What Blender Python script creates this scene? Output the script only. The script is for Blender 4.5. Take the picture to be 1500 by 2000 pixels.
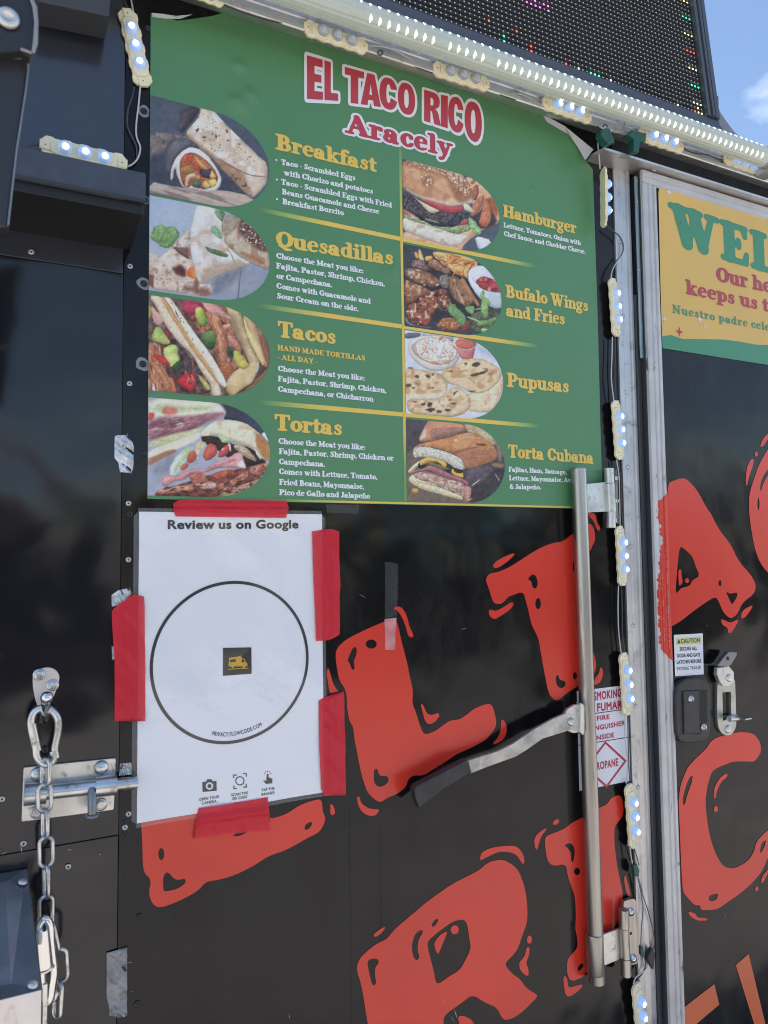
import bpy, bmesh, random
import numpy as np
from math import *
from mathutils import Vector, Matrix
from mathutils.geometry import tessellate_polygon
random.seed(7); RS = np.random.RandomState(11)
sc = bpy.context.scene
for o in list(bpy.data.objects): bpy.data.objects.remove(o)

# ------------------------------------------------------------------ camera
YAW, PIT, ROL, F = 0.4665590245, 0.0588274565, -0.0121896279, 1444.0
CAM = np.array([0.0, -1.12, 1.65])
_f = np.array([sin(YAW) * cos(PIT), cos(YAW) * cos(PIT), sin(PIT)]); _r0 = np.array([cos(YAW), -sin(YAW), 0]); _u0 = np.cross(_r0, _f)
_rt = cos(ROL) * _r0 + sin(ROL) * _u0; _up = -sin(ROL) * _r0 + cos(ROL) * _u0
cd = bpy.data.cameras.new('camera'); cam = bpy.data.objects.new('camera', cd); sc.collection.objects.link(cam)
cd.sensor_fit = 'VERTICAL'; cd.sensor_height = 36; cd.sensor_width = 27; cd.lens = 36 * F / 2000
cd.clip_start = .02; cd.clip_end = 2000
M = Matrix.Identity(4)
for i in range(3):
    M[i][0] = _rt[i]; M[i][1] = _up[i]; M[i][2] = -_f[i]; M[i][3] = CAM[i]
cam.matrix_world = M
cd.dof.use_dof = True; cd.dof.focus_distance = 1.45; cd.dof.aperture_fstop = 9.0
sc.camera = cam
sc.cycles.filter_width = 1.05
sc.view_settings.view_transform = 'Standard'; sc.view_settings.look = 'None'; sc.view_settings.exposure = 1.85
sc.view_settings.gamma = 1; sc.view_settings.use_curve_mapping = False

# ------------------------------------------------------------------ sky and sun (sun stands behind the trailer, its side is in the shade)
SUN_EL, SUN_AZ = radians(62), radians(-58)     # azimuth from +Y towards +X
w = bpy.data.worlds.new('World'); sc.world = w; w.use_nodes = True; nt = w.node_tree; nt.nodes.clear()
def N(t, **k):
    n = nt.nodes.new(t)
    for a, b in k.items():
        if a.startswith('i_'): n.inputs[int(a[2:])].default_value = b
        else: setattr(n, a, b)
    return n
sky = N('ShaderNodeTexSky', sky_type='NISHITA', sun_disc=False, sun_elevation=SUN_EL, sun_rotation=SUN_AZ, air_density=1.0, dust_density=.6, ozone_density=1.0)
bg = N('ShaderNodeBackground'); out = N('ShaderNodeOutputWorld'); tc = N('ShaderNodeTexCoord')
mp = N('ShaderNodeMapping'); mp.inputs['Scale'].default_value = (1, 1, 2.4); mp.inputs['Location'].default_value = (1.17, 6.1, 2.6)
nz = N('ShaderNodeTexNoise'); nz.inputs['Scale'].default_value = 3.2; nz.inputs['Detail'].default_value = 9; nz.inputs['Roughness'].default_value = .56; nz.inputs['Distortion'].default_value = .25
cr = N('ShaderNodeValToRGB'); cr.color_ramp.elements[0].position = .53; cr.color_ramp.elements[1].position = 1.0
mx = N('ShaderNodeMix', data_type='RGBA'); mx.inputs[7].default_value = (9.5, 9.8, 10.4, 1)
nt.links.new(tc.outputs['Generated'], mp.inputs[0]); nt.links.new(mp.outputs[0], nz.inputs['Vector']); nt.links.new(nz.outputs['Fac'], cr.inputs[0])
nt.links.new(cr.outputs[0], mx.inputs[0]); nt.links.new(sky.outputs[0], mx.inputs[6]); nt.links.new(mx.outputs[2], bg.inputs[0]); nt.links.new(bg.outputs[0], out.inputs[0])
bg.inputs[1].default_value = .07
sd = bpy.data.lights.new('sun', 'SUN'); sd.energy = 4.0; sd.angle = radians(.5); sd.color = (1, .955, .89)
so = bpy.data.objects.new('sun', sd); sc.collection.objects.link(so)
so.rotation_euler = Vector((sin(SUN_AZ) * cos(SUN_EL), cos(SUN_AZ) * cos(SUN_EL), sin(SUN_EL))).to_track_quat('Z', 'Y').to_euler()

# ------------------------------------------------------------------ helpers
def W(px, py, Y=0.0):
    """point of the photograph (1500x2000) on the plane y = Y, which is parallel to the trailer's side"""
    d = _rt * ((px - 750) / F) - _up * ((py - 1000) / F) + _f
    return CAM + d * ((Y - CAM[1]) / d[1])
def Pr(q):
    q = np.asarray(q) - CAM; c = q @ _f
    return 750 + F * (q @ _rt) / c, 1000 - F * (q @ _up) / c
def lin(c):
    c = np.asarray(c, float) / 255
    return np.where(c <= .04045, c / 12.92, ((c + .055) / 1.055) ** 2.4)
class MB:
    def __init__(s): s.v = []; s.f = []; s.sm = []
    def add(s, V, Fc, smooth=False):
        o = len(s.v); s.v += [tuple(map(float, p)) for p in V]; s.f += [tuple(i + o for i in q) for q in Fc]; s.sm += [smooth] * len(Fc); return s
    def box(s, a, b, bev=0):
        a, b = np.minimum(a, b), np.maximum(a, b)
        bm = bmesh.new(); bmesh.ops.create_cube(bm, size=1)
        for v in bm.verts: v.co = Vector((a + b) / 2 + np.array(v.co) * (b - a))
        if bev: bmesh.ops.bevel(bm, geom=bm.edges[:], offset=bev, segments=2, affect='EDGES', profile=.5)
        bm.verts.index_update(); s.add([v.co for v in bm.verts], [[v.index for v in f.verts] for f in bm.faces]); bm.free(); return s
    def prism(s, pts, d, bev=0):
        """pts: 3D outline (planar, any winding), d: extrusion vector away from the viewer; front face is the outline"""
        pts = [np.asarray(p, float) for p in pts]; d = np.asarray(d, float)
        bm = bmesh.new(); vs = [bm.verts.new(Vector(p)) for p in pts]; f = bm.faces.new(vs)
        r = bmesh.ops.extrude_face_region(bm, geom=[f]); nv = [g for g in r['geom'] if isinstance(g, bmesh.types.BMVert)]
        for v in nv: v.co += Vector(d)
        bmesh.ops.recalc_face_normals(bm, faces=bm.faces[:])
        if bev:
            ed = [e for e in bm.edges if all(v not in nv for v in e.verts)]
            bmesh.ops.bevel(bm, geom=ed, offset=bev, segments=2, affect='EDGES', profile=.5)
        bmesh.ops.triangulate(bm, faces=[q for q in bm.faces if len(q.verts) > 4])
        bm.verts.index_update(); s.add([v.co for v in bm.verts], [[v.index for v in q.verts] for q in bm.faces]); bm.free(); return s
    def tube(s, pts, r, n=10, closed=False, cap=True):
        pts = [Vector(p) for p in pts]; m = len(pts); rr = r if hasattr(r, '__len__') else [r] * m
        V = []; prev = None
        for i, p in enumerate(pts):
            a = pts[i - 1] if (i or closed) else p; b = pts[(i + 1) % m] if (i < m - 1 or closed) else p
            t = (b - a).normalized()
            if prev is None: u = t.orthogonal().normalized()
            else: u = (prev - t * prev.dot(t)).normalized()
            prev = u; q = t.cross(u)
            for k in range(n):
                A = 2 * pi * k / n; V.append(p + (u * cos(A) + q * sin(A)) * rr[i])
        Fc = []
        for i in range(m if closed else m - 1):
            j = (i + 1) % m
            off = 0
            if closed and i == m - 1:
                best = min(range(n), key=lambda o: (V[i * n] - V[o]).length); off = best
            for k in range(n): Fc.append((i * n + k, i * n + (k + 1) % n, j * n + (k + 1 + off) % n, j * n + (k + off) % n))
        s.add(V, Fc, True)
        if cap and not closed:
            s.add(V[:n], [tuple(range(n))[::-1]]); s.add(V[-n:], [tuple(range(n))])
        return s
    def lathe(s, c, axis, prof, n=16, smooth=True):
        """prof: (radius, height along axis)"""
        ax = Vector(axis).normalized(); u = ax.orthogonal().normalized(); q = ax.cross(u); c = Vector(c); V = []
        for r, h in prof:
            for k in range(n):
                A = 2 * pi * k / n; V.append(c + ax * h + (u * cos(A) + q * sin(A)) * r)
        Fc = [(i * n + k, i * n + (k + 1) % n, (i + 1) * n + (k + 1) % n, (i + 1) * n + k) for i in range(len(prof) - 1) for k in range(n)]
        s.add(V, Fc, smooth)
        s.add(V[-n:], [tuple(range(n))], False)
        return s
    def build(s, name, mat, parent=None, kind=None, loc=None):
        me = bpy.data.meshes.new(name)
        L = np.array(loc if loc is not None else (parent_loc(parent) if parent else (0, 0, 0)))
        me.from_pydata([tuple(np.array(v) - L) for v in s.v], [], s.f); me.validate()
        if len(me.polygons) == len(s.sm): me.polygons.foreach_set('use_smooth', s.sm)
        me.materials.append(mat); me.update()
        o = bpy.data.objects.new(name, me); sc.collection.objects.link(o)
        if parent: o.parent = parent
        else: o.location = L
        if kind: o['kind'] = kind
        return o
def parent_loc(p):
    L = np.array(p.location)
    while p.parent: p = p.parent; L = L + np.array(p.location)
    return L
def tag(o, label=None, cat=None, group=None, kind=None):
    if label: o['label'] = label
    if cat: o['category'] = cat
    if group: o['group'] = group
    if kind: o['kind'] = kind
    return o
def empty(name, loc, label=None, cat=None, group=None):
    o = bpy.data.objects.new(name, None); o.location = loc; o.empty_display_size = .05; sc.collection.objects.link(o)
    return tag(o, label, cat, group)
def ppx(poly, Y): return [W(x, y, Y) for x, y in poly]
def prism_px(mb, poly, Y, th, bev=0): return mb.prism(ppx(poly, Y), (0, th, 0), bev)
def smooth(pts, it=2):
    p = [np.array(q, float) for q in pts]
    for _ in range(it):
        n = len(p); q = []
        for i in range(n):
            a, b = p[i], p[(i + 1) % n]; q += [a * .78 + b * .22, a * .22 + b * .78]
        p = q
    return [tuple(x) for x in p]
def ellp(cx, cy, rx, ry, n=14, rot=0): return [(cx + rx * cos(2 * pi * i / n) * cos(rot) - ry * sin(2 * pi * i / n) * sin(rot), cy + rx * cos(2 * pi * i / n) * sin(rot) + ry * sin(2 * pi * i / n) * cos(rot)) for i in range(n)]
def rrect(x0, y0, x1, y1, r, n=5):
    out = []
    for cx, cy, a in ((x1 - r, y1 - r, 0), (x0 + r, y1 - r, 90), (x0 + r, y0 + r, 180), (x1 - r, y0 + r, 270)):
        out += [(cx + r * cos(radians(a + 90 * i / n)), cy + r * sin(radians(a + 90 * i / n))) for i in range(n + 1)]
    return out
def flat(mb, loops_w, Y, hfun=None):
    """flat print: world (x, z) loops (outer + holes) filled on the plane Y"""
    for grp in group_loops(loops_w):
        v, t = fill(grp)
        mb.add([(x, Y - (hfun(x, z) if hfun else 0), z) for x, z in v], t)
    return mb
def wl(poly, Y=0): return [(p[0], p[2]) for p in (W(x, y, Y) for x, y in poly)]

# ------------------------------------------------------------------ materials
MATS = {}
def mat(name, col, rough=.5, metal=0, spec=.5, coat=0, coat_r=.05, noise=None, bump=None, emis=None, trans=0, alpha=1, wear=None, aniso=None, ior=None, streak=None):
    if name in MATS: return MATS[name]
    m = bpy.data.materials.new(name); m.use_nodes = True; t = m.node_tree; b = t.nodes['Principled BSDF']; MATS[name] = m
    b.inputs['Base Color'].default_value = (*col, 1); b.inputs['Roughness'].default_value = rough; b.inputs['Metallic'].default_value = metal
    b.inputs['Specular IOR Level'].default_value = spec; b.inputs['Coat Weight'].default_value = coat; b.inputs['Coat Roughness'].default_value = coat_r
    b.inputs['Transmission Weight'].default_value = trans; b.inputs['Alpha'].default_value = alpha
    if ior: b.inputs['IOR'].default_value = ior
    if emis: b.inputs['Emission Color'].default_value = (*emis[0], 1); b.inputs['Emission Strength'].default_value = emis[1]
    g = t.nodes.new('ShaderNodeNewGeometry')
    def nzt(scale, detail=5, sc3=(1, 1, 1), dist=0, rough_=.55):
        mpp = t.nodes.new('ShaderNodeMapping'); mpp.inputs['Scale'].default_value = sc3
        n = t.nodes.new('ShaderNodeTexNoise'); n.inputs['Scale'].default_value = scale; n.inputs['Detail'].default_value = detail; n.inputs['Distortion'].default_value = dist; n.inputs['Roughness'].default_value = rough_
        t.links.new(g.outputs['Position'], mpp.inputs[0]); t.links.new(mpp.outputs[0], n.inputs['Vector']); return n
    base = None
    def ramp(n, p0, p1, c0=(0, 0, 0, 1), c1=(1, 1, 1, 1)):
        r = t.nodes.new('ShaderNodeValToRGB'); r.color_ramp.elements[0].position = p0; r.color_ramp.elements[1].position = p1
        r.color_ramp.elements[0].color = c0; r.color_ramp.elements[1].color = c1; t.links.new(n.outputs['Fac'], r.inputs[0]); return r
    def mixc(fac, ca, cb):
        x = t.nodes.new('ShaderNodeMix'); x.data_type = 'RGBA'
        t.links.new(fac, x.inputs[0])
        for s_, c_ in ((6, ca), (7, cb)):
            if isinstance(c_, tuple): x.inputs[s_].default_value = (*c_[:3], 1)
            else: t.links.new(c_, x.inputs[s_])
        return x.outputs[2]
    cur = tuple(col)
    if noise:   # (scale, amount[, stretch])
        n = nzt(noise[0], 6, noise[2] if len(noise) > 2 else (1, 1, 1)); r = ramp(n, .3, .7)
        k = noise[1]; cur = mixc(r.outputs[0], tuple(c * (1 - k) for c in col), tuple(min(1, c * (1 + k)) for c in col))
    if wear:    # (scale, lo, hi, colour[, stretch])
        n = nzt(wear[0], 8, wear[4] if len(wear) > 4 else (1, 1, 1), .4, .65); r = ramp(n, wear[1], wear[2]); cur = mixc(r.outputs[0], cur, tuple(wear[3]))
        rr = t.nodes.new('ShaderNodeMapRange'); rr.inputs[3].default_value = rough; rr.inputs[4].default_value = min(1, rough + .25); t.links.new(r.outputs[0], rr.inputs[0]); t.links.new(rr.outputs[0], b.inputs['Roughness'])
    if not isinstance(cur, tuple): t.links.new(cur, b.inputs['Base Color'])
    if bump:    # list of (scale, strength, distance, stretch)
        prev = None
        for bs in (bump if isinstance(bump, list) else [bump]):
            n = nzt(bs[0], 4 if bs[0] > 20 else 2, bs[3] if len(bs) > 3 else (1, 1, 1)); bn = t.nodes.new('ShaderNodeBump'); bn.inputs['Strength'].default_value = bs[1]; bn.inputs['Distance'].default_value = bs[2]
            t.links.new(n.outputs['Fac'], bn.inputs['Height'])
            if prev: t.links.new(prev.outputs[0], bn.inputs['Normal'])
            prev = bn
        t.links.new(prev.outputs[0], b.inputs['Normal'])
        if coat: t.links.new(prev.outputs[0], b.inputs['Coat Normal'])
    return m
def vcmat(name, rough=.4, spec=.5, bump=None):
    """printed sheet: colour from the printed pattern stored on the mesh"""
    m = mat(name, (1, 1, 1), rough, 0, spec, bump=bump); t = m.node_tree; a = t.nodes.new('ShaderNodeAttribute'); a.attribute_name = 'ink'
    t.links.new(a.outputs['Color'], t.nodes['Principled BSDF'].inputs['Base Color']); return m
# ------------------------------------------------------------------ lettering
def _arc(cx, cy, rx, ry, a0, a1, rv=.105, rh=.05, n=14):
    out = []
    for i in range(n + 1):
        a = radians(a0 + (a1 - a0) * i / n)
        out.append((cx + rx * cos(a), cy + ry * sin(a), rh + (rv - rh) * cos(a) ** 2))
    return out
def _st(x, y0, y1, r=.105): return [(x, y0 + r * .9, r), (x, y1 - r * .9, r)]
def _se(x, y, h=.17, r=.052, h2=None): return [(x - h, y, r), (x + (h if h2 is None else h2), y, r)]
def _ln(*p): return [tuple(q) for q in p]
def slab_glyphs():
    G = {}
    X = .70; b = .052; C = .125
    def g(c, adv, *s): G[c] = (adv, list(s))
    t = X - b
    low = lambda x: [_st(x, 0, X), _se(x, b), _se(x - .08, t, .09)]
    g('a', .72, _arc(.25, .22, .15, .15, 0, 360, .1, .07), _st(.46, 0, .56), _arc(.29, .45, .17, .18, 160, 0, .1, .055), [(.14, .5, .085)], _ln((.46, .1, .1), (.6, .055, .055)))
    g('b', .74, _st(.2, .0, 1.0), _se(.12, 1.0 - b, .09), _arc(.42, .35, .19, .29, 0, 360, .1, .055))
    g('c', .62, _arc(.35, .35, .2, .29, 45, 315, .115, .06), [(.49, .5, .09)], _ln((.48, .13, .06), (.55, .2, .04)))
    g('d', .76, _arc(.31, .35, .19, .29, 0, 360, .1, .055), _st(.52, 0, 1.0), _se(.44, 1.0 - b, .09), _se(.58, b, .08))
    g('e', .66, _arc(.34, .39, .2, .27, 30, 180, .10, .05), _arc(.34, .34, .2, .29, 180, 292, .115, .055), _ln((.2, .39, .034), (.56, .39, .034)), _ln((.51, .51, .07), (.555, .41, .05)), _ln((.41, .07, .05), (.56, .125, .03)))
    g('f', .50, _st(.22, 0, .85), _se(.24, b, .18), _se(.24, .64, .18), _arc(.37, .83, .15, .14, 180, 45, .1, .06), [(.48, .88, .08)])
    g('g', .70, _arc(.31, .45, .18, .2, 0, 360, .09, .055), _arc(.31, -.1, .22, .14, 0, 360, .075, .06), _ln((.24, .24, .05), (.16, .13, .06), (.3, .07, .07), (.48, .03, .07)), _ln((.46, .6, .05), (.6, .63, .07)))
    g('h', .78, _st(.2, 0, 1.0), _se(.12, 1.0 - b, .09), _se(.2, b, .15), _arc(.39, .42, .19, .22, 160, 0, .105, .06), _ln((.58, .42, .105), (.58, .09, .105)), _se(.6, b, .14))
    g('i', .42, _st(.21, 0, X), _se(.21, b, .16), _se(.13, t, .09), [(.2, .9, .115)])
    g('j', .42, _st(.22, -.1, X), _se(.14, t, .09), [(.21, .9, .115)], _ln((.22, 0, .1), (.18, -.17, .075), (.06, -.2, .08)))
    g('k', .78, _st(.2, 0, 1.0), _se(.12, 1.0 - b, .09), _se(.2, b, .15), _ln((.26, .3, .05), (.52, .6, .05)), _se(.56, t, .12), _ln((.36, .38, .07), (.56, .1, .11)), _se(.6, b, .14))
    g('l', .42, _st(.21, 0, 1.0), _se(.21, b, .16), _se(.13, 1.0 - b, .09))
    g('m', 1.12, _st(.2, 0, X), _se(.12, t, .09), _se(.2, b, .15), _arc(.37, .44, .17, .2, 160, 0, .1, .06), _ln((.54, .42, .1), (.54, .09, .1)), _se(.54, b, .14), _arc(.71, .44, .18, .2, 160, 0, .1, .06), _ln((.9, .42, .1), (.9, .09, .1)), _se(.92, b, .14))
    g('n', .78, _st(.2, 0, X), _se(.12, t, .09), _se(.2, b, .15), _arc(.39, .42, .19, .22, 160, 0, .105, .06), _ln((.58, .42, .105), (.58, .09, .105)), _se(.6, b, .14))
    G['ñ'] = (.78, G['n'][1] + [_ln((.22, .86, .05), (.32, .93, .055), (.44, .86, .055), (.54, .93, .045))])
    g('o', .70, _arc(.35, .35, .21, .29, 0, 360, .115, .055))
    g('p', .76, _st(.2, -.28, X), _se(.12, t, .09), _se(.22, -.28 + b, .17), _arc(.43, .35, .19, .29, 0, 360, .1, .055))
    g('r', .60, _st(.2, 0, X), _se(.12, t, .09), _se(.22, b, .17), _arc(.38, .45, .16, .18, 150, 60, .08, .06), [(.46, .57, .105)])
    g('s', .58, _ln((.44, .50, .06), (.41, .6, .055), (.29, .65, .048), (.165, .55, .07), (.20, .42, .078), (.33, .345, .085), (.425, .235, .08), (.395, .11, .065), (.25, .05, .048), (.12, .12, .06), (.105, .21, .045)))
    g('t', .50, _st(.22, .05, .9, .095), _se(.24, .63, .18), _ln((.22, .15, .1), (.3, .07, .07), (.42, .1, .055)))
    g('u', .78, _st(.19, .2, X), _se(.11, t, .09), _arc(.37, .26, .18, .19, 180, 330, .105, .065), _st(.56, 0, X), _se(.48, t, .09), _se(.62, b, .1))
    g('w', 1.0, _ln((.17, .62, .1), (.33, .1, .1)), _ln((.35, .1, .055), (.5, .58, .05)), _ln((.48, .62, .1), (.64, .1, .1)), _ln((.66, .1, .055), (.82, .62, .045)), _se(.17, t, .13), _se(.84, t, .1), _se(.48, t, .1))
    g('v', .7, _ln((.17, .62, .1), (.34, .1, .1)), _ln((.36, .1, .055), (.54, .62, .045)), _se(.17, t, .13), _se(.56, t, .1))
    g('y', .72, _ln((.18, .62, .1), (.36, .12, .1)), _ln((.56, .62, .045), (.38, .1, .06), (.27, -.16, .065), (.16, -.2, .085)), _se(.18, t, .13), _se(.58, t, .1))
    g('z', .6, _se(.3, .61, .18, .08), _se(.3, .09, .18, .08), _ln((.46, .6, .08), (.15, .1, .08)))
    c1 = 1 - b; S = C
    g('A', 1.0, _ln((.2, .1, .055), (.46, .9, .06)), _ln((.47, .87, .12), (.76, .12, .13)), _ln((.28, .36, .055), (.62, .36, .055)), _se(.17, b, .13), _se(.78, b, .17))
    g('B', .86, _st(.24, 0, 1, S), _se(.22, b, .18), _se(.22, c1, .18), _arc(.42, .73, .17, .22, 90, -90, .115, .055), _arc(.44, .27, .22, .22, 90, -90, .125, .055), _ln((.24, .51, .055), (.42, .51, .055)), _ln((.24, .94, .055), (.42, .94, .055)), _ln((.24, .06, .055), (.44, .06, .055)))
    g('C', .86, _arc(.46, .5, .29, .43, 40, 325, .135, .06), _ln((.7, .68, .06), (.7, .92, .05)), _ln((.68, .25, .05), (.73, .3, .04)))
    g('D', .92, _st(.24, 0, 1, S), _se(.22, b, .18), _se(.22, c1, .18), _arc(.4, .5, .34, .44, 90, -90, .135, .055), _ln((.24, .94, .055), (.42, .94, .055)), _ln((.24, .06, .055), (.42, .06, .055)))
    g('E', .82, _st(.24, 0, 1, S), _se(.38, b, .32), _se(.38, c1, .32), _ln((.24, .5, .055), (.5, .5, .055)), _ln((.68, .1, .06), (.72, .28, .04)), _ln((.66, .9, .06), (.69, .74, .04)), _ln((.5, .42, .04), (.5, .6, .04)))
    g('F', .78, _st(.24, 0, 1, S), _se(.24, b, .2), _se(.38, c1, .31), _ln((.24, .5, .055), (.5, .5, .055)), _ln((.64, .9, .07), (.68, .7, .045)), _ln((.5, .4, .04), (.5, .6, .04)))
    g('G', .94, _arc(.46, .5, .29, .43, 40, 340, .135, .06), _ln((.7, .7, .06), (.7, .92, .05)), _st(.7, .02, .45, .115), _se(.7, .42, .15))
    g('H', 1.0, _st(.24, 0, 1, S), _st(.74, 0, 1, S), _se(.24, b), _se(.24, c1), _se(.74, b), _se(.74, c1), _ln((.24, .5, .06), (.74, .5, .06)))
    g('I', .5, _st(.25, 0, 1, S), _se(.25, b), _se(.25, c1))
    g('J', .62, _st(.36, .12, 1, S), _se(.36, c1), _ln((.36, .2, .11), (.26, .07, .08), (.14, .14, .11)))
    g('L', .78, _st(.24, 0, 1, S), _se(.36, b, .3), _se(.24, c1, .18), _ln((.66, .1, .07), (.7, .32, .045)))
    g('M', 1.16, _st(.22, 0, 1, .07), _st(.88, 0, 1, S), _ln((.24, .88, .12), (.52, .2, .1)), _ln((.52, .2, .06), (.84, .9, .06)), _se(.2, b, .15), _se(.9, b, .17), _se(.18, c1, .13), _se(.92, c1, .14))
    g('N', 1.0, _st(.2, 0, 1, .06), _st(.78, 0, 1, .06), _ln((.22, .88, .12), (.76, .12, .11)), _se(.2, b, .14), _se(.78, c1, .15), _se(.18, c1, .12))
    g('O', .92, _arc(.46, .5, .31, .43, 0, 360, .135, .06))
    G['Q'] = (.92, G['O'][1] + [_ln((.2, .08, .06), (.34, .02, .09), (.55, -.12, .09), (.78, -.1, .06))])
    g('P', .84, _st(.24, 0, 1, S), _se(.24, b, .2), _se(.22, c1, .18), _arc(.42, .7, .22, .25, 90, -90, .125, .055), _ln((.24, .94, .055), (.42, .94, .055)), _ln((.24, .44, .055), (.42, .44, .055)))
    g('R', .94, _st(.24, 0, 1, S), _se(.24, b, .17), _se(.22, c1, .18), _arc(.42, .72, .2, .23, 90, -90, .12, .055), _ln((.24, .94, .055), (.42, .94, .055)), _ln((.24, .48, .055), (.42, .48, .055)), _ln((.5, .45, .08), (.7, .12, .12)), _se(.78, b, .12))
    g('S', .74, _ln((.6, .8, .08), (.5, .92, .06), (.34, .94, .06), (.2, .78, .11), (.3, .6, .12), (.5, .42, .13), (.56, .25, .12), (.44, .08, .065), (.28, .06, .06), (.16, .2, .08)), _ln((.6, .92, .045), (.62, .7, .04)), _ln((.13, .08, .045), (.13, .3, .045)))
    g('T', .86, _st(.43, 0, 1, S), _se(.43, b, .19), _se(.43, c1, .35), _ln((.1, .92, .06), (.08, .72, .045)), _ln((.76, .92, .06), (.78, .72, .045)))
    g('W', 1.3, _ln((.22, .9, .13), (.42, .1, .12)), _ln((.44, .1, .06), (.64, .85, .06)), _ln((.62, .9, .13), (.84, .1, .12)), _ln((.86, .1, .06), (1.08, .92, .05)), _se(.2, c1, .17), _se(1.1, c1, .13), _se(.62, c1, .16))
    g('Y', .92, _st(.46, 0, .45, S), _se(.46, b, .18), _ln((.2, .9, .12), (.46, .42, .12)), _ln((.72, .92, .05), (.48, .42, .08)), _se(.18, c1, .14), _se(.74, c1, .13))
    g('&', .9, _arc(.36, .76, .15, .17, 0, 360, .08, .05), _arc(.36, .28, .22, .23, 60, 330, .11, .06), _ln((.3, .64, .08), (.7, .1, .1)), _ln((.6, .2, .05), (.74, .48, .06)))
    g('.', .3, [(.14, .1, .11)])
    g(',', .3, [(.14, .1, .11)], _ln((.19, .06, .06), (.12, -.12, .03)))
    g(':', .32, [(.15, .1, .11)], [(.15, .52, .11)])
    g('-', .42, _ln((.12, .33, .06), (.3, .33, .06)))
    g('•', .5, [(.2, .4, .13)])
    G[' '] = (.34, [])
    return G

def _sd_caps(PX, PY, strokes, k):
    D = np.full(PX.shape, 9.0)
    for s in strokes:
        ss = [s[0], s[0]] if len(s) == 1 else s
        E = np.full(PX.shape, 9.0)
        for (x0, y0, r0), (x1, y1, r1) in zip(ss[:-1], ss[1:]):
            dx, dy = x1 - x0, y1 - y0
            L = dx * dx + dy * dy + 1e-12
            t = np.clip(((PX - x0) * dx + (PY - y0) * dy) / L, 0, 1)
            E = np.minimum(E, np.hypot(PX - x0 - t * dx, PY - y0 - t * dy) - (r0 + (r1 - r0) * t))
        h = np.clip(.5 + .5 * (E - D) / k, 0, 1)
        D = E * (1 - h) + D * h - k * h * (1 - h)
    return D
def poly_sd(PX, PY, loops):
    """signed distance (negative inside, even-odd) to closed loops"""
    D = np.full(PX.shape, 1e9); ins = np.zeros(PX.shape, bool)
    for lp in loops:
        n = len(lp)
        for i in range(n):
            x0, y0 = lp[i]; x1, y1 = lp[(i + 1) % n]
            dx, dy = x1 - x0, y1 - y0
            t = np.clip(((PX - x0) * dx + (PY - y0) * dy) / (dx * dx + dy * dy + 1e-12), 0, 1)
            D = np.minimum(D, (PX - x0 - t * dx) ** 2 + (PY - y0 - t * dy) ** 2)
            if y0 != y1:
                ins ^= ((y0 > PY) != (y1 > PY)) & (PX < (x1 - x0) * (PY - y0) / (y1 - y0) + x0)
    return np.where(ins, -1, 1) * np.sqrt(D)
def contours(F, xs, ys):
    """zero contours of F[j,i] as closed loops (outside positive, grid border must be positive)"""
    ny, nx = F.shape; nxt = {}
    def pt(a, b):
        fa, fb = F[a[1], a[0]], F[b[1], b[0]]
        t = fa / (fa - fb)
        return (xs[a[0]] + (xs[b[0]] - xs[a[0]]) * t, ys[a[1]] + (ys[b[1]] - ys[a[1]]) * t)
    I = F < 0
    cells = np.argwhere((I[:-1, :-1].astype(int) + I[1:, :-1] + I[:-1, 1:] + I[1:, 1:]) % 4 != 0)
    for j, i in cells:
        c = [(i, j), (i + 1, j), (i + 1, j + 1), (i, j + 1)]
        s = [bool(I[q[1], q[0]]) for q in c]
        ent, ext = [], []
        for k in range(4):
            a, b2 = c[k], c[(k + 1) % 4]
            if s[k] and not s[(k + 1) % 4]: ext.append((min(a, b2), max(a, b2)))
            if not s[k] and s[(k + 1) % 4]: ent.append((min(a, b2), max(a, b2)))
        for e0, e1 in zip(ext, ent): nxt[e0] = e1
    loops = []
    while nxt:
        st = next(iter(nxt)); lp = []; cur = st
        while cur in nxt:
            lp.append(pt(*cur)); cur = nxt.pop(cur)
        if len(lp) > 3: loops.append(lp)
    return loops
def simp(lp, tol):
    """drop points that lie within tol of the chord (closed Douglas-Peucker)"""
    P = np.array(lp); n = len(P)
    if n < 8: return [tuple(q) for q in P]
    keep = np.zeros(n, bool); far = int(np.argmax(((P - P[0]) ** 2).sum(1)))
    keep[0] = keep[far] = True; st = [(0, far), (far, n)]
    while st:
        a, b2 = st.pop()
        if b2 - a < 2: continue
        A, B = P[a], P[b2 % n]; Q = P[a + 1:b2]; d = B - A; L = hypot(*d) + 1e-12
        dist = np.abs((Q[:, 0] - A[0]) * d[1] - (Q[:, 1] - A[1]) * d[0]) / L
        k = int(np.argmax(dist))
        if dist[k] > tol:
            keep[a + 1 + k] = True; st += [(a, a + 1 + k), (a + 1 + k, b2)]
    return [tuple(q) for q in P[keep]]
def fill(loops):
    """loops (outer and holes) -> verts, tris"""
    flat = [Vector((x, y, 0)) for lp in loops for x, y in lp]
    tr = tessellate_polygon([[Vector((x, y, 0)) for x, y in lp] for lp in loops])
    return [(v.x, v.y) for v in flat], [tuple(t) for t in tr]
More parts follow.
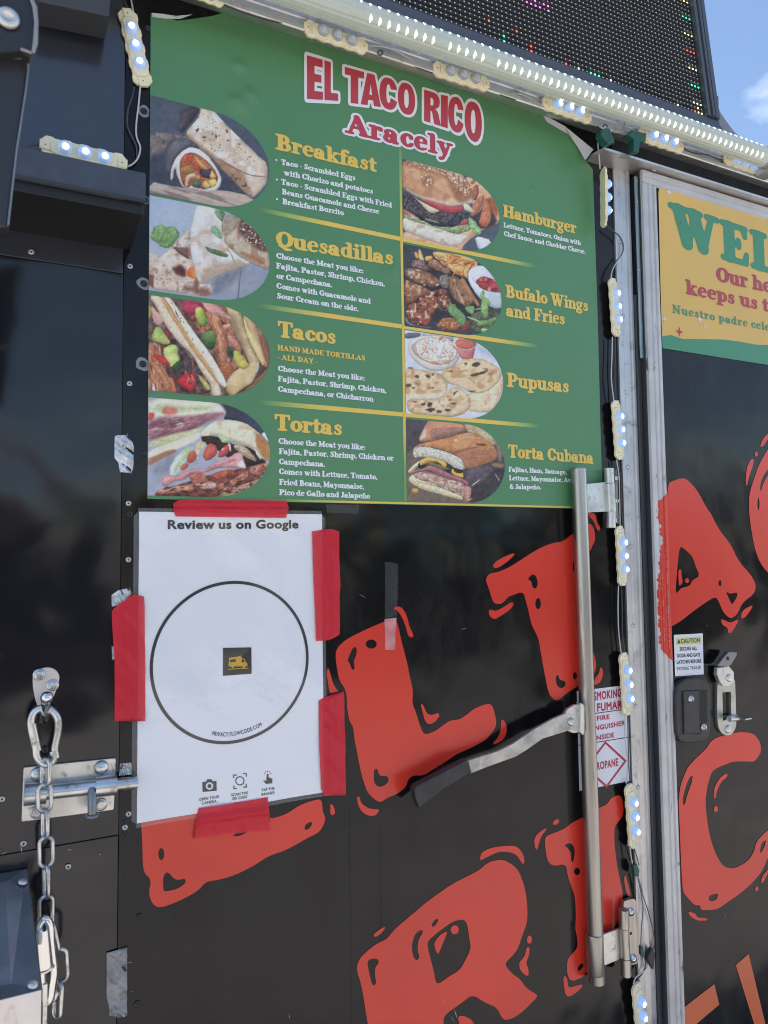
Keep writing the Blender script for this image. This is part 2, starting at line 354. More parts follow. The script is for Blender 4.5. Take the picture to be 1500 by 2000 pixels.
def group_loops(lps):
    """split loops into [outer, hole, hole ...] groups"""
    def area(l): return .5 * sum(l[i][0] * l[(i + 1) % len(l)][1] - l[(i + 1) % len(l)][0] * l[i][1] for i in range(len(l)))
    def inside(p, l):
        r = False
        for i in range(len(l)):
            (x0, y0), (x1, y1) = l[i], l[(i + 1) % len(l)]
            if (y0 > p[1]) != (y1 > p[1]) and p[0] < (x1 - x0) * (p[1] - y0) / (y1 - y0) + x0: r = not r
        return r
    lps = [l for l in lps if len(l) > 2 and abs(area(l)) > 1e-9]; lps.sort(key=lambda l: -abs(area(l)))
    depth = []; par = []
    for i, l in enumerate(lps):
        d = 0; pr = -1
        for j in range(i):
            if inside(l[0], lps[j]): d += 1; pr = j
        depth.append(d); par.append(pr)
    G = {i: [l] for i, l in enumerate(lps) if depth[i] % 2 == 0}
    for i, l in enumerate(lps):
        if depth[i] % 2: G[par[i]].append(l)
    return list(G.values())
_SLAB = slab_glyphs(); _GC = {}
TITLE = {  # bold condensed capitals of the title, as outlines
 'E': (.58, [[(.04, 0), (.04, 1), (.54, 1), (.54, .8), (.28, .8), (.28, .61), (.5, .61), (.5, .42), (.28, .42), (.28, .2), (.55, .2), (.55, 0)]]),
 'L': (.56, [[(.04, 0), (.04, 1), (.27, 1), (.27, .2), (.54, .2), (.54, 0)]]),
 'T': (.58, [[(.18, 0), (.18, .79), (.0, .79), (.0, 1), (.59, 1), (.59, .79), (.41, .79), (.41, 0)]]),
 'A': (.68, [[(.0, 0), (.22, 1), (.47, 1), (.69, 0), (.45, 0), (.42, .17), (.26, .17), (.23, 0)], [(.29, .34), (.39, .34), (.34, .68)]]),
 'I': (.31, [[(.04, 0), (.04, 1), (.27, 1), (.27, 0)]]),
 'R': (.66, [[(.04, 0), (.04, 1), (.38, 1), (.5, .97), (.58, .88), (.61, .75), (.58, .6), (.5, .52), (.44, .49), (.52, .43), (.56, .34), (.65, 0), (.41, 0), (.35, .28), (.32, .37), (.27, .4), (.27, 0)], [(.27, .56), (.34, .57), (.38, .62), (.38, .74), (.34, .8), (.27, .81)]]),
 ' ': (.26, [])}
def _ell(cx, cy, rx, ry, a0, a1, n, p=1.0): return [(cx + rx * (abs(cos(radians(a0 + (a1 - a0) * i / n))) ** p) * (1 if cos(radians(a0 + (a1 - a0) * i / n)) >= 0 else -1), cy + ry * sin(radians(a0 + (a1 - a0) * i / n))) for i in range(n + 1)]
TITLE['O'] = (.68, [_ell(.335, .5, .31, .52, 0, 350, 28, .8), _ell(.335, .5, .085, .31, 0, 345, 22, .8)])
TITLE['C'] = (.65, [_ell(.33, .5, .305, .52, 22, 338, 28, .8) + [(.4, .38)] + _ell(.33, .5, .075, .31, -40, -320, 22, .8) + [(.4, .66)]])
def glyph(ch, font, level):
    key = (ch, font, level)
    if key in _GC: return _GC[key]
    if font == 'slab':
        adv, st = _SLAB.get(ch, _SLAB[' ']); loops = []
        if st:
            xs = np.arange(-.2, adv + .35, .02); ys = np.arange(-.5, 1.22, .02)
            PX, PY = np.meshgrid(xs, ys)
            loops = contours(_sd_caps(PX, PY, st, .035) - level - .0001, xs, ys)
    elif font == 'title':
        adv, lp = TITLE[ch]; loops = []
        if lp:
            if level == 0: loops = lp
            else:
                xs = np.arange(-.25, adv + .3, .02); ys = np.arange(-.25, 1.3, .02); PX, PY = np.meshgrid(xs, ys)
                loops = contours(poly_sd(PX, PY, lp) - level + .0001, xs, ys)
    else:
        cu = bpy.data.curves.new('glyph', 'FONT'); cu.body = ch; cu.size = 1.0; cu.resolution_u = 3
        ob = bpy.data.objects.new('glyph', cu); sc.collection.objects.link(ob)
        cu.body = ch + '|'; 
        bpy.context.view_layer.update()
        adv0 = 0
        me = ob.to_mesh(); allx = [v.co.x for v in me.vertices]; ob.to_mesh_clear()
        cu.body = '|'; bpy.context.view_layer.update(); me = ob.to_mesh(); bar = min(v.co.x for v in me.vertices); barw = max(v.co.x for v in me.vertices); ob.to_mesh_clear()
        adv = (max(allx) - barw) if allx else .3
        cu.body = ch; bpy.context.view_layer.update(); me = ob.to_mesh(); loops = []
        if len(me.polygons):
            cnt = {}
            for p in me.polygons:
                vs = list(p.vertices)
                for a, c in zip(vs, vs[1:] + vs[:1]):
                    a2 = tuple(np.round(me.vertices[a].co[:2], 5)); c2 = tuple(np.round(me.vertices[c].co[:2], 5))
                    if (c2, a2) in cnt: del cnt[(c2, a2)]
                    else: cnt[(a2, c2)] = 1
            nx = {}
            for a, c in cnt: nx.setdefault(a, []).append(c)
            while nx:
                s0 = next(iter(nx)); lp = []; cur = s0
                while cur in nx:
                    lp.append(cur); l2 = nx[cur]; n2 = l2.pop()
                    if not l2: del nx[cur]
                    cur = n2
                if len(lp) > 2: loops.append(lp)
        ob.to_mesh_clear(); bpy.data.objects.remove(ob); bpy.data.curves.remove(cu)
        sC = 1 / .72; adv *= sC; loops = [[(x * sC, y * sC) for x, y in lp] for lp in loops]
        if level and loops:
            mx = max(x for lp in loops for x, y in lp)
            xs = np.arange(-.2, mx + .25, .022); ys = np.arange(-.4, 1.3, .022); PX, PY = np.meshgrid(xs, ys)
            loops = contours(poly_sd(PX, PY, loops) - level + .0001, xs, ys)
            adv += level * 1.2
    loops = [simp(lp, .0025) for lp in loops]
    V, T = [], []
    for gl_ in group_loops(loops):
        v_, t_ = fill(gl_); T += [tuple(i + len(V) for i in q) for q in t_]; V += v_
    res = (adv, (V, T))
    _GC[key] = res
    return res
def text_mesh(s, font, level=0.0, track=0.0):
    """whole line, cap height 1, baseline 0 -> width, verts, tris"""
    x = 0; V = []; T = []
    for ch in s:
        adv, (v, t) = glyph(ch, font, level); o = len(V)
        V += [(x + a, b) for a, b in v]; T += [tuple(i + o for i in q) for q in t]
        x += adv + track
    return x - track, V, T

# ------------------------------------------------------------------ materials used
BLK = mat('black_gloss_skin', (.008, .0085, .011), .12, 0, .55, bump=[(1.3, .4, .03), (4.0, .5, .018), (17, .08, .0016)], wear=(26, .62, .9, (.022, .021, .0205)))
BLK2 = mat('black_skin_main', (.0068, .0064, .0068), .12, 0, .32, bump=[(1.1, .3, .03), (4.5, .5, .014), (16, .1, .002)], wear=(7, .48, .85, (.019, .0175, .0165), (1, 1, .35)))
BLKD = mat('dark_interior', (.006, .006, .007), .6)
BLKM = mat('black_painted_metal', (.040, .044, .054), .24, 0, .85, noise=(30, .25))  # base lifted towards blue, with the glare over the hood painted in
BLKP = mat('black_plastic', (.028, .028, .03), .42, 0, .5, bump=(180, .15, .001), noise=(40, .3))
ALU = mat('aluminium_trim', (.60, .59, .58), .42, .75, .5, noise=(9, .18, (1, 1, 1)), wear=(30, .56, .8, (.24, .23, .215)), bump=(60, .12, .002))
ALUW = mat('weathered_aluminium_moulding', (.58, .56, .55), .5, .35, .5, noise=(12, .15), wear=(60, .60, .68, (.12, .11, .10), (1, 1, .25)), bump=(70, .2, .002))
STEEL = mat('worn_steel', (.42, .40, .37), .32, .95, .5, noise=(14, .35, (3, 3, .12)), wear=(40, .56, .74, (.16, .145, .12), (1.5, 1.5, .12)))
ZINC = mat('zinc_plated_steel', (.62, .63, .62), .28, .95, .5, noise=(25, .2), wear=(60, .5, .72, (.30, .28, .25)))
ZPLATE = mat('zinc_plate', (.66, .66, .62), .36, .8, .5, noise=(22, .18), wear=(60, .58, .72, (.25, .23, .2)))
GALV = mat('galvanised_sheet', (.36, .40, .44), .32, .8, .5, noise=(9, .25), wear=(20, .5, .8, (.42, .43, .44)))
GALVL = mat('galvanised_lip', (.74, .69, .67), .34, .6, .5, noise=(14, .12), wear=(30, .58, .75, (.42, .38, .36)))
CHROME = mat('polished_steel', (.72, .72, .71), .12, 1, .5)
REDP = mat('red_vinyl', (.69, .043, .024), .24, 0, .5, noise=(3, .10), bump=[(1.2, .25, .02), (6, .12, .006)], wear=(60, .68, .80, (.46, .045, .03)))
ORGP = mat('orange_vinyl', (.62, .13, .045), .3, 0, .5, noise=(4, .08))
CREAM = mat('cream_plastic', (.86, .78, .54), .4, 0, .5, noise=(60, .08))
CABW = mat('white_cable', (.55, .55, .55), .4)
CABB = mat('dark_cable', (.06, .06, .065), .35)
GRN = mat('green_clip_plastic', (.012, .085, .06), .35)
GREY = mat('grey_cabinet', (.055, .06, .068), .42, 0, .5, noise=(6, .15))
LED_ON = mat('lit_led_core', (.9, .95, 1), .3, emis=((.85, .93, 1), 1.1))
LENS_ON = mat('lit_led_lens', (.35, .5, .75), .12, 0, .6, emis=((.36, .55, .95), .11), coat=.6)
LENS_OFF = mat('unlit_led_lens', (.42, .46, .52), .15, 0, .6, coat=.7)
RIVM = mat('rivet_metal', (.62, .6, .58), .3, .8)
SCRW = mat('black_screw', (.04, .045, .055), .35, .5)
FOIL = mat('foil_tape_residue', (.62, .64, .67), .38, .55, .5, noise=(60, .3), bump=[(45, .8, .012), (140, .5, .004)], wear=(45, .6, .68, (.12, .12, .13)))

# ------------------------------------------------------------------ ground (outside the frame, but the gloss reflects it)
GM = mat('pale_asphalt', (.27, .25, .235), .9, 0, .3, noise=(1.2, .22), bump=(90, .4, .01), wear=(.5, .5, .7, (.2, .19, .18)))
MB().add([(-150, -150, 0), (150, -150, 0), (150, 150, 0), (-150, 150, 0)], [(0, 1, 2, 3)]).build('ground', GM, kind='structure')

# ------------------------------------------------------------------ the trailer
TR = empty('food_trailer', (0, 0, 0), 'black food trailer side with red painted lettering and aluminium trim', 'trailer')
# left hatch skin (three sheets, joints recessed), main skin, door opening
Z0, Z1, Z2 = W(100, 512)[2], W(150, 1645)[2], W(60, 1690)[2]
XS = .1405
def sheet(name, x0, x1, z0, z1, m, y=0.0, th=.012, bev=.0006):
    return MB().box((x0, y, z0), (x1, y + th, z1), bev).build(name, m, TR)
sheet('wall_panel', XS + .0001, 1.108, .45, 2.515, BLK2)
sheet('hatch_panel', -3, XS - .0003, Z0 + .0002, 2.9, mat('black_glare_skin', (.030, .034, .046), .16, 0, 1.0, bump=[(1.3, .4, .03), (4.4, .3, .014)], noise=(6, .12)), .0012)  # lighter bluish copy of the black skin: veiling glare put into the base colour
sheet('hatch_panel', -3, XS - .0003, Z1 + .0002, Z0 - .001, BLK, .0006)
sheet('hatch_panel', -3, XS - .0003, .45, Z1 - .001, BLK, .0014)
MB().box((-3.02, .014, .42), (3.0, 2.2, 2.55), 0).build('trailer_body', BLKD, TR)
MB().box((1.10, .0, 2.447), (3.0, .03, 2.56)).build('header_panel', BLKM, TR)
for xx in (-2, 2.2):
    for yy in (.35, 1.9):
        MB().lathe((xx, yy - .1, .36), (0, 1, 0), [(.01, 0), (.2, 0), (.22, .01), (.36, .02), (.36, .2), (.2, .22)], 20).build('trailer_wheel', mat('rubber', (.02, .02, .02), .8), TR)
# narrow strip seams on the main skin: raised overlap lines low on the panel
for x_, za, zb in ((W(683, 1700)[0], .45, 1.24), (W(742, 1700)[0], .45, 1.2)):
    MB().box((x_, -.0003, za), (x_ + .0009, .001, zb)).build('overlap_line', BLKD, TR)
# corner column, profiled
def extr_z(prof, z0, z1, mb=None):
    mb = mb or MB(); n = len(prof)
    mb.add([(x, y, z0) for x, y in prof] + [(x, y, z1) for x, y in prof], [(i, (i + 1) % n, n + (i + 1) % n, n + i) for i in range(n)] + [tuple(range(n)), tuple(range(2 * n - 1, n - 1, -1))]); return mb
def extr_x(prof, x0, x1, mb=None):
    mb = mb or MB(); n = len(prof)
    mb.add([(x0, y, z) for y, z in prof] + [(x1, y, z) for y, z in prof], [(i, (i + 1) % n, n + (i + 1) % n, n + i) for i in range(n)] + [tuple(range(n)), tuple(range(2 * n - 1, n - 1, -1))]); return mb
extr_z([(1.106, .004), (1.106, -.004), (1.1085, -.006), (1.117, -.006), (1.1195, -.0035), (1.122, -.006), (1.133, -.007), (1.1365, -.003), (1.139, -.003), (1.1415, -.0075), (1.147, -.0075), (1.1485, -.005), (1.1485, .004)], .45, 2.452).build('corner_post', ALU, TR)
MB().box((1.1485, .005, .45), (1.21, .013, 2.447)).build('door_recess', BLKD, TR)
# pale stick end seen in the gap
MB().box((1.151, -.003, W(1240, 712)[2] - .007), (1.168, .004, W(1240, 712)[2] + .010), .001).build('gap_block', mat('raw_wood', (.55, .40, .24), .6), TR)
MB().box((1.151, -.0, W(1250, 1110)[2] - .004), (1.168, .004, W(1250, 1110)[2] + .004), .001).build('gap_block', ALU, TR)
# roof trim
extr_x([(.0, 2.515), (-.05, 2.491), (-.052, 2.493), (-.052, 2.500), (-.047, 2.503), (-.044, 2.5045), (-.044, 2.515), (-.046, 2.517), (-.046, 2.532), (-.05, 2.534), (-.05, 2.540), (-.046, 2.543), (-.046, 2.562), (.0, 2.562)], -.4, 1.098).build('roof_trim', ALU, TR)
extr_x([(.0, 2.515), (-.05, 2.491), (-.052, 2.493), (-.052, 2.500), (-.047, 2.503), (-.044, 2.5045), (-.044, 2.515), (-.046, 2.517), (-.046, 2.532), (-.05, 2.534), (-.05, 2.540), (-.046, 2.543), (-.046, 2.562), (.0, 2.562)], 1.0992, 2.6).build('roof_trim', ALU, TR)
rt = MB()
for k in range(90):
    x = -.3 + k * .032
    if abs(x - 1.098) < .01: continue
    rt.box((x, -.0468, 2.5185), (x + .011, -.0455, 2.5305), .0005)
rt.build('stamped_pads', ALUW, TR, kind='stuff')
for x in (.62, .98, 1.118, 1.42, 1.60):
    MB().lathe((x, -.045, 2.524), (0, -1, 0), [(.0045, 0), (.0045, .0012), (.003, .0025), (.0012, .0028)], 12).build('screw_head', RIVM, TR)
# drip rail above the door
extr_x([(.0, 2.458), (-.05, 2.4525), (-.052, 2.4525), (-.052, 2.4475), (-.0495, 2.4475), (-.048, 2.4495), (.0, 2.4495)], 1.036, 2.6).build('drip_rail', ALU, TR)
# hood box over the hatch (front board, end cheek, underside)
HW = MB(); HX0, HX1, HY = -.35, .151, -.13
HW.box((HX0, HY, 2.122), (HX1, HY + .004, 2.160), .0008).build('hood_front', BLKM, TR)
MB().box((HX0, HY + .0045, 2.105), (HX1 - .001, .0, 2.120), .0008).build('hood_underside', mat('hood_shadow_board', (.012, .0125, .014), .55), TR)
MB().box((HX0, HY - .003, 2.118), (HX1, HY - .0002, 2.1225), .0008).build('hood_edge_strip', mat('brown_black_edge', (.035, .03, .03), .5), TR)
ub = MB(); prism_px(ub, [(75, -60), (75, 3), (213, 32), (220, -60)], -.06, .05, .001); ub.build('upper_bracket', mat('bracket_grey', (.05, .053, .058), .5), TR)

# ------------------------------------------------------------------ rivets and screws in the skin
def rivet(px, py, r=.0032, m=None, name='rivet', ring=None, open_=False):
    p = W(px, py, -.0004)
    mb = MB()
    mb.lathe(p, (0, -1, 0), [(r * 1.25, 0), (r * 1.2, .0006), (r * .85, .0014), (r * .55, .0012), (r * .42, .0005), (r * .3, .0002)], 12)
    o = mb.build(name, m or RIVM, TR)
    MB().lathe(p + np.array([0, -.0004, 0]), (0, -1, 0), [(r * .36, 0), (r * .36, .0006), (.0001, .0007)], 8).build('rivet_core', BLKD, o)
    return o
for x, y in ((61, 492), (254, 520), (253, 749), (251, 983), (251, 1093), (46, 1648), (251, 1590), (4, 1561), (133, 1693), (244, 1616), (228, 1978)): rivet(x, y)
for x, y in ((254, 1004), (243, 1607), (243, 1631), (88, 1465)): rivet(x, y, .0036, SCRW, 'empty_rivet_hole')
TORN = mat('torn_film_ring', (.22, .24, .27), .5)
def screw(px, py, ring=0):
    p = W(px, py, -.0004)
    if ring:
        pts = [(p[0] + (ring * (1 + .14 * sin(3 * a + px) + .08 * sin(5 * a))) * cos(a), p[2] + ring * (1 + .12 * cos(2 * a + py)) * sin(a)) for a in np.linspace(0, 2 * pi, 22)[:-1]]
        inn = [(p[0] + .0052 * cos(a), p[2] + .0052 * sin(a)) for a in np.linspace(0, 2 * pi, 18)[:-1]]
        flat(MB(), [pts, inn], -.0003).build('film_ring', TORN, TR)
    o = MB().lathe(p, (0, -1, 0), [(.0046, 0), (.0044, .0012), (.0034, .002), (.0022, .0022), (.0021, .0012), (.0001, .001)], 14).build('screw_head', SCRW, TR)
for x, y, r in ((289, 56, 0), (281, 217, .0088), (281, 554, .0095), (279, 711, .0105), (282, 886, 0), (283, 390, .007), (272, 1790, 0), (268, 1961, 0)): screw(x, y, r)
for x, y in ((1222, 617), (1229, 765), (1238, 1067), (1244, 1222), (1251, 1379), (1257, 1537), (1232, 912), (1219, 471)):
    p = W(x - 8, y, -.006)
    MB().lathe((1.118, -.006, p[2]), (0, -1, 0), [(.0042, 0), (.0042, .001), (.0028, .0026), (.001, .003)], 12).build('screw_head', RIVM, TR)

# ------------------------------------------------------------------ door at the right
DY = -.030; DX = 1.159
MB().box((1.2005, DY + .003, .45), (2.2, .01, 2.418), 0).build('door_skin', BLK2, TR)
MB().box((DX, DY + .006, .45), (1.2, .004, 2.444), .001).build('door_edge', mat('dark_door_edge', (.05, .052, .056), .4, .3), TR)
prof = [(DX, DY + .0055), (DX, DY - .001), (DX + .003, DY - .003), (DX + .011, DY - .003), (DX + .0125, DY), (DX + .016, DY), (DX + .0175, DY - .0025), (DX + .025, DY - .0025), (DX + .0265, DY + .0005), (DX + .030, DY + .0005), (DX + .0315, DY - .0025), (DX + .038, DY - .002), (DX + .0425, DY + .0025)]
extr_z(prof + [(DX + .0425, DY + .0055)], .45, 2.417).build('door_moulding', ALUW, TR)
extr_x([(DY + .0055, 2.4175), (DY + .002, 2.4175), (DY - .002, 2.420), (DY - .002, 2.428), (DY, 2.4295), (DY, 2.4315), (DY - .003, 2.433), (DY - .003, 2.444), (DY, 2.4465), (DY + .0055, 2.4465)], DX, 2.2).build('door_top_moulding', mat('smooth_aluminium_moulding', (.60, .585, .575), .5, .35, .5, noise=(12, .12), wear=(60, .66, .74, (.3, .29, .28)), bump=(70, .2, .002)), TR)
for q in ((1277, 330), (1349, 350)):
    p = W(q[0], q[1], DY - .003); MB().lathe(p, (0, -1, 0), [(.0058, 0), (.0056, .0014), (.0036, .0024), (.0026, .0016), (.0001, .0015)], 14).build('screw_head', RIVM, TR)
hp = MB(); z_a, z_b = W(1248, 352, -.01)[2], .5
MB().box((1.151, -.020, 2.05), (DX - .001, -.016, z_a), .0006).build('hinge_leaf', mat('zinc_blue_strip', (.42, .52, .56), .35, .7), TR)
for dz in (.01, .055, .2, .32): MB().lathe((1.1545, -.0203, z_a - dz), (0, -1, 0), [(.0024, 0), (.0022, .0012), (.001, .0014)], 10).build('hinge_screw', RIVM, TR)
MB().box((DX - .0105, -.012, .45), (DX - .001, -.006, z_a - .25), .0008).build('door_seal', mat('dark_grey_strip', (.07, .075, .08), .4, .3), TR)

# ------------------------------------------------------------------ painted letters
def letter(name, outer, holes=(), extra=(), Y=-.0007, label=None, m=None, sm=2):
    loops = [wl(smooth(outer, sm), Y)] + [wl(smooth(h, 2), Y) for h in holes] + [wl(smooth(e, 2), Y) for e in extra]
    o = flat(MB(), loops, Y).build(name, m or REDP, TR)
    if label: o['label'] = label
    return o
letter('painted_letter', [(268, 1415), (266, 1500), (272, 1560), (278, 1640), (279, 1703), (296, 1718), (290, 1745), (298, 1766), (312, 1774), (350, 1760), (387, 1740), (402, 1722), (430, 1718), (462, 1708), (497, 1690), (524, 1672), (560, 1660), (600, 1637), (625, 1625), (637, 1600), (630, 1585), (629, 1565), (622, 1560), (585, 1572), (560, 1590), (527, 1600), (500, 1590), (450, 1585), (420, 1560), (400, 1500), (380, 1430), (330, 1400)],
  [ellp(315, 1668, 6, 12), [(319, 1740), (318, 1712), (327, 1701), (343, 1720), (362, 1715), (363, 1725), (345, 1737), (322, 1741)], [(450, 1633), (475, 1622), (492, 1618), (470, 1633)], [(594, 1621), (596, 1610), (609, 1604), (609, 1612), (602, 1620)]],
  [[(645, 1590), (645, 1568), (652, 1575), (655, 1588), (650, 1593)]], label='red letter E painted low under the laminated sheet')
letter('painted_letter', [(772, 1206), (753, 1213), (713, 1230), (677, 1248), (660, 1263), (655, 1277), (657, 1300), (663, 1330), (673, 1343), (678, 1363), (677, 1377), (682, 1407), (690, 1420), (692, 1443), (697, 1467), (703, 1500), (708, 1520), (717, 1547), (730, 1560), (742, 1568), (757, 1558), (777, 1550), (793, 1537), (797, 1523), (807, 1514), (827, 1515), (850, 1500), (870, 1488), (893, 1472), (915, 1463), (935, 1453), (950, 1444), (967, 1423), (970, 1410), (963, 1380), (955, 1373), (927, 1383), (910, 1397), (898, 1405), (880, 1407), (867, 1415), (850, 1428), (828, 1436), (820, 1417), (813, 1393), (805, 1373), (807, 1350), (800, 1320), (795, 1293), (788, 1267), (783, 1247), (777, 1220)],
  [ellp(725, 1258, 11, 9), [(678, 1290), (690, 1263), (697, 1265), (696, 1280), (691, 1290), (693, 1308), (687, 1308), (683, 1295)], [(730, 1503), (737, 1501), (741, 1516), (755, 1515), (760, 1522), (755, 1532), (741, 1538), (730, 1530)]],
  [[(768, 1190), (773, 1184), (785, 1186), (795, 1203), (800, 1225), (808, 1240), (806, 1246), (797, 1242), (793, 1225), (785, 1205), (776, 1192)], [(821, 1375), (826, 1375), (833, 1393), (842, 1397), (856, 1392), (859, 1398), (848, 1412), (835, 1415), (829, 1405), (825, 1390)], [(978, 1408), (983, 1404), (989, 1415), (990, 1430), (983, 1445), (965, 1455), (963, 1451), (973, 1440), (978, 1425)], [(641, 1303), (645, 1315), (650, 1335), (660, 1350), (668, 1349), (655, 1352), (644, 1355), (640, 1330), (637, 1312)], [(697, 1555), (702, 1556), (706, 1570), (722, 1580), (739, 1580), (740, 1585), (732, 1594), (718, 1593), (706, 1585), (699, 1572)]], label='red letter L painted right of the laminated sheet')
letter('painted_letter', [(948, 1132), (955, 1120), (975, 1117), (1000, 1105), (1050, 1072), (1080, 1060), (1100, 1058), (1120, 1040), (1140, 1035), (1150, 1020), (1160, 1030), (1163, 1055), (1157, 1066), (1152, 1078), (1132, 1090), (1130, 1150), (1140, 1220), (1157, 1268), (1165, 1295), (1162, 1315), (1150, 1330), (1132, 1337), (1103, 1357), (1087, 1371), (1072, 1357), (1063, 1313), (1055, 1267), (1052, 1247), (1038, 1220), (1033, 1197), (1028, 1177), (1022, 1155), (1000, 1163), (993, 1165), (985, 1175), (977, 1180), (963, 1178), (955, 1150)],
  [[(1030, 1131), (1040, 1121), (1047, 1125), (1051, 1140), (1047, 1150), (1040, 1148), (1038, 1135)], ellp(1051, 1179, 5.5, 11), [(1085, 1322), (1090, 1317), (1093, 1328), (1105, 1331), (1104, 1340), (1095, 1345), (1087, 1338)], ellp(1123, 1320, 4, 7), [(1118, 1100), (1122, 1097), (1123, 1110), (1120, 1118)]],
  [[(1147, 1000), (1163, 1003), (1166, 1020), (1173, 1030), (1170, 1038), (1165, 1033), (1160, 1018), (1150, 1008)], [(962, 1108), (966, 1098), (985, 1087), (1003, 1080), (1006, 1083), (990, 1098), (972, 1110)], [(954, 1193), (958, 1190), (968, 1194), (985, 1185), (1000, 1175), (1004, 1180), (995, 1192), (978, 1203), (966, 1210), (957, 1205)], [(1160, 1335), (1162, 1325), (1170, 1315), (1172, 1303), (1177, 1305), (1178, 1320), (1172, 1333), (1163, 1338)]], label='upper red letter T painted beside the steel bar')
letter('painted_letter', [(697, 1885), (705, 1868), (735, 1843), (755, 1835), (770, 1815), (800, 1790), (835, 1760), (885, 1725), (918, 1709), (935, 1700), (955, 1683), (980, 1678), (1000, 1688), (1013, 1700), (1025, 1733), (1030, 1767), (1030, 1800), (1020, 1827), (1013, 1850), (1002, 1866), (989, 1878), (987, 1886), (1000, 1902), (1017, 1913), (1027, 1930), (1050, 1943), (1047, 1950), (1020, 1977), (1000, 1990), (983, 1993), (970, 1967), (950, 1960), (923, 1942), (900, 1960), (867, 1983), (866, 2000), (870, 2040), (760, 2060), (725, 2040), (718, 2000), (712, 1960), (705, 1920), (698, 1900)],
  [[(833, 1840), (850, 1825), (880, 1802), (900, 1795), (912, 1800), (917, 1835), (920, 1850), (912, 1870), (898, 1895), (880, 1905), (852, 1925), (848, 1900), (840, 1870)], [(804, 1845), (810, 1825), (822, 1815), (827, 1820), (817, 1835), (815, 1855), (820, 1870), (812, 1877), (806, 1865)], [(842, 1806), (850, 1795), (857, 1795), (852, 1805), (845, 1811)], [(717, 1880), (722, 1873), (738, 1872), (740, 1880), (732, 1890), (733, 1910), (735, 1920), (728, 1927), (722, 1905)]],
  [[(848, 1840), (860, 1825), (875, 1818), (868, 1835), (860, 1855), (855, 1865), (849, 1852)], ellp(888, 1816, 8, 9), [(729, 1826), (735, 1820), (750, 1810), (753, 1812), (745, 1823), (733, 1831)], [(937, 1678), (940, 1665), (960, 1655), (1000, 1651), (1012, 1655), (1022, 1668), (1025, 1685), (1020, 1688), (1010, 1670), (995, 1664), (975, 1663), (955, 1672), (940, 1680)], ellp(1034, 1835, 5, 8), [(1028, 1850), (1034, 1850), (1034, 1865), (1027, 1880), (1032, 1893), (1033, 1905), (1027, 1906), (1016, 1895), (1013, 1880), (1025, 1868)], [(893, 1983), (910, 1985), (925, 1995), (926, 2010), (900, 2012)]], label='red letter R painted low in the middle')
letter('painted_letter', [(1063, 1640), (1068, 1632), (1087, 1625), (1103, 1618), (1117, 1607), (1137, 1597), (1170, 1578), (1187, 1570), (1193, 1558), (1210, 1552), (1216, 1560), (1219, 1592), (1200, 1613), (1200, 1640), (1200, 1647), (1205, 1690), (1210, 1713), (1217, 1747), (1215, 1760), (1207, 1808), (1175, 1825), (1150, 1845), (1145, 1870), (1145, 1905), (1117, 1918), (1108, 1905), (1107, 1883), (1110, 1870), (1128, 1853), (1128, 1833), (1123, 1813), (1125, 1793), (1123, 1750), (1115, 1730), (1108, 1707), (1105, 1687), (1080, 1692), (1068, 1680)],
  [[(1101, 1652), (1110, 1646), (1120, 1650), (1123, 1665), (1120, 1683), (1116, 1684), (1115, 1665), (1108, 1655)], ellp(1127, 1702, 6, 7), [(1128, 1890), (1135, 1881), (1141, 1884), (1135, 1894), (1129, 1897)]],
  [[(1043, 1640), (1048, 1630), (1065, 1617), (1068, 1620), (1058, 1632), (1053, 1645), (1050, 1660), (1045, 1657)], [(1079, 1607), (1085, 1600), (1093, 1601), (1090, 1609), (1082, 1612)], [(1218, 1714), (1222, 1708), (1226, 1725), (1232, 1748), (1228, 1752), (1222, 1740)], [(1100, 1910), (1103, 1905), (1108, 1912), (1110, 1930), (1125, 1925), (1137, 1922), (1138, 1927), (1122, 1942), (1108, 1948), (1102, 1935)]], label='lower red letter T painted behind the steel bar')
YD = DY + .0022
letter('painted_letter', [(1302, 945), (1317, 938), (1330, 934), (1340, 935), (1353, 947), (1363, 960), (1383, 997), (1387, 1000), (1403, 1033), (1427, 1063), (1443, 1097), (1467, 1123), (1477, 1143), (1473, 1160), (1450, 1177), (1440, 1200), (1427, 1209), (1413, 1197), (1403, 1173), (1397, 1165), (1373, 1180), (1350, 1197), (1330, 1213), (1318, 1220), (1306, 1226), (1302, 1100)],
  [[(1327, 1065), (1340, 1075), (1353, 1088), (1358, 1105), (1367, 1125), (1352, 1133), (1347, 1145), (1330, 1148), (1319, 1162), (1322, 1120)], [(1417, 1154), (1425, 1160), (1440, 1157), (1440, 1165), (1430, 1182), (1425, 1172)], ellp(1406, 1139, 3, 6)],
  [[(1325, 1112), (1331, 1112), (1331, 1125), (1334, 1138), (1326, 1146), (1325, 1130)], ellp(1342, 1134, 4, 5), [(1408, 1209), (1415, 1211), (1426, 1217), (1442, 1209), (1441, 1216), (1428, 1237), (1422, 1236), (1421, 1226), (1410, 1220)], [(1447, 1205), (1450, 1192), (1470, 1181), (1469, 1187), (1458, 1203), (1450, 1209)]], YD, 'red letter A painted on the upper door')
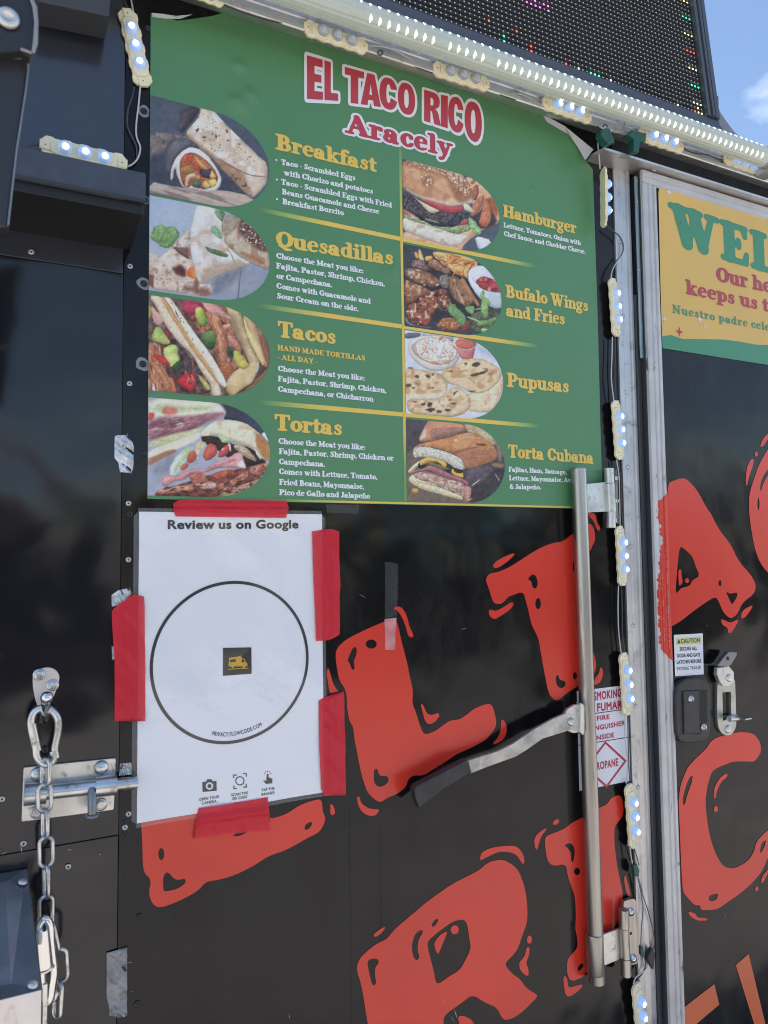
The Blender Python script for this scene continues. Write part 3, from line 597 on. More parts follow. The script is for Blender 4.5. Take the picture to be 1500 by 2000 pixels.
# the same paint runs over the moulding as a thin film on its ribs
fm = MB()
edge = [(960, 1302), (985, 1283), (1013, 1284), (1033, 1289), (1067, 1292), (1083, 1287), (1117, 1285), (1150, 1281), (1200, 1283), (1233, 1286), (1262, 1287), (1277, 1290)]
prx, pry = [p[0] for p in prof], [p[1] for p in prof]; NS = 26; rows = []
for z in np.linspace(W(1295, 1291, DY)[2], W(1305, 958, DY)[2], 260):
    py = Pr((DX + .02, DY, z))[1]; xl = W(np.interp(py, [e[0] for e in edge], [e[1] for e in edge]) + 2.0 * sin(py * .21) + 1.2 * sin(py * .57), py, DY)[0]
    xr = DX + .0425; xl = min(max(xl, DX + .001, DX + .001 + (py - 1262) * .0012 if py > 1262 else 0, DX + .0425 - (py - 950) * .0016 if py < 972 else 0), xr - .0004)
    for k in range(NS): x = xl + (xr - xl) * k / (NS - 1); fm.v.append((x, float(np.interp(x, prx[1:], pry[1:])) - .0005, z)); 
fm.f = [(j * NS + i, j * NS + i + 1, (j + 1) * NS + i + 1, (j + 1) * NS + i) for j in range(259) for i in range(NS - 1)]; fm.sm = [False] * len(fm.f)
fm.build('paint_film', REDP, TR)
letter('painted_letter', [(1463, 967), (1470, 943), (1480, 913), (1490, 893), (1510, 860), (1540, 850), (1620, 870), (1620, 1150), (1540, 1150), (1500, 1120), (1483, 1097), (1473, 1067), (1467, 1033), (1463, 1000)],
  [[(1484, 955), (1487, 935), (1500, 915), (1504, 920), (1490, 945), (1486, 960)], [(1479, 985), (1481, 968), (1484, 985), (1481, 1000)]],
  [[(1456, 945), (1458, 915), (1465, 898), (1473, 895), (1470, 912), (1463, 930), (1459, 950)], ellp(1477, 887, 3, 5), [(1484, 873), (1489, 858), (1500, 846), (1503, 852), (1491, 872)]], YD, 'red letter C cut off by the right edge of the photo')
letter('painted_letter', [(1342, 1500), (1360, 1480), (1380, 1462), (1388, 1448), (1400, 1440), (1427, 1433), (1450, 1429), (1473, 1433), (1485, 1450), (1487, 1467), (1480, 1480), (1472, 1488), (1463, 1487), (1433, 1487), (1417, 1493), (1400, 1500), (1390, 1507), (1382, 1533), (1377, 1567), (1383, 1617), (1390, 1647), (1400, 1673), (1413, 1693), (1433, 1697), (1460, 1683), (1473, 1663), (1477, 1643), (1500, 1620), (1530, 1600), (1530, 1640), (1500, 1673), (1490, 1700), (1467, 1727), (1443, 1747), (1420, 1763), (1400, 1777), (1368, 1778), (1368, 1767), (1357, 1769), (1340, 1750), (1333, 1740), (1330, 1683), (1327, 1600), (1325, 1567), (1329, 1533), (1337, 1513)],
  [[(1333, 1570), (1335, 1550), (1345, 1520), (1353, 1513), (1352, 1525), (1343, 1550), (1337, 1573)], [(1383, 1755), (1387, 1748), (1403, 1744), (1400, 1757), (1388, 1761)], [(1484, 1660), (1488, 1645), (1497, 1640), (1492, 1657), (1485, 1667)]],
  [[(1393, 1555), (1396, 1535), (1408, 1517), (1420, 1510), (1421, 1517), (1408, 1527), (1400, 1545), (1397, 1562)], ellp(1398, 1580, 4, 6), [(1343, 1779), (1360, 1785), (1360, 1792), (1382, 1793), (1381, 1798), (1362, 1798), (1348, 1790)], [(1485, 1723), (1490, 1710), (1500, 1697), (1500, 1705), (1490, 1725)], ellp(1478, 1736, 3, 5)], YD, 'red letter C painted under the door latch')
letter('painted_stroke', [(1318, 1982), (1395, 1922), (1405, 1962), (1360, 2000), (1340, 2040), (1320, 2040)], Y=YD, m=ORGP, sm=0)
letter('painted_stroke', [(1437, 1885), (1462, 1863), (1495, 2000), (1500, 2030), (1480, 2030), (1473, 2000)], Y=YD, m=ORGP, sm=0)

SCR = mat('scratch_bare', (.42, .42, .42), .5)
for (xa, ya, xb, yb, t) in ((40, 1648, 43, 1668, .0011), (2, 1670, 14, 1662, .0009), (193, 1668, 196, 1669, .0016), (133, 1658, 140, 1661, .0012), (250, 1880, 258, 1879, .0007), (256, 1936, 261, 1938, .0006), (564, 1980, 566, 1990, .0009), (868, 1950, 867, 1963, .0010), (887, 1970, 893, 1990, .0014), (880, 1984, 888, 1998, .0008), (1413, 1795, 1420, 1781, .0005), (1480, 1960, 1484, 1978, .0007), (1475, 1930, 1478, 1950, .0006), (1380, 1221, 1383, 1223, .0012), (1400, 1322, 1402, 1326, .0008), (700, 1160, 716, 1168, .0005), (900, 1230, 912, 1226, .0006)):
    y_ = -.0016 if xa < 262 else (YD - .0003 if xa > 1300 else -.0012); A, B = W(xa, ya, y_), W(xb, yb, y_); d = np.array([B[0] - A[0], B[2] - A[2]]); n_ = np.array([-d[1], d[0]]) / np.linalg.norm(d) * t / 2
    flat(MB(), [[(A[0], A[2]), (A[0] + d[0] * .5 + n_[0], A[2] + d[1] * .5 + n_[1]), (B[0], B[2]), (A[0] + d[0] * .5 - n_[0], A[2] + d[1] * .5 - n_[1])]], y_).build('scratch', SCR, TR)

# ------------------------------------------------------------------ printed pictures: colours computed per point of the sheet
_rs = np.random.RandomState(5); _LAT = _rs.rand(64, 64)
def vnoise(X, Y, s, seed=0):
    X = X / s + seed * 7.3; Y = Y / s + seed * 3.1; xi = np.floor(X).astype(int); yi = np.floor(Y).astype(int); fx = X - xi; fy = Y - yi
    fx = fx * fx * (3 - 2 * fx); fy = fy * fy * (3 - 2 * fy); L = lambda a, b: _LAT[(b + seed * 13) % 64, (a + seed * 5) % 64]
    return (L(xi, yi) * (1 - fx) + L(xi + 1, yi) * fx) * (1 - fy) + (L(xi, yi + 1) * (1 - fx) + L(xi + 1, yi + 1) * fx) * fy
def fbm(X, Y, s, seed=0): return .5 * vnoise(X, Y, s, seed) + .3 * vnoise(X, Y, s / 2.1, seed + 1) + .2 * vnoise(X, Y, s / 4.3, seed + 2) - .5
def paint(X, Y, spec):
    C = np.zeros(X.shape + (3,)); k = 0
    def put(sd, col, o, box=None):
        nonlocal C, k
        k += 1; soft = o.get('s', 6)
        a = np.clip(.5 - sd / soft, 0, 1) * o.get('a', 1)
        c = np.array(col, float) * np.ones(sd.shape + (3,))
        if 'g' in o:
            (gx0, gy0), (gx1, gy1), c2 = o['g']; t = np.clip(((Xb - gx0) * (gx1 - gx0) + (Yb - gy0) * (gy1 - gy0)) / ((gx1 - gx0) ** 2 + (gy1 - gy0) ** 2), 0, 1)[..., None]
            c = c * (1 - t) + np.array(c2, float) * t
        n = o.get('n', 14)
        st = o.get('st', (1, 1, 0)); ca, sa = cos(radians(st[2])), sin(radians(st[2])); U = (Xb * ca + Yb * sa) / st[0]; V = (-Xb * sa + Yb * ca) / st[1]
        if n: c = c + n * 2.4 * fbm(U, V, o.get('ns', 60), k)[..., None] * np.array(o.get('nc', (1, 1, 1)))
        ee = o.get('e', (.13, 12)) if o.get('s', 6) < 18 else o.get('e', (0, 10)); c = c * (1 - ee[0] * np.exp(np.minimum(sd, 0) / ee[1]))[..., None]
        if ee[0] and len(box) and sd.size: c = c * (1 + .10 * np.clip(-sd / 60, 0, 1) * (1 - np.clip(-sd / 160, 0, 1)))[..., None]
        if sd.size > 60 and min(sd.shape) > 3 and n:
            h0 = fbm(U, V, o.get('ns', 60) * .45, k) - fbm(U + 7, V + 9, o.get('ns', 60) * .45, k)
            c = c * (1 + (.013 * min(n, 40)) * h0)[..., None]
            if o.get('s', 6) < 18 and sd.min() > -900:
                gy_, gx_ = np.gradient(sd); nn = np.hypot(gx_, gy_) + 1e-6; lit_ = (gy_ * .85 - gx_ * .4) / nn
                c = c * (1 + .17 * lit_ * np.exp(np.minimum(sd, 0) / 34))[..., None]
        if 'sp' in o:   # blots: (colour, scale, threshold, strength)
            for q, (sc_, ss, th, am) in enumerate(o['sp']):
                m = np.clip((vnoise(U, V, ss, k + 9 + q) - th) * 9, 0, 1)[..., None] * am; c = c * (1 - m) + np.array(sc_, float) * m
        C[box] = C[box] * (1 - a[..., None]) + c * a[..., None]
    for it in spec:
        col, pts = it[0], it[1]; o = it[2] if len(it) > 2 else {}
        if pts is None:
            Xb, Yb = X, Y; put(np.full(X.shape, -1e3), col, o, (slice(None), slice(None))); continue
        if isinstance(pts, tuple) and pts[0] == 'dots':   # scatter: ('dots', polygon, count, size, aspect)
            _, poly, cnt, sz, asp = pts; r2 = np.random.RandomState(k + 3); P = np.array(poly); n_ = 0
            while n_ < cnt:
                q = P.min(0) + r2.rand(2) * (P.max(0) - P.min(0))
                ins = False
                for i in range(len(P)):
                    (x0, y0), (x1, y1) = P[i], P[(i + 1) % len(P)]
                    if (y0 > q[1]) != (y1 > q[1]) and q[0] < (x1 - x0) * (q[1] - y0) / (y1 - y0) + x0: ins = not ins
                if not ins: continue
                n_ += 1; a_ = r2.rand() * 3.14; s_ = sz * (.5 + r2.rand())
                bx = np.where((np.abs(X - q[0]) < s_ * 2).any(0))[0]; by = np.where((np.abs(Y - q[1]) < s_ * 2.2).any(1))[0]
                if not len(bx) or not len(by): continue
                sl = (slice(by[0], by[-1] + 1), slice(bx[0], bx[-1] + 1)); dx, dy = X[sl] - q[0], Y[sl] - q[1]
                u = dx * cos(a_) + dy * sin(a_); v = (-dx * sin(a_) + dy * cos(a_)) * asp
                a = np.clip((s_ - np.hypot(u, v)) / 5 + .3, 0, 1)[..., None] * o.get('a', .9)
                C[sl] = C[sl] * (1 - a) + np.array(col, float) * (.85 + .3 * r2.rand()) * a
            k += 1; continue
        P = np.array(pts, float); m = 30
        ok = (X > P[:, 0].min() - m) & (X < P[:, 0].max() + m) & (Y > P[:, 1].min() - m) & (Y < P[:, 1].max() + m)
        if not ok.any(): continue
        r = np.where(ok.any(1))[0]; c_ = np.where(ok.any(0))[0]; sl = (slice(r[0], r[-1] + 1), slice(c_[0], c_[-1] + 1)); Xb, Yb = X[sl], Y[sl]
        sp_ = pts if o.get('hard') else smooth(pts, 1)
        sd = poly_sd(Xb + o.get('w', 5) * 2 * fbm(Xb, Yb, 50, k), Yb + o.get('w', 5) * 2 * fbm(Xb, Yb, 50, k + 31), [sp_]); put(sd, col, o, sl)
    C = C + (13 * fbm(X, Y, 13, 3) + 20 * fbm(X, Y, 46, 5))[..., None] + np.array((5, 0, -6)) * vnoise(X, Y, 70, 8)[..., None]
    g_ = C.mean(-1, keepdims=True); C = g_ + (C - g_) * .90
    return np.clip((C - 118) * 1.10 + 122, 2, 250)
DK = (66, 72, 84)
PIC = {}
GREEN = (.094, .252, .108); INK_K, INK_V = 1.08, .014
BRN = (92, 62, 55)
PIC['burrito'] = (285, 180, 6, [
 ((84, 92, 104), None, dict(n=6, ns=300)),
 ((120, 112, 108), [(30, 480), (250, 490), (420, 520), (560, 560), (600, 700), (450, 900), (200, 900), (30, 860)], dict(n=16, sp=[((90, 84, 90), 55, .62, .7)])),
 ((72, 76, 88), [(30, 760), (250, 700), (420, 560), (620, 640), (900, 800), (1000, 1000), (1250, 1180), (1150, 1240), (800, 1180), (300, 1120), (30, 1060)], dict(s=60, n=8)),
 ((176, 158, 146), [(30, 1050), (300, 1110), (700, 1180), (880, 1150), (1240, 1230), (1300, 1400), (30, 1400)], dict(n=12, st=(6, .5, 18), ns=40, sp=[((120, 98, 94), 60, .66, .6)])),
 ((84, 80, 84), [(380, 240), (560, 170), (640, 175), (620, 240), (560, 330), (460, 440), (420, 500), (355, 450), (360, 400), (400, 320)], dict(n=16, e=(.2, 40))),
 ((206, 188, 168), [(640, 180), (760, 215), (850, 300), (980, 440), (1200, 650), (1330, 780), (1420, 850), (1420, 1060), (1330, 1180), (1240, 1255), (1150, 1180), (1040, 1060), (930, 960), (800, 800), (640, 680), (520, 580), (450, 490), (560, 370), (620, 290)], dict(n=15, ns=90, e=(.22, 26), sp=[((190, 165, 140), 120, .6, .5), ((232, 230, 228), 100, .66, .6)])),
 ((158, 122, 96), [(450, 490), (560, 570), (700, 690), (860, 800), (1000, 880), (1140, 950), (1180, 1060), (1260, 1230), (1130, 1170), (1000, 1020), (880, 920), (760, 780), (600, 680), (500, 580)], dict(s=44, a=.8, n=18)),
 ((150, 108, 92), [(840, 780), (960, 850), (1100, 930), (1240, 985), (1400, 995), (1400, 1003), (1240, 995), (1100, 942), (950, 864), (836, 792)], dict(s=8)),
 (BRN, ('dots', [(600, 260), (760, 260), (1000, 520), (1300, 800), (1340, 960), (1100, 900), (800, 720), (520, 480)], 60, 8, 1.4), dict(a=.6)),
 ((80, 56, 54), ('dots', [(560, 360), (620, 380), (900, 420), (1100, 620), (1120, 700), (900, 700), (700, 600), (520, 480)], 10, 17, 1.8), dict(a=.75)),
 ((110, 78, 70), ('dots', [(940, 960), (1060, 960), (1280, 1180), (1230, 1230), (1100, 1130)], 12, 20, 2), dict(a=.7)),
 ((104, 102, 108), [(215, 700), (260, 580), (400, 540), (560, 590), (640, 680), (500, 660), (400, 720), (330, 800), (300, 920), (290, 1030), (240, 960), (205, 850)], dict(n=14, st=(1, 4, 25), e=(.25, 40))),
 ((214, 204, 196), [(300, 1050), (280, 1020), (290, 900), (340, 790), (420, 700), (520, 650), (620, 680), (720, 750), (800, 860), (870, 980), (880, 1060), (850, 1130), (780, 1190), (660, 1180), (530, 1150), (440, 1140), (400, 1080), (350, 960), (345, 900), (320, 930), (318, 1010)], dict(n=10, e=(.2, 12))),
 ((170, 104, 66), [(385, 880), (400, 800), (440, 740), (540, 715), (640, 760), (720, 830), (790, 900), (840, 1000), (830, 1070), (780, 1120), (700, 1150), (560, 1130), (520, 1100), (500, 1130), (440, 1120), (400, 1010)], dict(n=34, ns=40, e=(.3, 16))),
 ((206, 92, 70), [(430, 750), (480, 730), (490, 800), (450, 850), (420, 810)], dict()), ((198, 88, 64), [(490, 740), (540, 730), (560, 790), (530, 850), (490, 800)], dict()), ((190, 82, 66), [(550, 810), (600, 830), (640, 890), (600, 940), (550, 890)], dict()),
 ((172, 124, 72), [(390, 900), (470, 870), (560, 890), (560, 940), (480, 990), (410, 960)], dict(n=20)), ((216, 170, 96), [(580, 770), (640, 830), (700, 890), (690, 925), (620, 870), (575, 800)], dict()),
 ((84, 66, 78), [(620, 900), (700, 920), (760, 900), (780, 960), (740, 1030), (660, 1010), (620, 960)], dict(n=16)), ((216, 178, 104), [(760, 920), (790, 960), (815, 1010), (780, 1030), (740, 1010)], dict()),
 ((222, 192, 108), [(720, 1050), (780, 1030), (825, 1040), (820, 1110), (760, 1130)], dict()), ((206, 176, 110), [(660, 1060), (710, 1045), (750, 1110), (720, 1150), (660, 1130)], dict()),
 ((96, 112, 92), ellp(592, 1080, 52, 46), dict(e=(.3, 12))), ((216, 178, 150), [(460, 1000), (520, 960), (580, 970), (580, 1010), (520, 1020), (490, 1070), (480, 1130), (450, 1110)], dict()), ((208, 150, 90), [(585, 990), (620, 980), (640, 1020), (600, 1035)], dict())])
PIC['quesadilla'] = (285, 375, 6, [
 ((176, 186, 204), None, dict(n=5, ns=300, g=((200, 100), (1300, 1200), (140, 146, 160)))),
 ((190, 180, 172), [(20, 700), (90, 720), (170, 760), (130, 900), (20, 900)], dict(n=10)),
 ((200, 184, 168), [(515, 425), (440, 500), (330, 610), (260, 690), (160, 770), (20, 900), (20, 1140), (400, 1190), (780, 1240), (775, 1090), (620, 1085), (560, 860), (520, 640)], dict(n=16, ns=70, e=(.12, 20), sp=[((120, 72, 56), 110, .68, .85), ((150, 108, 88), 40, .66, .5), ((226, 220, 214), 90, .66, .5)])),
 ((104, 60, 52), [(320, 880), (420, 860), (470, 920), (450, 1000), (380, 990), (310, 920)], dict(s=40, w=18, n=20)), ((112, 66, 58), [(300, 640), (400, 660), (500, 650), (510, 790), (420, 740), (330, 680)], dict(s=36, w=16, a=.8)),
 ((120, 76, 64), [(420, 1100), (620, 1120), (740, 1130), (740, 1220), (560, 1200), (440, 1160)], dict(s=50, w=20, a=.7)),
 ((240, 92, 40), [(480, 920), (560, 860), (600, 1000), (560, 1030), (480, 990)], dict(g=((480, 950), (600, 950), (250, 160, 90)))),
 ((206, 198, 188), [(600, 150), (760, 160), (900, 215), (950, 330), (1130, 330), (1060, 420), (900, 560), (960, 640), (1080, 760), (1240, 840), (1120, 890), (900, 960), (640, 1090), (600, 1030), (550, 850), (515, 650), (515, 480), (560, 260)], dict(n=13, ns=90, e=(.14, 22), sp=[((190, 160, 136), 90, .64, .6), ((224, 224, 224), 110, .62, .5)])),
 ((176, 150, 130), [(640, 960), (760, 880), (900, 820), (1200, 830), (1100, 890), (860, 970), (640, 1085), (630, 1000)], dict(s=60, a=.8)),
 ((150, 132, 110), [(900, 330), (940, 260), (1130, 260), (1140, 330), (1060, 420), (940, 540), (890, 480)], dict(s=26, n=26, ns=40, a=.75)),
 ((184, 168, 146), [(900, 580), (960, 500), (1060, 420), (1130, 330), (1200, 290), (1400, 560), (1450, 700), (1450, 930), (1330, 890), (1200, 830), (1090, 760), (960, 650)], dict(n=14, e=(.2, 18), sp=[((160, 110, 76), 90, .6, .6)])),
 ((110, 80, 68), [(1130, 290), (1200, 300), (1330, 440), (1420, 620), (1430, 720), (1330, 700), (1200, 600), (1080, 500), (1080, 400)], dict(s=44, n=26, ns=36)),
 ((166, 98, 62), [(1110, 700), (1250, 750), (1400, 840), (1380, 870), (1200, 790), (1100, 740)], dict(s=26, a=.7)),
 ((222, 214, 196), ('dots', [(1140, 310), (1200, 300), (1330, 440), (1420, 640), (1330, 690), (1180, 590), (1090, 470)], 70, 10, 1.9), dict(a=.85)),
 ((122, 156, 98), [(45, 510), (110, 400), (180, 390), (230, 420), (320, 410), (390, 480), (380, 550), (300, 640), (250, 670), (180, 650), (120, 600), (60, 560)], dict(w=16, n=26, ns=50)), ((160, 192, 140), [(130, 590), (180, 480), (200, 400), (190, 500), (150, 600)], dict(s=14, a=.6)),
 ((118, 146, 108), [(800, 200), (880, 190), (920, 260), (900, 360), (850, 330), (800, 260)], dict(w=12, n=26, ns=40)), ((138, 176, 142), [(750, 410), (820, 400), (880, 500), (890, 570), (820, 530), (760, 470)], dict(w=8, n=20, ns=40)),
 ((96, 122, 84), [(680, 640), (760, 670), (860, 690), (970, 750), (940, 780), (800, 740), (720, 700)], dict(w=6, n=18)), ((150, 176, 156), [(970, 240), (1010, 220), (1050, 240), (1020, 270)], dict(w=10)),
 ((150, 172, 120), [(940, 640), (952, 650), (1040, 820), (1028, 828)], dict(s=6, w=1)), ((120, 150, 110), [(884, 250), (896, 250), (896, 490), (882, 490)], dict(s=8, w=1)),
 ((206, 140, 96), [(870, 690), (950, 650), (980, 700), (900, 720)], dict(a=.7, s=20)),
 ((104, 106, 118), [(780, 1030), (900, 970), (1120, 890), (1180, 860), (1110, 960), (980, 1100), (780, 1240)], dict(s=70, a=.6)),
 ((92, 96, 106), [(1108, 890), (1114, 890), (1076, 1280), (1062, 1280)], dict(s=6, w=1)), ((90, 76, 74), [(330, 650), (420, 720), (510, 780), (500, 795), (410, 740), (325, 670)], dict(s=10)),
 ((120, 80, 70), ('dots', [(60, 900), (300, 900), (300, 1080), (80, 1080)], 30, 8, 1.2), dict(a=.6))])
PIC['taco'] = (285, 570, 6, [
 ((110, 82, 74), None, dict(n=40, ns=60)),
 ((140, 92, 64), [(1160, 1130), (1420, 880), (1460, 980), (1300, 1250), (1060, 1260), (1050, 1210)], dict(n=16, st=(4, .6, -30))), ((86, 70, 72), [(860, 1100), (950, 1150), (1000, 1220), (1160, 1150), (1420, 900), (1320, 860), (1200, 1080)], dict(n=12, s=14)),
 ((196, 158, 116), [(1110, 200), (1260, 300), (1330, 520), (1380, 760), (1430, 880), (1390, 900), (1300, 760), (1220, 560), (1160, 380)], dict(n=12, e=(.25, 22))), ((150, 104, 78), [(1270, 330), (1400, 500), (1440, 700), (1440, 880), (1390, 800), (1330, 560)], dict(n=26, ns=40)),
 ((226, 192, 140), [(1130, 300), (1170, 330), (1210, 440), (1330, 620), (1380, 800), (1370, 880), (1330, 830), (1230, 640), (1160, 460)], dict(n=10, e=(.15, 14))),
 ((150, 96, 74), [(400, 60), (900, 130), (1000, 300), (1100, 600), (1200, 860), (1000, 1040), (860, 900), (700, 560), (500, 300)], dict(n=50, ns=46, nc=(1.1, .9, .8))),
 ((200, 176, 128), [(900, 140), (1080, 190), (1130, 300), (1180, 520), (1250, 700), (1340, 850), (1250, 1060), (1140, 1130), (1000, 1230), (940, 1180), (930, 1060), (1060, 900), (1220, 880), (1150, 700), (1080, 560), (1000, 400), (960, 250)], dict(n=12, ns=60, e=(.18, 26), sp=[((220, 200, 160), 70, .6, .5)])),
 ((140, 112, 90), [(960, 240), (1060, 300), (1130, 560), (1190, 760), (1150, 740), (1060, 560), (980, 400)], dict(s=60, a=.7)),
 ((178, 62, 86), [(410, 150), (500, 90), (620, 100), (690, 180), (640, 240), (540, 290), (430, 240)], dict(n=14, e=(.25, 24))), ((208, 150, 136), [(640, 100), (820, 130), (900, 230), (1020, 330), (980, 340), (860, 290), (740, 250), (680, 190)], dict(n=26, ns=40, st=(2, .6, 30))),
 ((188, 128, 96), [(700, 240), (860, 290), (900, 420), (930, 600), (950, 820), (880, 860), (840, 700), (820, 480), (740, 380)], dict(n=30, ns=40, st=(.6, 2.4, -12), e=(.2, 16))), ((222, 160, 124), [(880, 400), (990, 380), (990, 420), (930, 450)], dict()),
 ((176, 110, 76), [(850, 820), (1000, 850), (1040, 900), (960, 1040), (890, 1000)], dict(n=30, ns=40)), ((196, 132, 110), [(950, 480), (1050, 570), (1110, 640), (1110, 720), (1030, 660), (960, 580)], dict(n=20)),
 ((190, 190, 96), [(580, 190), (650, 180), (700, 280), (720, 380), (660, 420), (600, 360), (570, 250)], dict(n=12, g=((590, 250), (710, 380), (110, 150, 66)), e=(.2, 10))), ((120, 146, 76), [(620, 520), (760, 450), (810, 480), (820, 620), (760, 700), (680, 640)], dict(g=((780, 460), (700, 640), (60, 92, 62)), n=12)),
 ((176, 176, 82), [(1010, 700), (1060, 680), (1200, 850), (1200, 880), (1130, 925), (1020, 820)], dict(g=((1030, 720), (1060, 800), (188, 178, 88)), e=(.2, 10))), ((64, 84, 66), [(940, 640), (1020, 670), (1020, 800), (950, 760)], dict(s=20)),
 ((176, 116, 86), [(20, 580), (120, 640), (200, 860), (280, 1050), (360, 1180), (20, 1180)], dict(n=40, ns=50, st=(1, 2.6, -20), nc=(1.1, .9, .8))), ((200, 196, 190), [(20, 1010), (80, 1080), (150, 1180), (20, 1180)], dict(n=4)),
 ((196, 158, 80), [(20, 150), (70, 200), (50, 320), (20, 330)], dict()), ((206, 160, 150), [(60, 160), (110, 220), (200, 300), (210, 350), (150, 410), (90, 370), (60, 260)], dict(n=18, e=(.15, 14))),
 ((84, 66, 66), [(200, 400), (300, 520), (520, 780), (700, 1000), (760, 1090), (740, 1210), (400, 1190), (300, 900), (200, 620)], dict(n=34, ns=44)), ((160, 60, 66), [(200, 420), (270, 480), (300, 570), (240, 540)], dict()),
 ((150, 176, 92), [(110, 420), (160, 410), (240, 530), (290, 600), (240, 630), (60, 570), (80, 480)], dict(g=((140, 430), (240, 620), (196, 196, 120)), e=(.2, 12))), ((170, 196, 110), [(180, 680), (300, 615), (370, 640), (370, 750), (410, 790), (320, 890), (260, 860)], dict(g=((340, 660), (220, 760), (206, 206, 130)), e=(.15, 12))), ((66, 92, 62), [(300, 880), (370, 810), (420, 830), (400, 920), (280, 920)], dict()),
 ((204, 62, 58), [(60, 730), (200, 750), (290, 860), (240, 870), (130, 810)], dict(e=(.2, 14))), ((200, 52, 62), [(330, 1050), (480, 950), (570, 930), (580, 1080), (530, 1180), (440, 1130)], dict(e=(.25, 18), n=10)), ((196, 120, 78), [(270, 1010), (310, 1020), (360, 1170), (300, 1185)], dict()),
 ((184, 126, 92), [(40, 800), (160, 880), (260, 1020), (280, 1180), (220, 1180), (170, 1010), (60, 880)], dict(n=22, e=(.2, 12))), ((190, 180, 96), [(600, 970), (650, 1000), (760, 1130), (720, 1170), (670, 1120)], dict(e=(.2, 10))),
 ((218, 196, 172), [(30, 45), (180, 50), (240, 180), (420, 470), (600, 760), (760, 950), (870, 1120), (870, 1230), (750, 1220), (760, 1100), (640, 930), (540, 740), (400, 620), (240, 420), (140, 220)], dict(n=14, ns=40, e=(.2, 14), sp=[((190, 160, 130), 40, .68, .5)])),
 ((204, 156, 98), [(170, 60), (220, 60), (320, 250), (480, 500), (700, 800), (870, 1080), (850, 1100), (700, 900), (560, 720), (420, 480), (250, 230)], dict(s=14, n=10)),
 ((224, 208, 188), [(200, 55), (280, 60), (400, 240), (560, 480), (760, 740), (900, 980), (940, 1090), (920, 1140), (860, 1090), (740, 880), (560, 640), (400, 380), (270, 160)], dict(n=12, ns=50, e=(.14, 10))),
 ((84, 58, 50), ('dots', [(280, 100), (420, 330), (640, 640), (900, 1080), (860, 1050), (560, 640), (330, 240)], 16, 9, 1.6), dict(a=.7)), ((90, 62, 52), [(340, 210), (360, 250), (382, 306), (368, 300), (345, 250)], dict(s=6))])
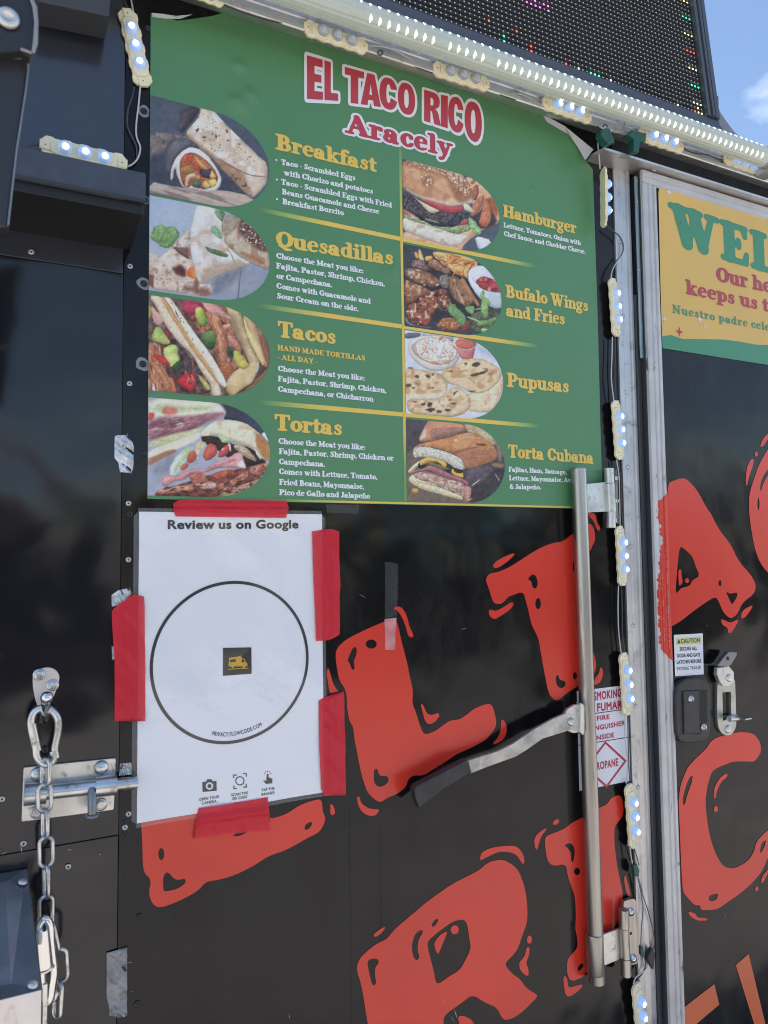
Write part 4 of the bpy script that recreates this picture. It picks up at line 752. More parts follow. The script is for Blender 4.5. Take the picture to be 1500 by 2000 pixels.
PIC['torta'] = (285, 765, 6, [
 ((160, 166, 182), None, dict(n=10, ns=200)), ((64, 58, 72), [(780, 80), (1500, 80), (1500, 700), (1380, 560), (1300, 460), (1000, 330), (900, 330), (940, 250), (850, 150)], dict(s=14, n=8, g=((900, 200), (1300, 420), (62, 72, 92)))),
 ((214, 208, 190), [(20, 50), (800, 100), (900, 180), (940, 260), (760, 340), (400, 300), (20, 330)], dict(s=30, n=12, e=(.1, 40))), ((180, 192, 140), [(60, 190), (240, 140), (420, 190), (780, 170), (700, 220), (400, 230), (120, 240)], dict(s=60, n=20)),
 ((200, 116, 104), [(180, 220), (240, 170), (350, 190), (380, 240), (300, 280), (200, 270)], dict(s=34)), ((196, 92, 80), [(20, 250), (100, 250), (90, 320), (20, 360)], dict(s=30)),
 ((158, 108, 116), [(20, 370), (180, 290), (420, 300), (900, 230), (920, 290), (620, 400), (430, 470), (250, 520), (20, 550)], dict(s=40, n=34, ns=70, st=(3, .8, -12))), ((92, 62, 72), [(260, 360), (400, 310), (460, 360), (400, 400), (280, 410)], dict(s=34, a=.7)), ((190, 160, 164), [(300, 400), (430, 360), (440, 410), (330, 440)], dict(s=26)), ((112, 66, 78), [(420, 440), (560, 380), (700, 370), (560, 450), (200, 560), (30, 580), (30, 530)], dict(s=34, a=.6)),
 ((196, 198, 150), [(20, 640), (60, 580), (300, 500), (560, 450), (700, 400), (560, 520), (300, 600), (60, 650)], dict(s=34, n=22)), ((222, 210, 190), [(20, 700), (250, 610), (560, 500), (640, 470), (620, 560), (360, 680), (20, 790)], dict(s=22, n=8)), ((164, 120, 92), [(20, 800), (200, 710), (340, 670), (360, 710), (160, 800), (20, 880)], dict(s=20)),
 ((132, 138, 150), [(80, 860), (300, 740), (420, 700), (300, 900), (200, 980), (60, 960)], dict(s=50, a=.7)), ((206, 212, 206), [(280, 880), (360, 740), (480, 660), (560, 650), (480, 780), (380, 940), (330, 990), (280, 980)], dict(s=26)), ((166, 190, 130), [(420, 650), (560, 660), (480, 760), (380, 920), (330, 960), (320, 900), (420, 780)], dict(s=30, a=.7, n=26)),
 ((60, 46, 44), [(640, 530), (700, 500), (860, 540), (980, 610), (1200, 650), (1280, 700), (1420, 830), (1330, 850), (1130, 900), (960, 780), (860, 700), (660, 600)], dict(n=16)),
 ((220, 204, 176), [(640, 470), (760, 370), (850, 340), (1000, 335), (1150, 360), (1300, 470), (1440, 620), (1440, 800), (1360, 800), (1300, 700), (1180, 640), (1000, 580), (880, 530), (740, 520), (640, 530)], dict(n=16, ns=80, e=(.16, 22), sp=[((196, 170, 130), 60, .66, .6), ((236, 230, 214), 80, .64, .5)])),
 ((182, 130, 84), [(1280, 470), (1350, 510), (1450, 620), (1455, 800), (1400, 820), (1340, 740), (1280, 620)], dict(s=30, n=18)), ((206, 212, 236), [(1340, 500), (1400, 460), (1460, 620), (1430, 600)], dict(s=10)),
 ((176, 200, 150), [(830, 470), (900, 520), (980, 560), (1050, 590), (940, 610), (870, 580)], dict(w=12, n=26)), ((206, 190, 150), [(590, 580), (720, 600), (640, 680), (600, 760), (620, 800), (560, 760)], dict(s=20, n=20)),
 ((196, 96, 84), [(680, 680), (740, 600), (830, 640), (830, 740), (720, 820), (660, 780)], dict(e=(.2, 20), n=14)), ((194, 82, 74), [(850, 720), (930, 620), (990, 610), (980, 690), (930, 760), (840, 780)], dict(e=(.2, 16))), ((190, 100, 82), [(480, 740), (560, 680), (600, 740), (570, 820), (480, 850)], dict(s=14)), ((190, 96, 76), [(390, 900), (450, 830), (510, 860), (440, 930)], dict(s=16)), ((224, 160, 144), [(870, 690), (910, 650), (930, 680), (890, 710)], dict()), ((232, 226, 214), [(955, 600), (985, 620), (995, 700), (980, 705)], dict(s=5)),
 ((176, 160, 128), [(1010, 620), (1160, 640), (1280, 780), (1290, 830), (1180, 780), (1060, 700)], dict(n=34, ns=40)), ((222, 214, 196), [(1260, 650), (1300, 700), (1360, 780), (1340, 800), (1290, 740)], dict(s=6)),
 ((118, 70, 66), [(100, 1180), (480, 1060), (800, 960), (1130, 900), (1420, 830), (1420, 960), (1300, 1180), (900, 1240), (100, 1230)], dict(n=44, ns=44, nc=(1.1, .9, .85))),
 ((212, 150, 150), [(190, 1000), (260, 980), (360, 990), (480, 930), (560, 900), (680, 920), (800, 830), (960, 780), (1060, 710), (1120, 720), (1140, 800), (1170, 890), (1110, 910), (960, 890), (820, 900), (700, 950), (540, 960), (440, 1040), (330, 1050), (220, 1120), (180, 1090)], dict(n=22, ns=50, e=(.22, 16), st=(2, .8, -25))), ((236, 214, 208), [(1120, 780), (1170, 885), (1150, 905), (1060, 880)], dict(s=12)), ((176, 108, 112), [(700, 900), (900, 830), (1040, 780), (1080, 810), (900, 850), (720, 930)], dict(s=20, a=.6)),
 ((178, 94, 72), [(740, 980), (860, 930), (1040, 905), (960, 990), (860, 1040), (780, 1020)], dict(n=26, ns=30, e=(.2, 12))), ((172, 104, 88), [(480, 970), (700, 950), (700, 1080), (560, 1100)], dict(n=24, ns=34)), ((196, 136, 112), [(120, 1150), (400, 1100), (560, 1110), (540, 1170), (300, 1190), (120, 1200)], dict(n=22, ns=40, e=(.2, 12))),
 ((206, 168, 156), [(630, 1090), (760, 1050), (830, 1090), (800, 1140), (680, 1130)], dict(n=22, ns=30)), ((186, 112, 82), [(840, 1080), (920, 1070), (910, 1130), (850, 1150)], dict()), ((168, 110, 92), [(960, 1060), (1060, 990), (1300, 850), (1420, 830), (1400, 960), (1200, 1010), (1080, 1060), (1000, 1120)], dict(n=40, ns=26, e=(.2, 12), sp=[((214, 170, 150), 24, .66, .6), ((96, 62, 56), 34, .66, .7)])),
 ((168, 124, 108), [(1000, 1120), (1200, 1070), (1380, 1000), (1330, 1090), (1200, 1180), (1000, 1220)], dict(n=40, ns=24, sp=[((214, 180, 160), 24, .66, .6), ((80, 56, 56), 34, .6, .8)])), ((150, 150, 96), [(830, 1220), (960, 1190), (1130, 1200), (1060, 1240), (840, 1240)], dict(n=26, s=14))])
PIC['hamburger'] = (775, 300, 6.818, [
 ((88, 96, 108), None, dict(n=5)), ((206, 166, 130), [(880, 330), (1050, 300), (1200, 400), (1380, 640), (1380, 920), (1150, 1010), (900, 1200), (850, 1300), (60, 1300), (60, 1000), (500, 1150), (1000, 1000), (1000, 500)], dict(n=14, ns=80, st=(5, .7, -25), sp=[((184, 140, 108), 60, .64, .5)])),
 ((184, 122, 92), [(960, 400), (1040, 310), (1060, 340), (1000, 430)], dict(e=(.2, 14))), ((178, 114, 84), [(1000, 460), (1060, 410), (1090, 500), (1060, 620), (1000, 640)], dict(e=(.2, 16), n=16)), ((80, 66, 74), [(980, 840), (1100, 780), (1200, 560), (1280, 780), (1340, 940), (1130, 1020), (1000, 960)], dict(n=10, s=30)),
 ((176, 98, 60), [(1200, 590), (1290, 580), (1340, 700), (1330, 860), (1260, 780)], dict(s=30)), ((186, 124, 94), [(980, 700), (1100, 570), (1160, 560), (1140, 680), (1050, 830), (980, 850)], dict(n=22, ns=40, e=(.2, 18))), ((190, 118, 88), [(1100, 860), (1140, 680), (1180, 580), (1240, 680), (1260, 830), (1220, 960), (1140, 1000), (1080, 920)], dict(n=22, ns=36, e=(.2, 18))),
 ((204, 206, 214), [(1020, 1095), (1270, 1160), (1160, 1290), (1080, 1290)], dict(n=3)),
 ((76, 72, 78), [(70, 480), (220, 590), (400, 780), (600, 760), (940, 790), (960, 850), (900, 950), (700, 980), (450, 930), (250, 860), (70, 760)], dict(n=34, ns=26, e=(.2, 20), sp=[((140, 116, 108), 22, .72, .6)])), ((58, 56, 62), [(200, 790), (420, 900), (640, 960), (840, 960), (640, 1000), (420, 950), (240, 900)], dict(s=20)),
 ((180, 110, 110), [(75, 740), (180, 790), (320, 890), (220, 900), (80, 800)], dict()), ((216, 190, 196), [(160, 800), (240, 850), (300, 880), (220, 870)], dict()), ((176, 86, 88), [(860, 900), (950, 870), (940, 950), (820, 970)], dict(s=10)), ((156, 150, 118), [(370, 860), (560, 920), (560, 940), (370, 890)], dict(s=8)),
 ((144, 158, 110), [(80, 800), (200, 850), (330, 900), (440, 950), (640, 990), (820, 960), (950, 950), (980, 1000), (900, 1060), (780, 1080), (640, 1030), (400, 980), (200, 900), (80, 860)], dict(w=20, n=36, ns=30)), ((150, 184, 120), [(940, 850), (1000, 880), (1110, 1000), (1110, 1090), (1020, 1080), (960, 960)], dict(w=14, n=26, ns=30)),
 ((212, 200, 186), [(75, 850), (200, 900), (400, 960), (600, 1020), (780, 1080), (930, 1080), (940, 1130), (860, 1210), (760, 1250), (560, 1210), (400, 1150), (200, 1080), (75, 1020)], dict(n=14, ns=60, e=(.16, 22), sp=[((180, 150, 124), 60, .64, .6)])),
 ((214, 192, 160), [(210, 570), (300, 640), (560, 750), (560, 780), (440, 805), (330, 690)], dict(n=4)), ((218, 206, 170), [(880, 660), (960, 690), (1035, 800), (880, 760)], dict(n=4)), ((182, 80, 84), [(280, 600), (500, 650), (700, 700), (890, 700), (880, 770), (760, 805), (600, 780), (420, 700)], dict(n=8, e=(.18, 14))),
 ((198, 148, 110), [(60, 140), (150, 85), (400, 130), (640, 180), (820, 240), (900, 330), (980, 450), (1020, 560), (1000, 670), (900, 650), (820, 690), (700, 710), (500, 650), (280, 590), (100, 480), (60, 440)], dict(n=12, ns=90, e=(.2, 36), sp=[((222, 182, 144), 150, .58, .5), ((176, 116, 82), 120, .62, .5)])),
 ((224, 206, 182), [(90, 460), (280, 560), (480, 600), (640, 640), (720, 590), (820, 660), (940, 640), (1000, 600), (1000, 670), (820, 690), (700, 705), (500, 650), (280, 590)], dict(s=44, a=.8)),
 ((158, 104, 80), [(70, 140), (160, 90), (450, 140), (820, 240), (980, 450), (1000, 580), (900, 640), (780, 620), (700, 480), (640, 320), (480, 270), (250, 210)], dict(s=50, n=20, a=.75)),
 ((226, 206, 180), ('dots', [(200, 100), (460, 150), (820, 250), (980, 460), (940, 600), (800, 460), (640, 290), (460, 240), (280, 200)], 230, 12, 1.8), dict(a=.75)), ((110, 78, 64), ('dots', [(260, 130), (460, 170), (820, 270), (960, 470), (920, 600), (800, 600), (700, 450), (640, 310), (460, 250)], 90, 9, 2.2), dict(a=.5)),
 ((158, 106, 84), [(330, 310), (480, 290), (490, 400), (400, 450), (330, 430)], dict(s=34, a=.7)), ((236, 218, 196), ('dots', [(300, 290), (480, 290), (480, 440), (320, 450)], 12, 11, 1.5), dict()), ((236, 218, 196), ('dots', [(80, 140), (240, 140), (240, 240), (100, 260)], 12, 9, 1.5), dict())])
PIC['wings'] = (775, 470, 6.818, [
 ((72, 74, 80), None, dict(n=8)), ((58, 54, 58), [(80, 380), (700, 200), (1000, 500), (1100, 880), (900, 1100), (500, 1100), (100, 900)], dict(s=40, n=10)),
 ((214, 158, 98), [(220, 160), (260, 150), (290, 240), (250, 250)], dict(e=(.2, 10))), ((226, 180, 118), [(280, 110), (320, 140), (360, 280), (340, 300), (280, 250)], dict(e=(.2, 10))), ((220, 168, 100), [(360, 220), (460, 200), (480, 250), (380, 290)], dict()),
 ((218, 158, 94), [(470, 140), (680, 170), (820, 170), (1050, 230), (1080, 340), (960, 420), (900, 500), (760, 440), (640, 330), (480, 220)], dict(n=40, ns=46, nc=(1, .9, .7), sp=[((160, 88, 54), 50, .62, .7), ((236, 192, 130), 40, .66, .6)])), ((230, 178, 112), [(480, 150), (680, 175), (660, 240), (480, 210)], dict(e=(.2, 12))), ((230, 170, 104), [(820, 200), (1060, 240), (1050, 300), (860, 280)], dict(e=(.2, 12))), ((206, 134, 76), [(640, 300), (760, 170), (790, 260), (700, 360)], dict(n=26)),
 ((132, 104, 96), [(190, 270), (330, 250), (360, 300), (420, 360), (420, 410), (300, 390), (190, 370)], dict(n=34, ns=30, e=(.25, 14), sp=[((206, 196, 190), 30, .7, .6)])),
 ((150, 108, 84), [(400, 310), (470, 240), (560, 290), (680, 370), (720, 440), (660, 460), (540, 400), (420, 360)], dict(n=34, ns=28, e=(.25, 18), sp=[((214, 190, 160), 24, .7, .5)])),
 ((146, 104, 80), [(90, 400), (160, 365), (350, 400), (500, 470), (570, 540), (540, 640), (400, 620), (240, 570), (120, 500)], dict(n=38, ns=30, e=(.3, 24), sp=[((220, 200, 168), 34, .64, .7)])), ((150, 100, 74), [(90, 520), (200, 560), (400, 640), (480, 700), (340, 740), (160, 850), (90, 820)], dict(n=30, ns=24, e=(.25, 24), sp=[((216, 190, 150), 40, .66, .6)])),
 ((128, 120, 110), [(560, 480), (640, 450), (690, 480), (680, 640), (600, 640), (560, 560)], dict(n=34, ns=28)), ((152, 112, 84), [(680, 480), (760, 460), (880, 560), (980, 700), (1020, 820), (930, 890), (820, 840), (720, 740), (680, 620)], dict(n=32, ns=34, st=(.7, 2, -25), e=(.25, 20), sp=[((216, 196, 160), 34, .66, .6), ((80, 58, 50), 30, .74, .6)])),
 ((176, 124, 84), [(840, 490), (900, 520), (960, 640), (1100, 860), (1060, 890), (960, 740), (860, 600)], dict(n=20)),
 ((148, 92, 70), [(100, 900), (240, 800), (360, 730), (480, 670), (640, 640), (700, 780), (720, 860), (640, 960), (520, 900), (470, 1040), (380, 1140), (240, 1120), (120, 1040)], dict(n=44, ns=34, e=(.25, 24), nc=(1.1, .9, .85), sp=[((226, 200, 170), 34, .68, .7), ((70, 44, 46), 46, .62, .7)])), ((214, 206, 200), [(160, 940), (210, 920), (200, 1040), (180, 1020), (190, 950), (170, 980)], dict(s=5)),
 ((170, 76, 52), [(310, 1080), (400, 1040), (440, 1080), (370, 1140)], dict(s=22)), ((158, 98, 60), [(500, 1140), (580, 1050), (700, 1020), (820, 1080), (840, 1160), (760, 1220), (600, 1190)], dict(n=30, ns=24, e=(.25, 20), sp=[((222, 186, 130), 30, .66, .6)])), ((128, 66, 58), [(820, 1160), (920, 1060), (990, 1090), (950, 1180), (860, 1230)], dict()),
 ((188, 186, 184), [(90, 1000), (180, 1130), (480, 1170), (380, 1170), (120, 1120)], dict(s=8, a=.6)),
 ((222, 226, 236), [(940, 420), (1000, 360), (1120, 335), (1230, 360), (1330, 500), (1400, 720), (1400, 900), (1290, 910), (1180, 850), (1060, 740), (950, 560)], dict(n=4, g=((1100, 400), (1260, 900), (176, 182, 188)))), ((196, 200, 214), [(980, 440), (1040, 380), (1130, 360), (1220, 380), (1310, 520), (1360, 700), (1220, 670), (1060, 590), (990, 520)], dict(n=4, e=(.08, 20))),
 ((170, 76, 76), [(1030, 540), (1130, 475), (1230, 500), (1330, 540), (1370, 640), (1380, 700), (1240, 690), (1100, 640)], dict(n=26, ns=40, sp=[((230, 190, 186), 40, .7, .6), ((120, 40, 44), 50, .64, .6)])),
 ((84, 92, 72), [(960, 1000), (1100, 940), (1250, 900), (1390, 920), (1360, 1060), (1200, 1250), (980, 1220)], dict(n=34, ns=40)), ((112, 148, 96), [(650, 900), (740, 830), (800, 900), (880, 970), (920, 1040), (880, 1150), (820, 1130), (760, 1040), (690, 980)], dict(w=16, n=26, ns=40)), ((128, 164, 104), [(890, 900), (960, 870), (1030, 880), (1010, 1000), (930, 960)], dict(w=12, n=20)),
 ((132, 168, 98), [(1100, 700), (1140, 650), (1170, 760), (1240, 800), (1210, 900), (1210, 1000), (1150, 1050), (1110, 940), (1120, 800)], dict(w=14, n=22, ns=40)), ((118, 152, 96), [(1040, 1110), (1150, 1060), (1270, 1040), (1350, 1020), (1250, 1120), (1120, 1150)], dict(w=18, n=22)), ((170, 196, 140), [(930, 1010), (1060, 1060), (1110, 1080), (1100, 1100), (1040, 1080), (930, 1030)], dict(s=6)), ((170, 196, 140), [(1030, 920), (1110, 900), (1112, 915), (1035, 935)], dict(s=6)), ((170, 200, 130), [(1100, 1170), (1220, 1180), (1130, 1240)], dict())])
PIC['pupusa'] = (775, 640, 6.818, [
 ((200, 204, 214), None, dict(n=10, ns=120)), ((106, 108, 120), [(80, 80), (310, 70), (300, 130), (90, 160)], dict()), ((176, 170, 160), [(310, 70), (760, 110), (740, 170), (560, 130), (320, 120)], dict()), ((60, 84, 140), [(690, 165), (740, 165), (740, 195), (700, 190)], dict()), ((110, 120, 160), [(1270, 340), (1300, 360), (1400, 540), (1390, 560)], dict(s=6)),
 ((150, 156, 172), [(1060, 230), (1240, 300), (1330, 440), (1200, 400), (1080, 310)], dict(s=60, a=.4)),
 ((206, 196, 184), [(135, 260), (160, 180), (280, 120), (460, 105), (640, 130), (780, 220), (835, 350), (800, 470), (690, 550), (540, 590), (400, 570), (260, 480), (160, 370)], dict(n=4, e=(.16, 16))), ((176, 160, 150), [(170, 240), (300, 150), (500, 125), (700, 190), (800, 310), (780, 420), (660, 490), (500, 500), (330, 440), (200, 340)], dict(n=6, s=10)),
 ((222, 200, 184), [(230, 260), (300, 170), (440, 130), (600, 140), (740, 230), (800, 330), (760, 430), (640, 490), (480, 480), (350, 440), (250, 360)], dict(n=24, ns=30, w=14, sp=[((216, 140, 100), 44, .68, .75), ((240, 234, 226), 30, .6, .7), ((176, 130, 110), 26, .74, .6)])), ((234, 230, 228), [(560, 190), (640, 200), (600, 330), (560, 400), (520, 370)], dict()), ((214, 120, 76), [(540, 150), (610, 110), (600, 160), (550, 180)], dict()), ((222, 140, 100), [(410, 460), (500, 440), (540, 490), (460, 490)], dict()),
 ((196, 126, 118), [(760, 250), (840, 300), (1040, 250), (1010, 400), (990, 430), (880, 430), (830, 400)], dict(n=6, g=((800, 300), (1000, 400), (190, 110, 106)))), ((232, 196, 182), ellp(905, 210, 162, 100), dict(w=1)), ((186, 96, 80), ellp(906, 212, 142, 78), dict(w=1, n=6, g=((900, 150), (900, 290), (204, 120, 96)))),
 ((218, 194, 160), [(900, 900), (1000, 880), (1180, 860), (1400, 640), (1410, 800), (1350, 980), (1250, 1130), (1080, 1130), (930, 1110), (960, 980)], dict(n=16, ns=60, e=(.15, 20), sp=[((196, 150, 116), 40, .7, .5)])),
 ((212, 186, 148), [(100, 970), (300, 960), (560, 970), (680, 860), (700, 780), (820, 800), (920, 870), (980, 980), (970, 1060), (880, 1160), (700, 1200), (450, 1180), (150, 1150)], dict(n=16, ns=70, e=(.18, 22), sp=[((176, 128, 84), 60, .66, .5)])),
 ((214, 186, 148), [(100, 520), (300, 570), (540, 600), (640, 680), (670, 780), (650, 880), (560, 960), (380, 970), (100, 960)], dict(n=14, ns=70, e=(.2, 26), sp=[((182, 136, 92), 70, .62, .6)])),
 ((216, 186, 146), [(570, 600), (740, 520), (860, 440), (1000, 410), (1150, 420), (1330, 520), (1390, 600), (1370, 700), (1240, 820), (1120, 880), (980, 870), (820, 790), (660, 740), (590, 680)], dict(n=14, ns=70, e=(.2, 26), sp=[((184, 138, 96), 70, .62, .6)])),
 ((232, 216, 188), [(100, 880), (300, 890), (560, 870), (640, 800), (650, 870), (560, 950), (380, 965), (100, 955)], dict(s=40, a=.7)), ((232, 212, 180), [(640, 690), (800, 740), (1000, 830), (1200, 820), (1330, 680), (1360, 690), (1220, 820), (1060, 875), (820, 785)], dict(s=40, a=.6)),
 ] + [((70, 54, 52), p, dict(s=18, w=14, a=.88)) for p in (
  [(990, 490), (1060, 450), (1110, 480), (1060, 530), (1000, 520)], [(880, 480), (920, 470), (930, 500), (890, 500)], [(960, 630), (1080, 600), (1200, 560), (1220, 580), (1100, 630), (980, 660)], [(1120, 550), (1200, 545), (1200, 560)], [(640, 575), (740, 570), (720, 595)], [(110, 760), (180, 750), (180, 790), (120, 800)], [(230, 640), (280, 630), (280, 680), (240, 670)], [(370, 630), (440, 640), (430, 670), (380, 660)], [(440, 620), (490, 610), (480, 650)], [(130, 530), (200, 535), (190, 560)],
  [(300, 1020), (370, 1000), (380, 1040), (320, 1050)], [(390, 1010), (470, 990), (460, 1030), (400, 1070)], [(350, 1090), (480, 1070), (500, 1110), (420, 1130)], [(510, 1100), (580, 1100), (580, 1140), (530, 1140)], [(620, 1080), (720, 1090), (700, 1110), (640, 1110)], [(690, 1010), (780, 1000), (760, 1030)], [(210, 980), (260, 980), (260, 1005), (220, 1005)], [(670, 960), (720, 950), (710, 980)], [(740, 880), (810, 830), (790, 870), (750, 910)], [(380, 800), (490, 800), (480, 820)], [(180, 800), (230, 800), (220, 825)], [(930, 850), (1040, 850), (1000, 875)])] +
 [((150, 104, 74), p, dict(s=26, w=12, a=.6)) for p in ([(800, 580), (960, 560), (860, 600)], [(930, 660), (1000, 690), (1040, 760), (980, 700)], [(1180, 620), (1300, 570), (1260, 650)], [(200, 720), (330, 760), (240, 780)], [(480, 740), (560, 720), (520, 760)], [(560, 1020), (640, 1040), (600, 1060)], [(700, 870), (720, 850), (720, 900)], [(820, 960), (900, 930), (860, 960)])])
PIC['cubana'] = (775, 810, 6.818, [
 ((82, 74, 80), None, dict(n=14, ns=140)), ((120, 104, 92), [(100, 540), (220, 440), (400, 400), (700, 900), (1200, 1000), (1100, 1300), (100, 1300)], dict(n=16, ns=30, st=(.35, 8, 28), s=30)), ((70, 62, 68), [(860, 900), (1440, 650), (1440, 1000), (1150, 1250), (960, 1180)], dict(s=50, n=10)),
 ((186, 168, 130), [(880, 110), (1100, 140), (1250, 250), (1330, 400), (1250, 400), (1180, 330), (1040, 250), (930, 240)], dict(s=30, n=24)), ((140, 120, 104), [(1250, 260), (1330, 330), (1400, 480), (1380, 640), (1330, 560), (1320, 420)], dict(s=34)), ((190, 150, 90), [(1240, 650), (1330, 640), (1430, 670), (1400, 710), (1280, 700)], dict(s=24, a=.6)),
 ((196, 140, 106), [(380, 120), (420, 75), (880, 105), (930, 220), (720, 290), (480, 350), (300, 370), (280, 320), (330, 220)], dict(n=12, e=(.2, 26))), ((158, 116, 100), [(430, 220), (480, 180), (860, 170), (900, 220), (700, 290), (450, 340)], dict(n=12, s=14)), ((216, 186, 170), [(310, 290), (360, 190), (390, 200), (380, 300), (300, 350)], dict(s=20)),
 ((96, 84, 90), [(880, 740), (1180, 640), (1300, 740), (1200, 860), (1080, 960), (980, 980), (900, 900)], dict(n=16, ns=50, e=(.2, 22))), ((222, 214, 206), [(985, 940), (1100, 860), (1090, 885), (995, 950)], dict(s=5, w=2)), ((206, 200, 196), [(1290, 780), (1300, 785), (1370, 880), (1355, 880)], dict(s=6)),
 ((216, 196, 160), [(130, 760), (200, 680), (290, 610), (320, 640), (260, 700), (160, 790)], dict(n=10)), ((60, 54, 48), [(280, 640), (420, 580), (700, 660), (880, 740), (900, 880), (600, 800), (260, 720)], dict(n=14)), ((118, 110, 86), [(300, 650), (420, 610), (560, 670), (720, 730), (600, 740), (400, 670)], dict(s=12)),
 ((218, 200, 164), [(140, 860), (200, 790), (260, 840), (480, 920), (640, 1000), (860, 1080), (870, 1140), (780, 1120), (560, 1060), (340, 1000), (180, 920)], dict(n=14, ns=24, sp=[((180, 158, 124), 20, .66, .6)])),
 ((190, 156, 140), [(200, 800), (300, 760), (500, 800), (660, 860), (860, 900), (920, 980), (900, 1120), (860, 1080), (640, 1000), (480, 930), (260, 860)], dict(n=34, ns=40, e=(.12, 20), sp=[((150, 110, 104), 44, .66, .6), ((220, 196, 176), 40, .64, .6)])), ((206, 196, 140), [(250, 870), (400, 900), (560, 950), (560, 970), (380, 930), (250, 890)], dict(s=12)),
 ((170, 108, 116), [(140, 810), (200, 750), (330, 720), (420, 670), (560, 720), (700, 790), (860, 850), (950, 900), (940, 960), (860, 900), (700, 860), (520, 790), (420, 740), (300, 760), (180, 800)], dict(n=16, e=(.2, 10), ns=50)), ((190, 140, 128), [(900, 940), (980, 960), (980, 1080), (930, 1150), (880, 1120), (880, 1000)], dict(n=30, ns=30, e=(.2, 12))),
 ((226, 178, 84), [(290, 610), (400, 560), (520, 590), (640, 620), (660, 690), (620, 710), (560, 640), (420, 620), (300, 690)], dict(n=14, e=(.16, 10))), ((226, 176, 80), [(710, 750), (740, 710), (760, 770), (860, 790), (860, 750), (890, 850), (780, 820), (720, 780)], dict(n=12)), ((214, 170, 84), ellp(232, 1015, 50, 36), dict(e=(.3, 12))), ((220, 176, 84), ellp(1095, 1180, 30, 20), dict()),
 ((198, 190, 172), [(200, 500), (230, 420), (400, 430), (600, 480), (760, 540), (880, 600), (900, 720), (860, 740), (740, 700), (640, 620), (480, 580), (330, 560), (220, 580)], dict(n=26, ns=16, e=(.14, 16), sp=[((156, 146, 134), 16, .66, .7), ((232, 226, 208), 18, .66, .6)])),
 ((192, 132, 88), [(220, 440), (300, 390), (480, 350), (700, 300), (900, 240), (1040, 250), (1200, 340), (1320, 460), (1330, 590), (1180, 650), (900, 735), (870, 600), (740, 520), (560, 460), (380, 420)], dict(n=14, ns=50, e=(.14, 22), sp=[((216, 160, 112), 90, .6, .6)])), ((166, 112, 82), [(800, 510), (1000, 470), (1300, 440), (1330, 590), (1100, 670), (900, 730), (870, 620)], dict(s=44, n=22, ns=40, a=.8)),
 ((118, 78, 66), [(1040, 380), (1180, 390), (1180, 420), (1060, 410)], dict(s=16)), ((226, 196, 150), [(740, 340), (800, 320), (800, 390), (760, 350)], dict(s=10)), ((120, 80, 68), [(720, 500), (900, 440), (1140, 420), (900, 480), (760, 530)], dict(s=14, a=.5)), ((216, 160, 110), [(860, 300), (1100, 310), (1200, 350), (1040, 330), (880, 330)], dict(s=14, a=.6)), ((214, 160, 96), [(1000, 1110), (960, 1150), (880, 1160), (900, 1140)], dict())])

_r = np.random.RandomState(21)
def shreds(region, n, cols, L, wd, ang, spread, o=None):
    """loose strands and scraps inside a region of a picture"""
    out = []; P = np.array(region, float)
    while len(out) < n:
        q = P.min(0) + _r.rand(2) * (P.max(0) - P.min(0)); ins = False
        for i in range(len(P)):
            (x0, y0), (x1, y1) = P[i], P[(i + 1) % len(P)]
            if (y0 > q[1]) != (y1 > q[1]) and q[0] < (x1 - x0) * (q[1] - y0) / (y1 - y0) + x0: ins = not ins
        if not ins: continue
        a = radians(ang + spread * (_r.rand() - .5)); l, w_ = L * (.5 + _r.rand()) / 2, wd * (.5 + _r.rand()) / 2; u = np.array((cos(a), sin(a))); v = np.array((-u[1], u[0])); b_ = (_r.rand() - .5) * w_ * 2
        out.append((cols[_r.randint(len(cols))], [tuple(q - u * l), tuple(q + v * (w_ + b_)), tuple(q + u * l), tuple(q - v * (w_ - b_))], dict(n=12, ns=30, w=6, a=.85, **(o or {}))))
    return out
MEAT = [(196, 134, 100), (160, 104, 78), (120, 76, 62), (206, 154, 122), (92, 62, 56)]
def ins(key, at, items): PIC[key][3][at:at] = items
ins('taco', 7, shreds([(520, 280), (700, 240), (900, 300), (960, 520), (1100, 620), (1180, 860), (1000, 1040), (860, 900), (700, 640)], 70, MEAT, 130, 26, 70, 50))
ins('taco', len(PIC['taco'][3]) - 16, shreds([(20, 600), (160, 640), (330, 900), (420, 1180), (20, 1180)], 34, MEAT, 150, 34, 65, 40))
ins('taco', len(PIC['taco'][3]) - 6, shreds([(380, 760), (520, 800), (700, 1010), (740, 1190), (560, 1190), (420, 960)], 26, MEAT[1:], 90, 24, 60, 90))
ins('torta', len(PIC['torta'][3]) - 3, shreds([(120, 1150), (480, 1090), (900, 1060), (1130, 930), (1420, 850), (1400, 980), (1250, 1180), (900, 1230), (130, 1220)], 60, [(186, 124, 104), (150, 92, 78), (206, 158, 140), (96, 60, 54), (70, 48, 48)], 110, 24, -20, 50))
ins('torta', 9, shreds([(30, 380), (200, 300), (420, 320), (640, 330), (560, 430), (240, 520), (30, 540)], 22, [(190, 140, 142), (140, 86, 96), (206, 170, 168), (110, 66, 80)], 130, 26, -14, 20, dict(s=16)))
ins('wings', 9, shreds([(480, 170), (1050, 240), (1060, 340), (900, 500), (760, 440), (600, 300)], 34, [(232, 184, 118), (206, 140, 80), (170, 96, 54), (240, 200, 140)], 110, 30, 10, 140))
ins('burrito', 12, shreds([(400, 780), (540, 730), (720, 840), (820, 980), (800, 1100), (640, 1130), (480, 1110), (400, 960)], 44, [(206, 150, 92), (190, 96, 66), (150, 90, 60), (222, 184, 116), (110, 70, 64)], 60, 26, 30, 180))
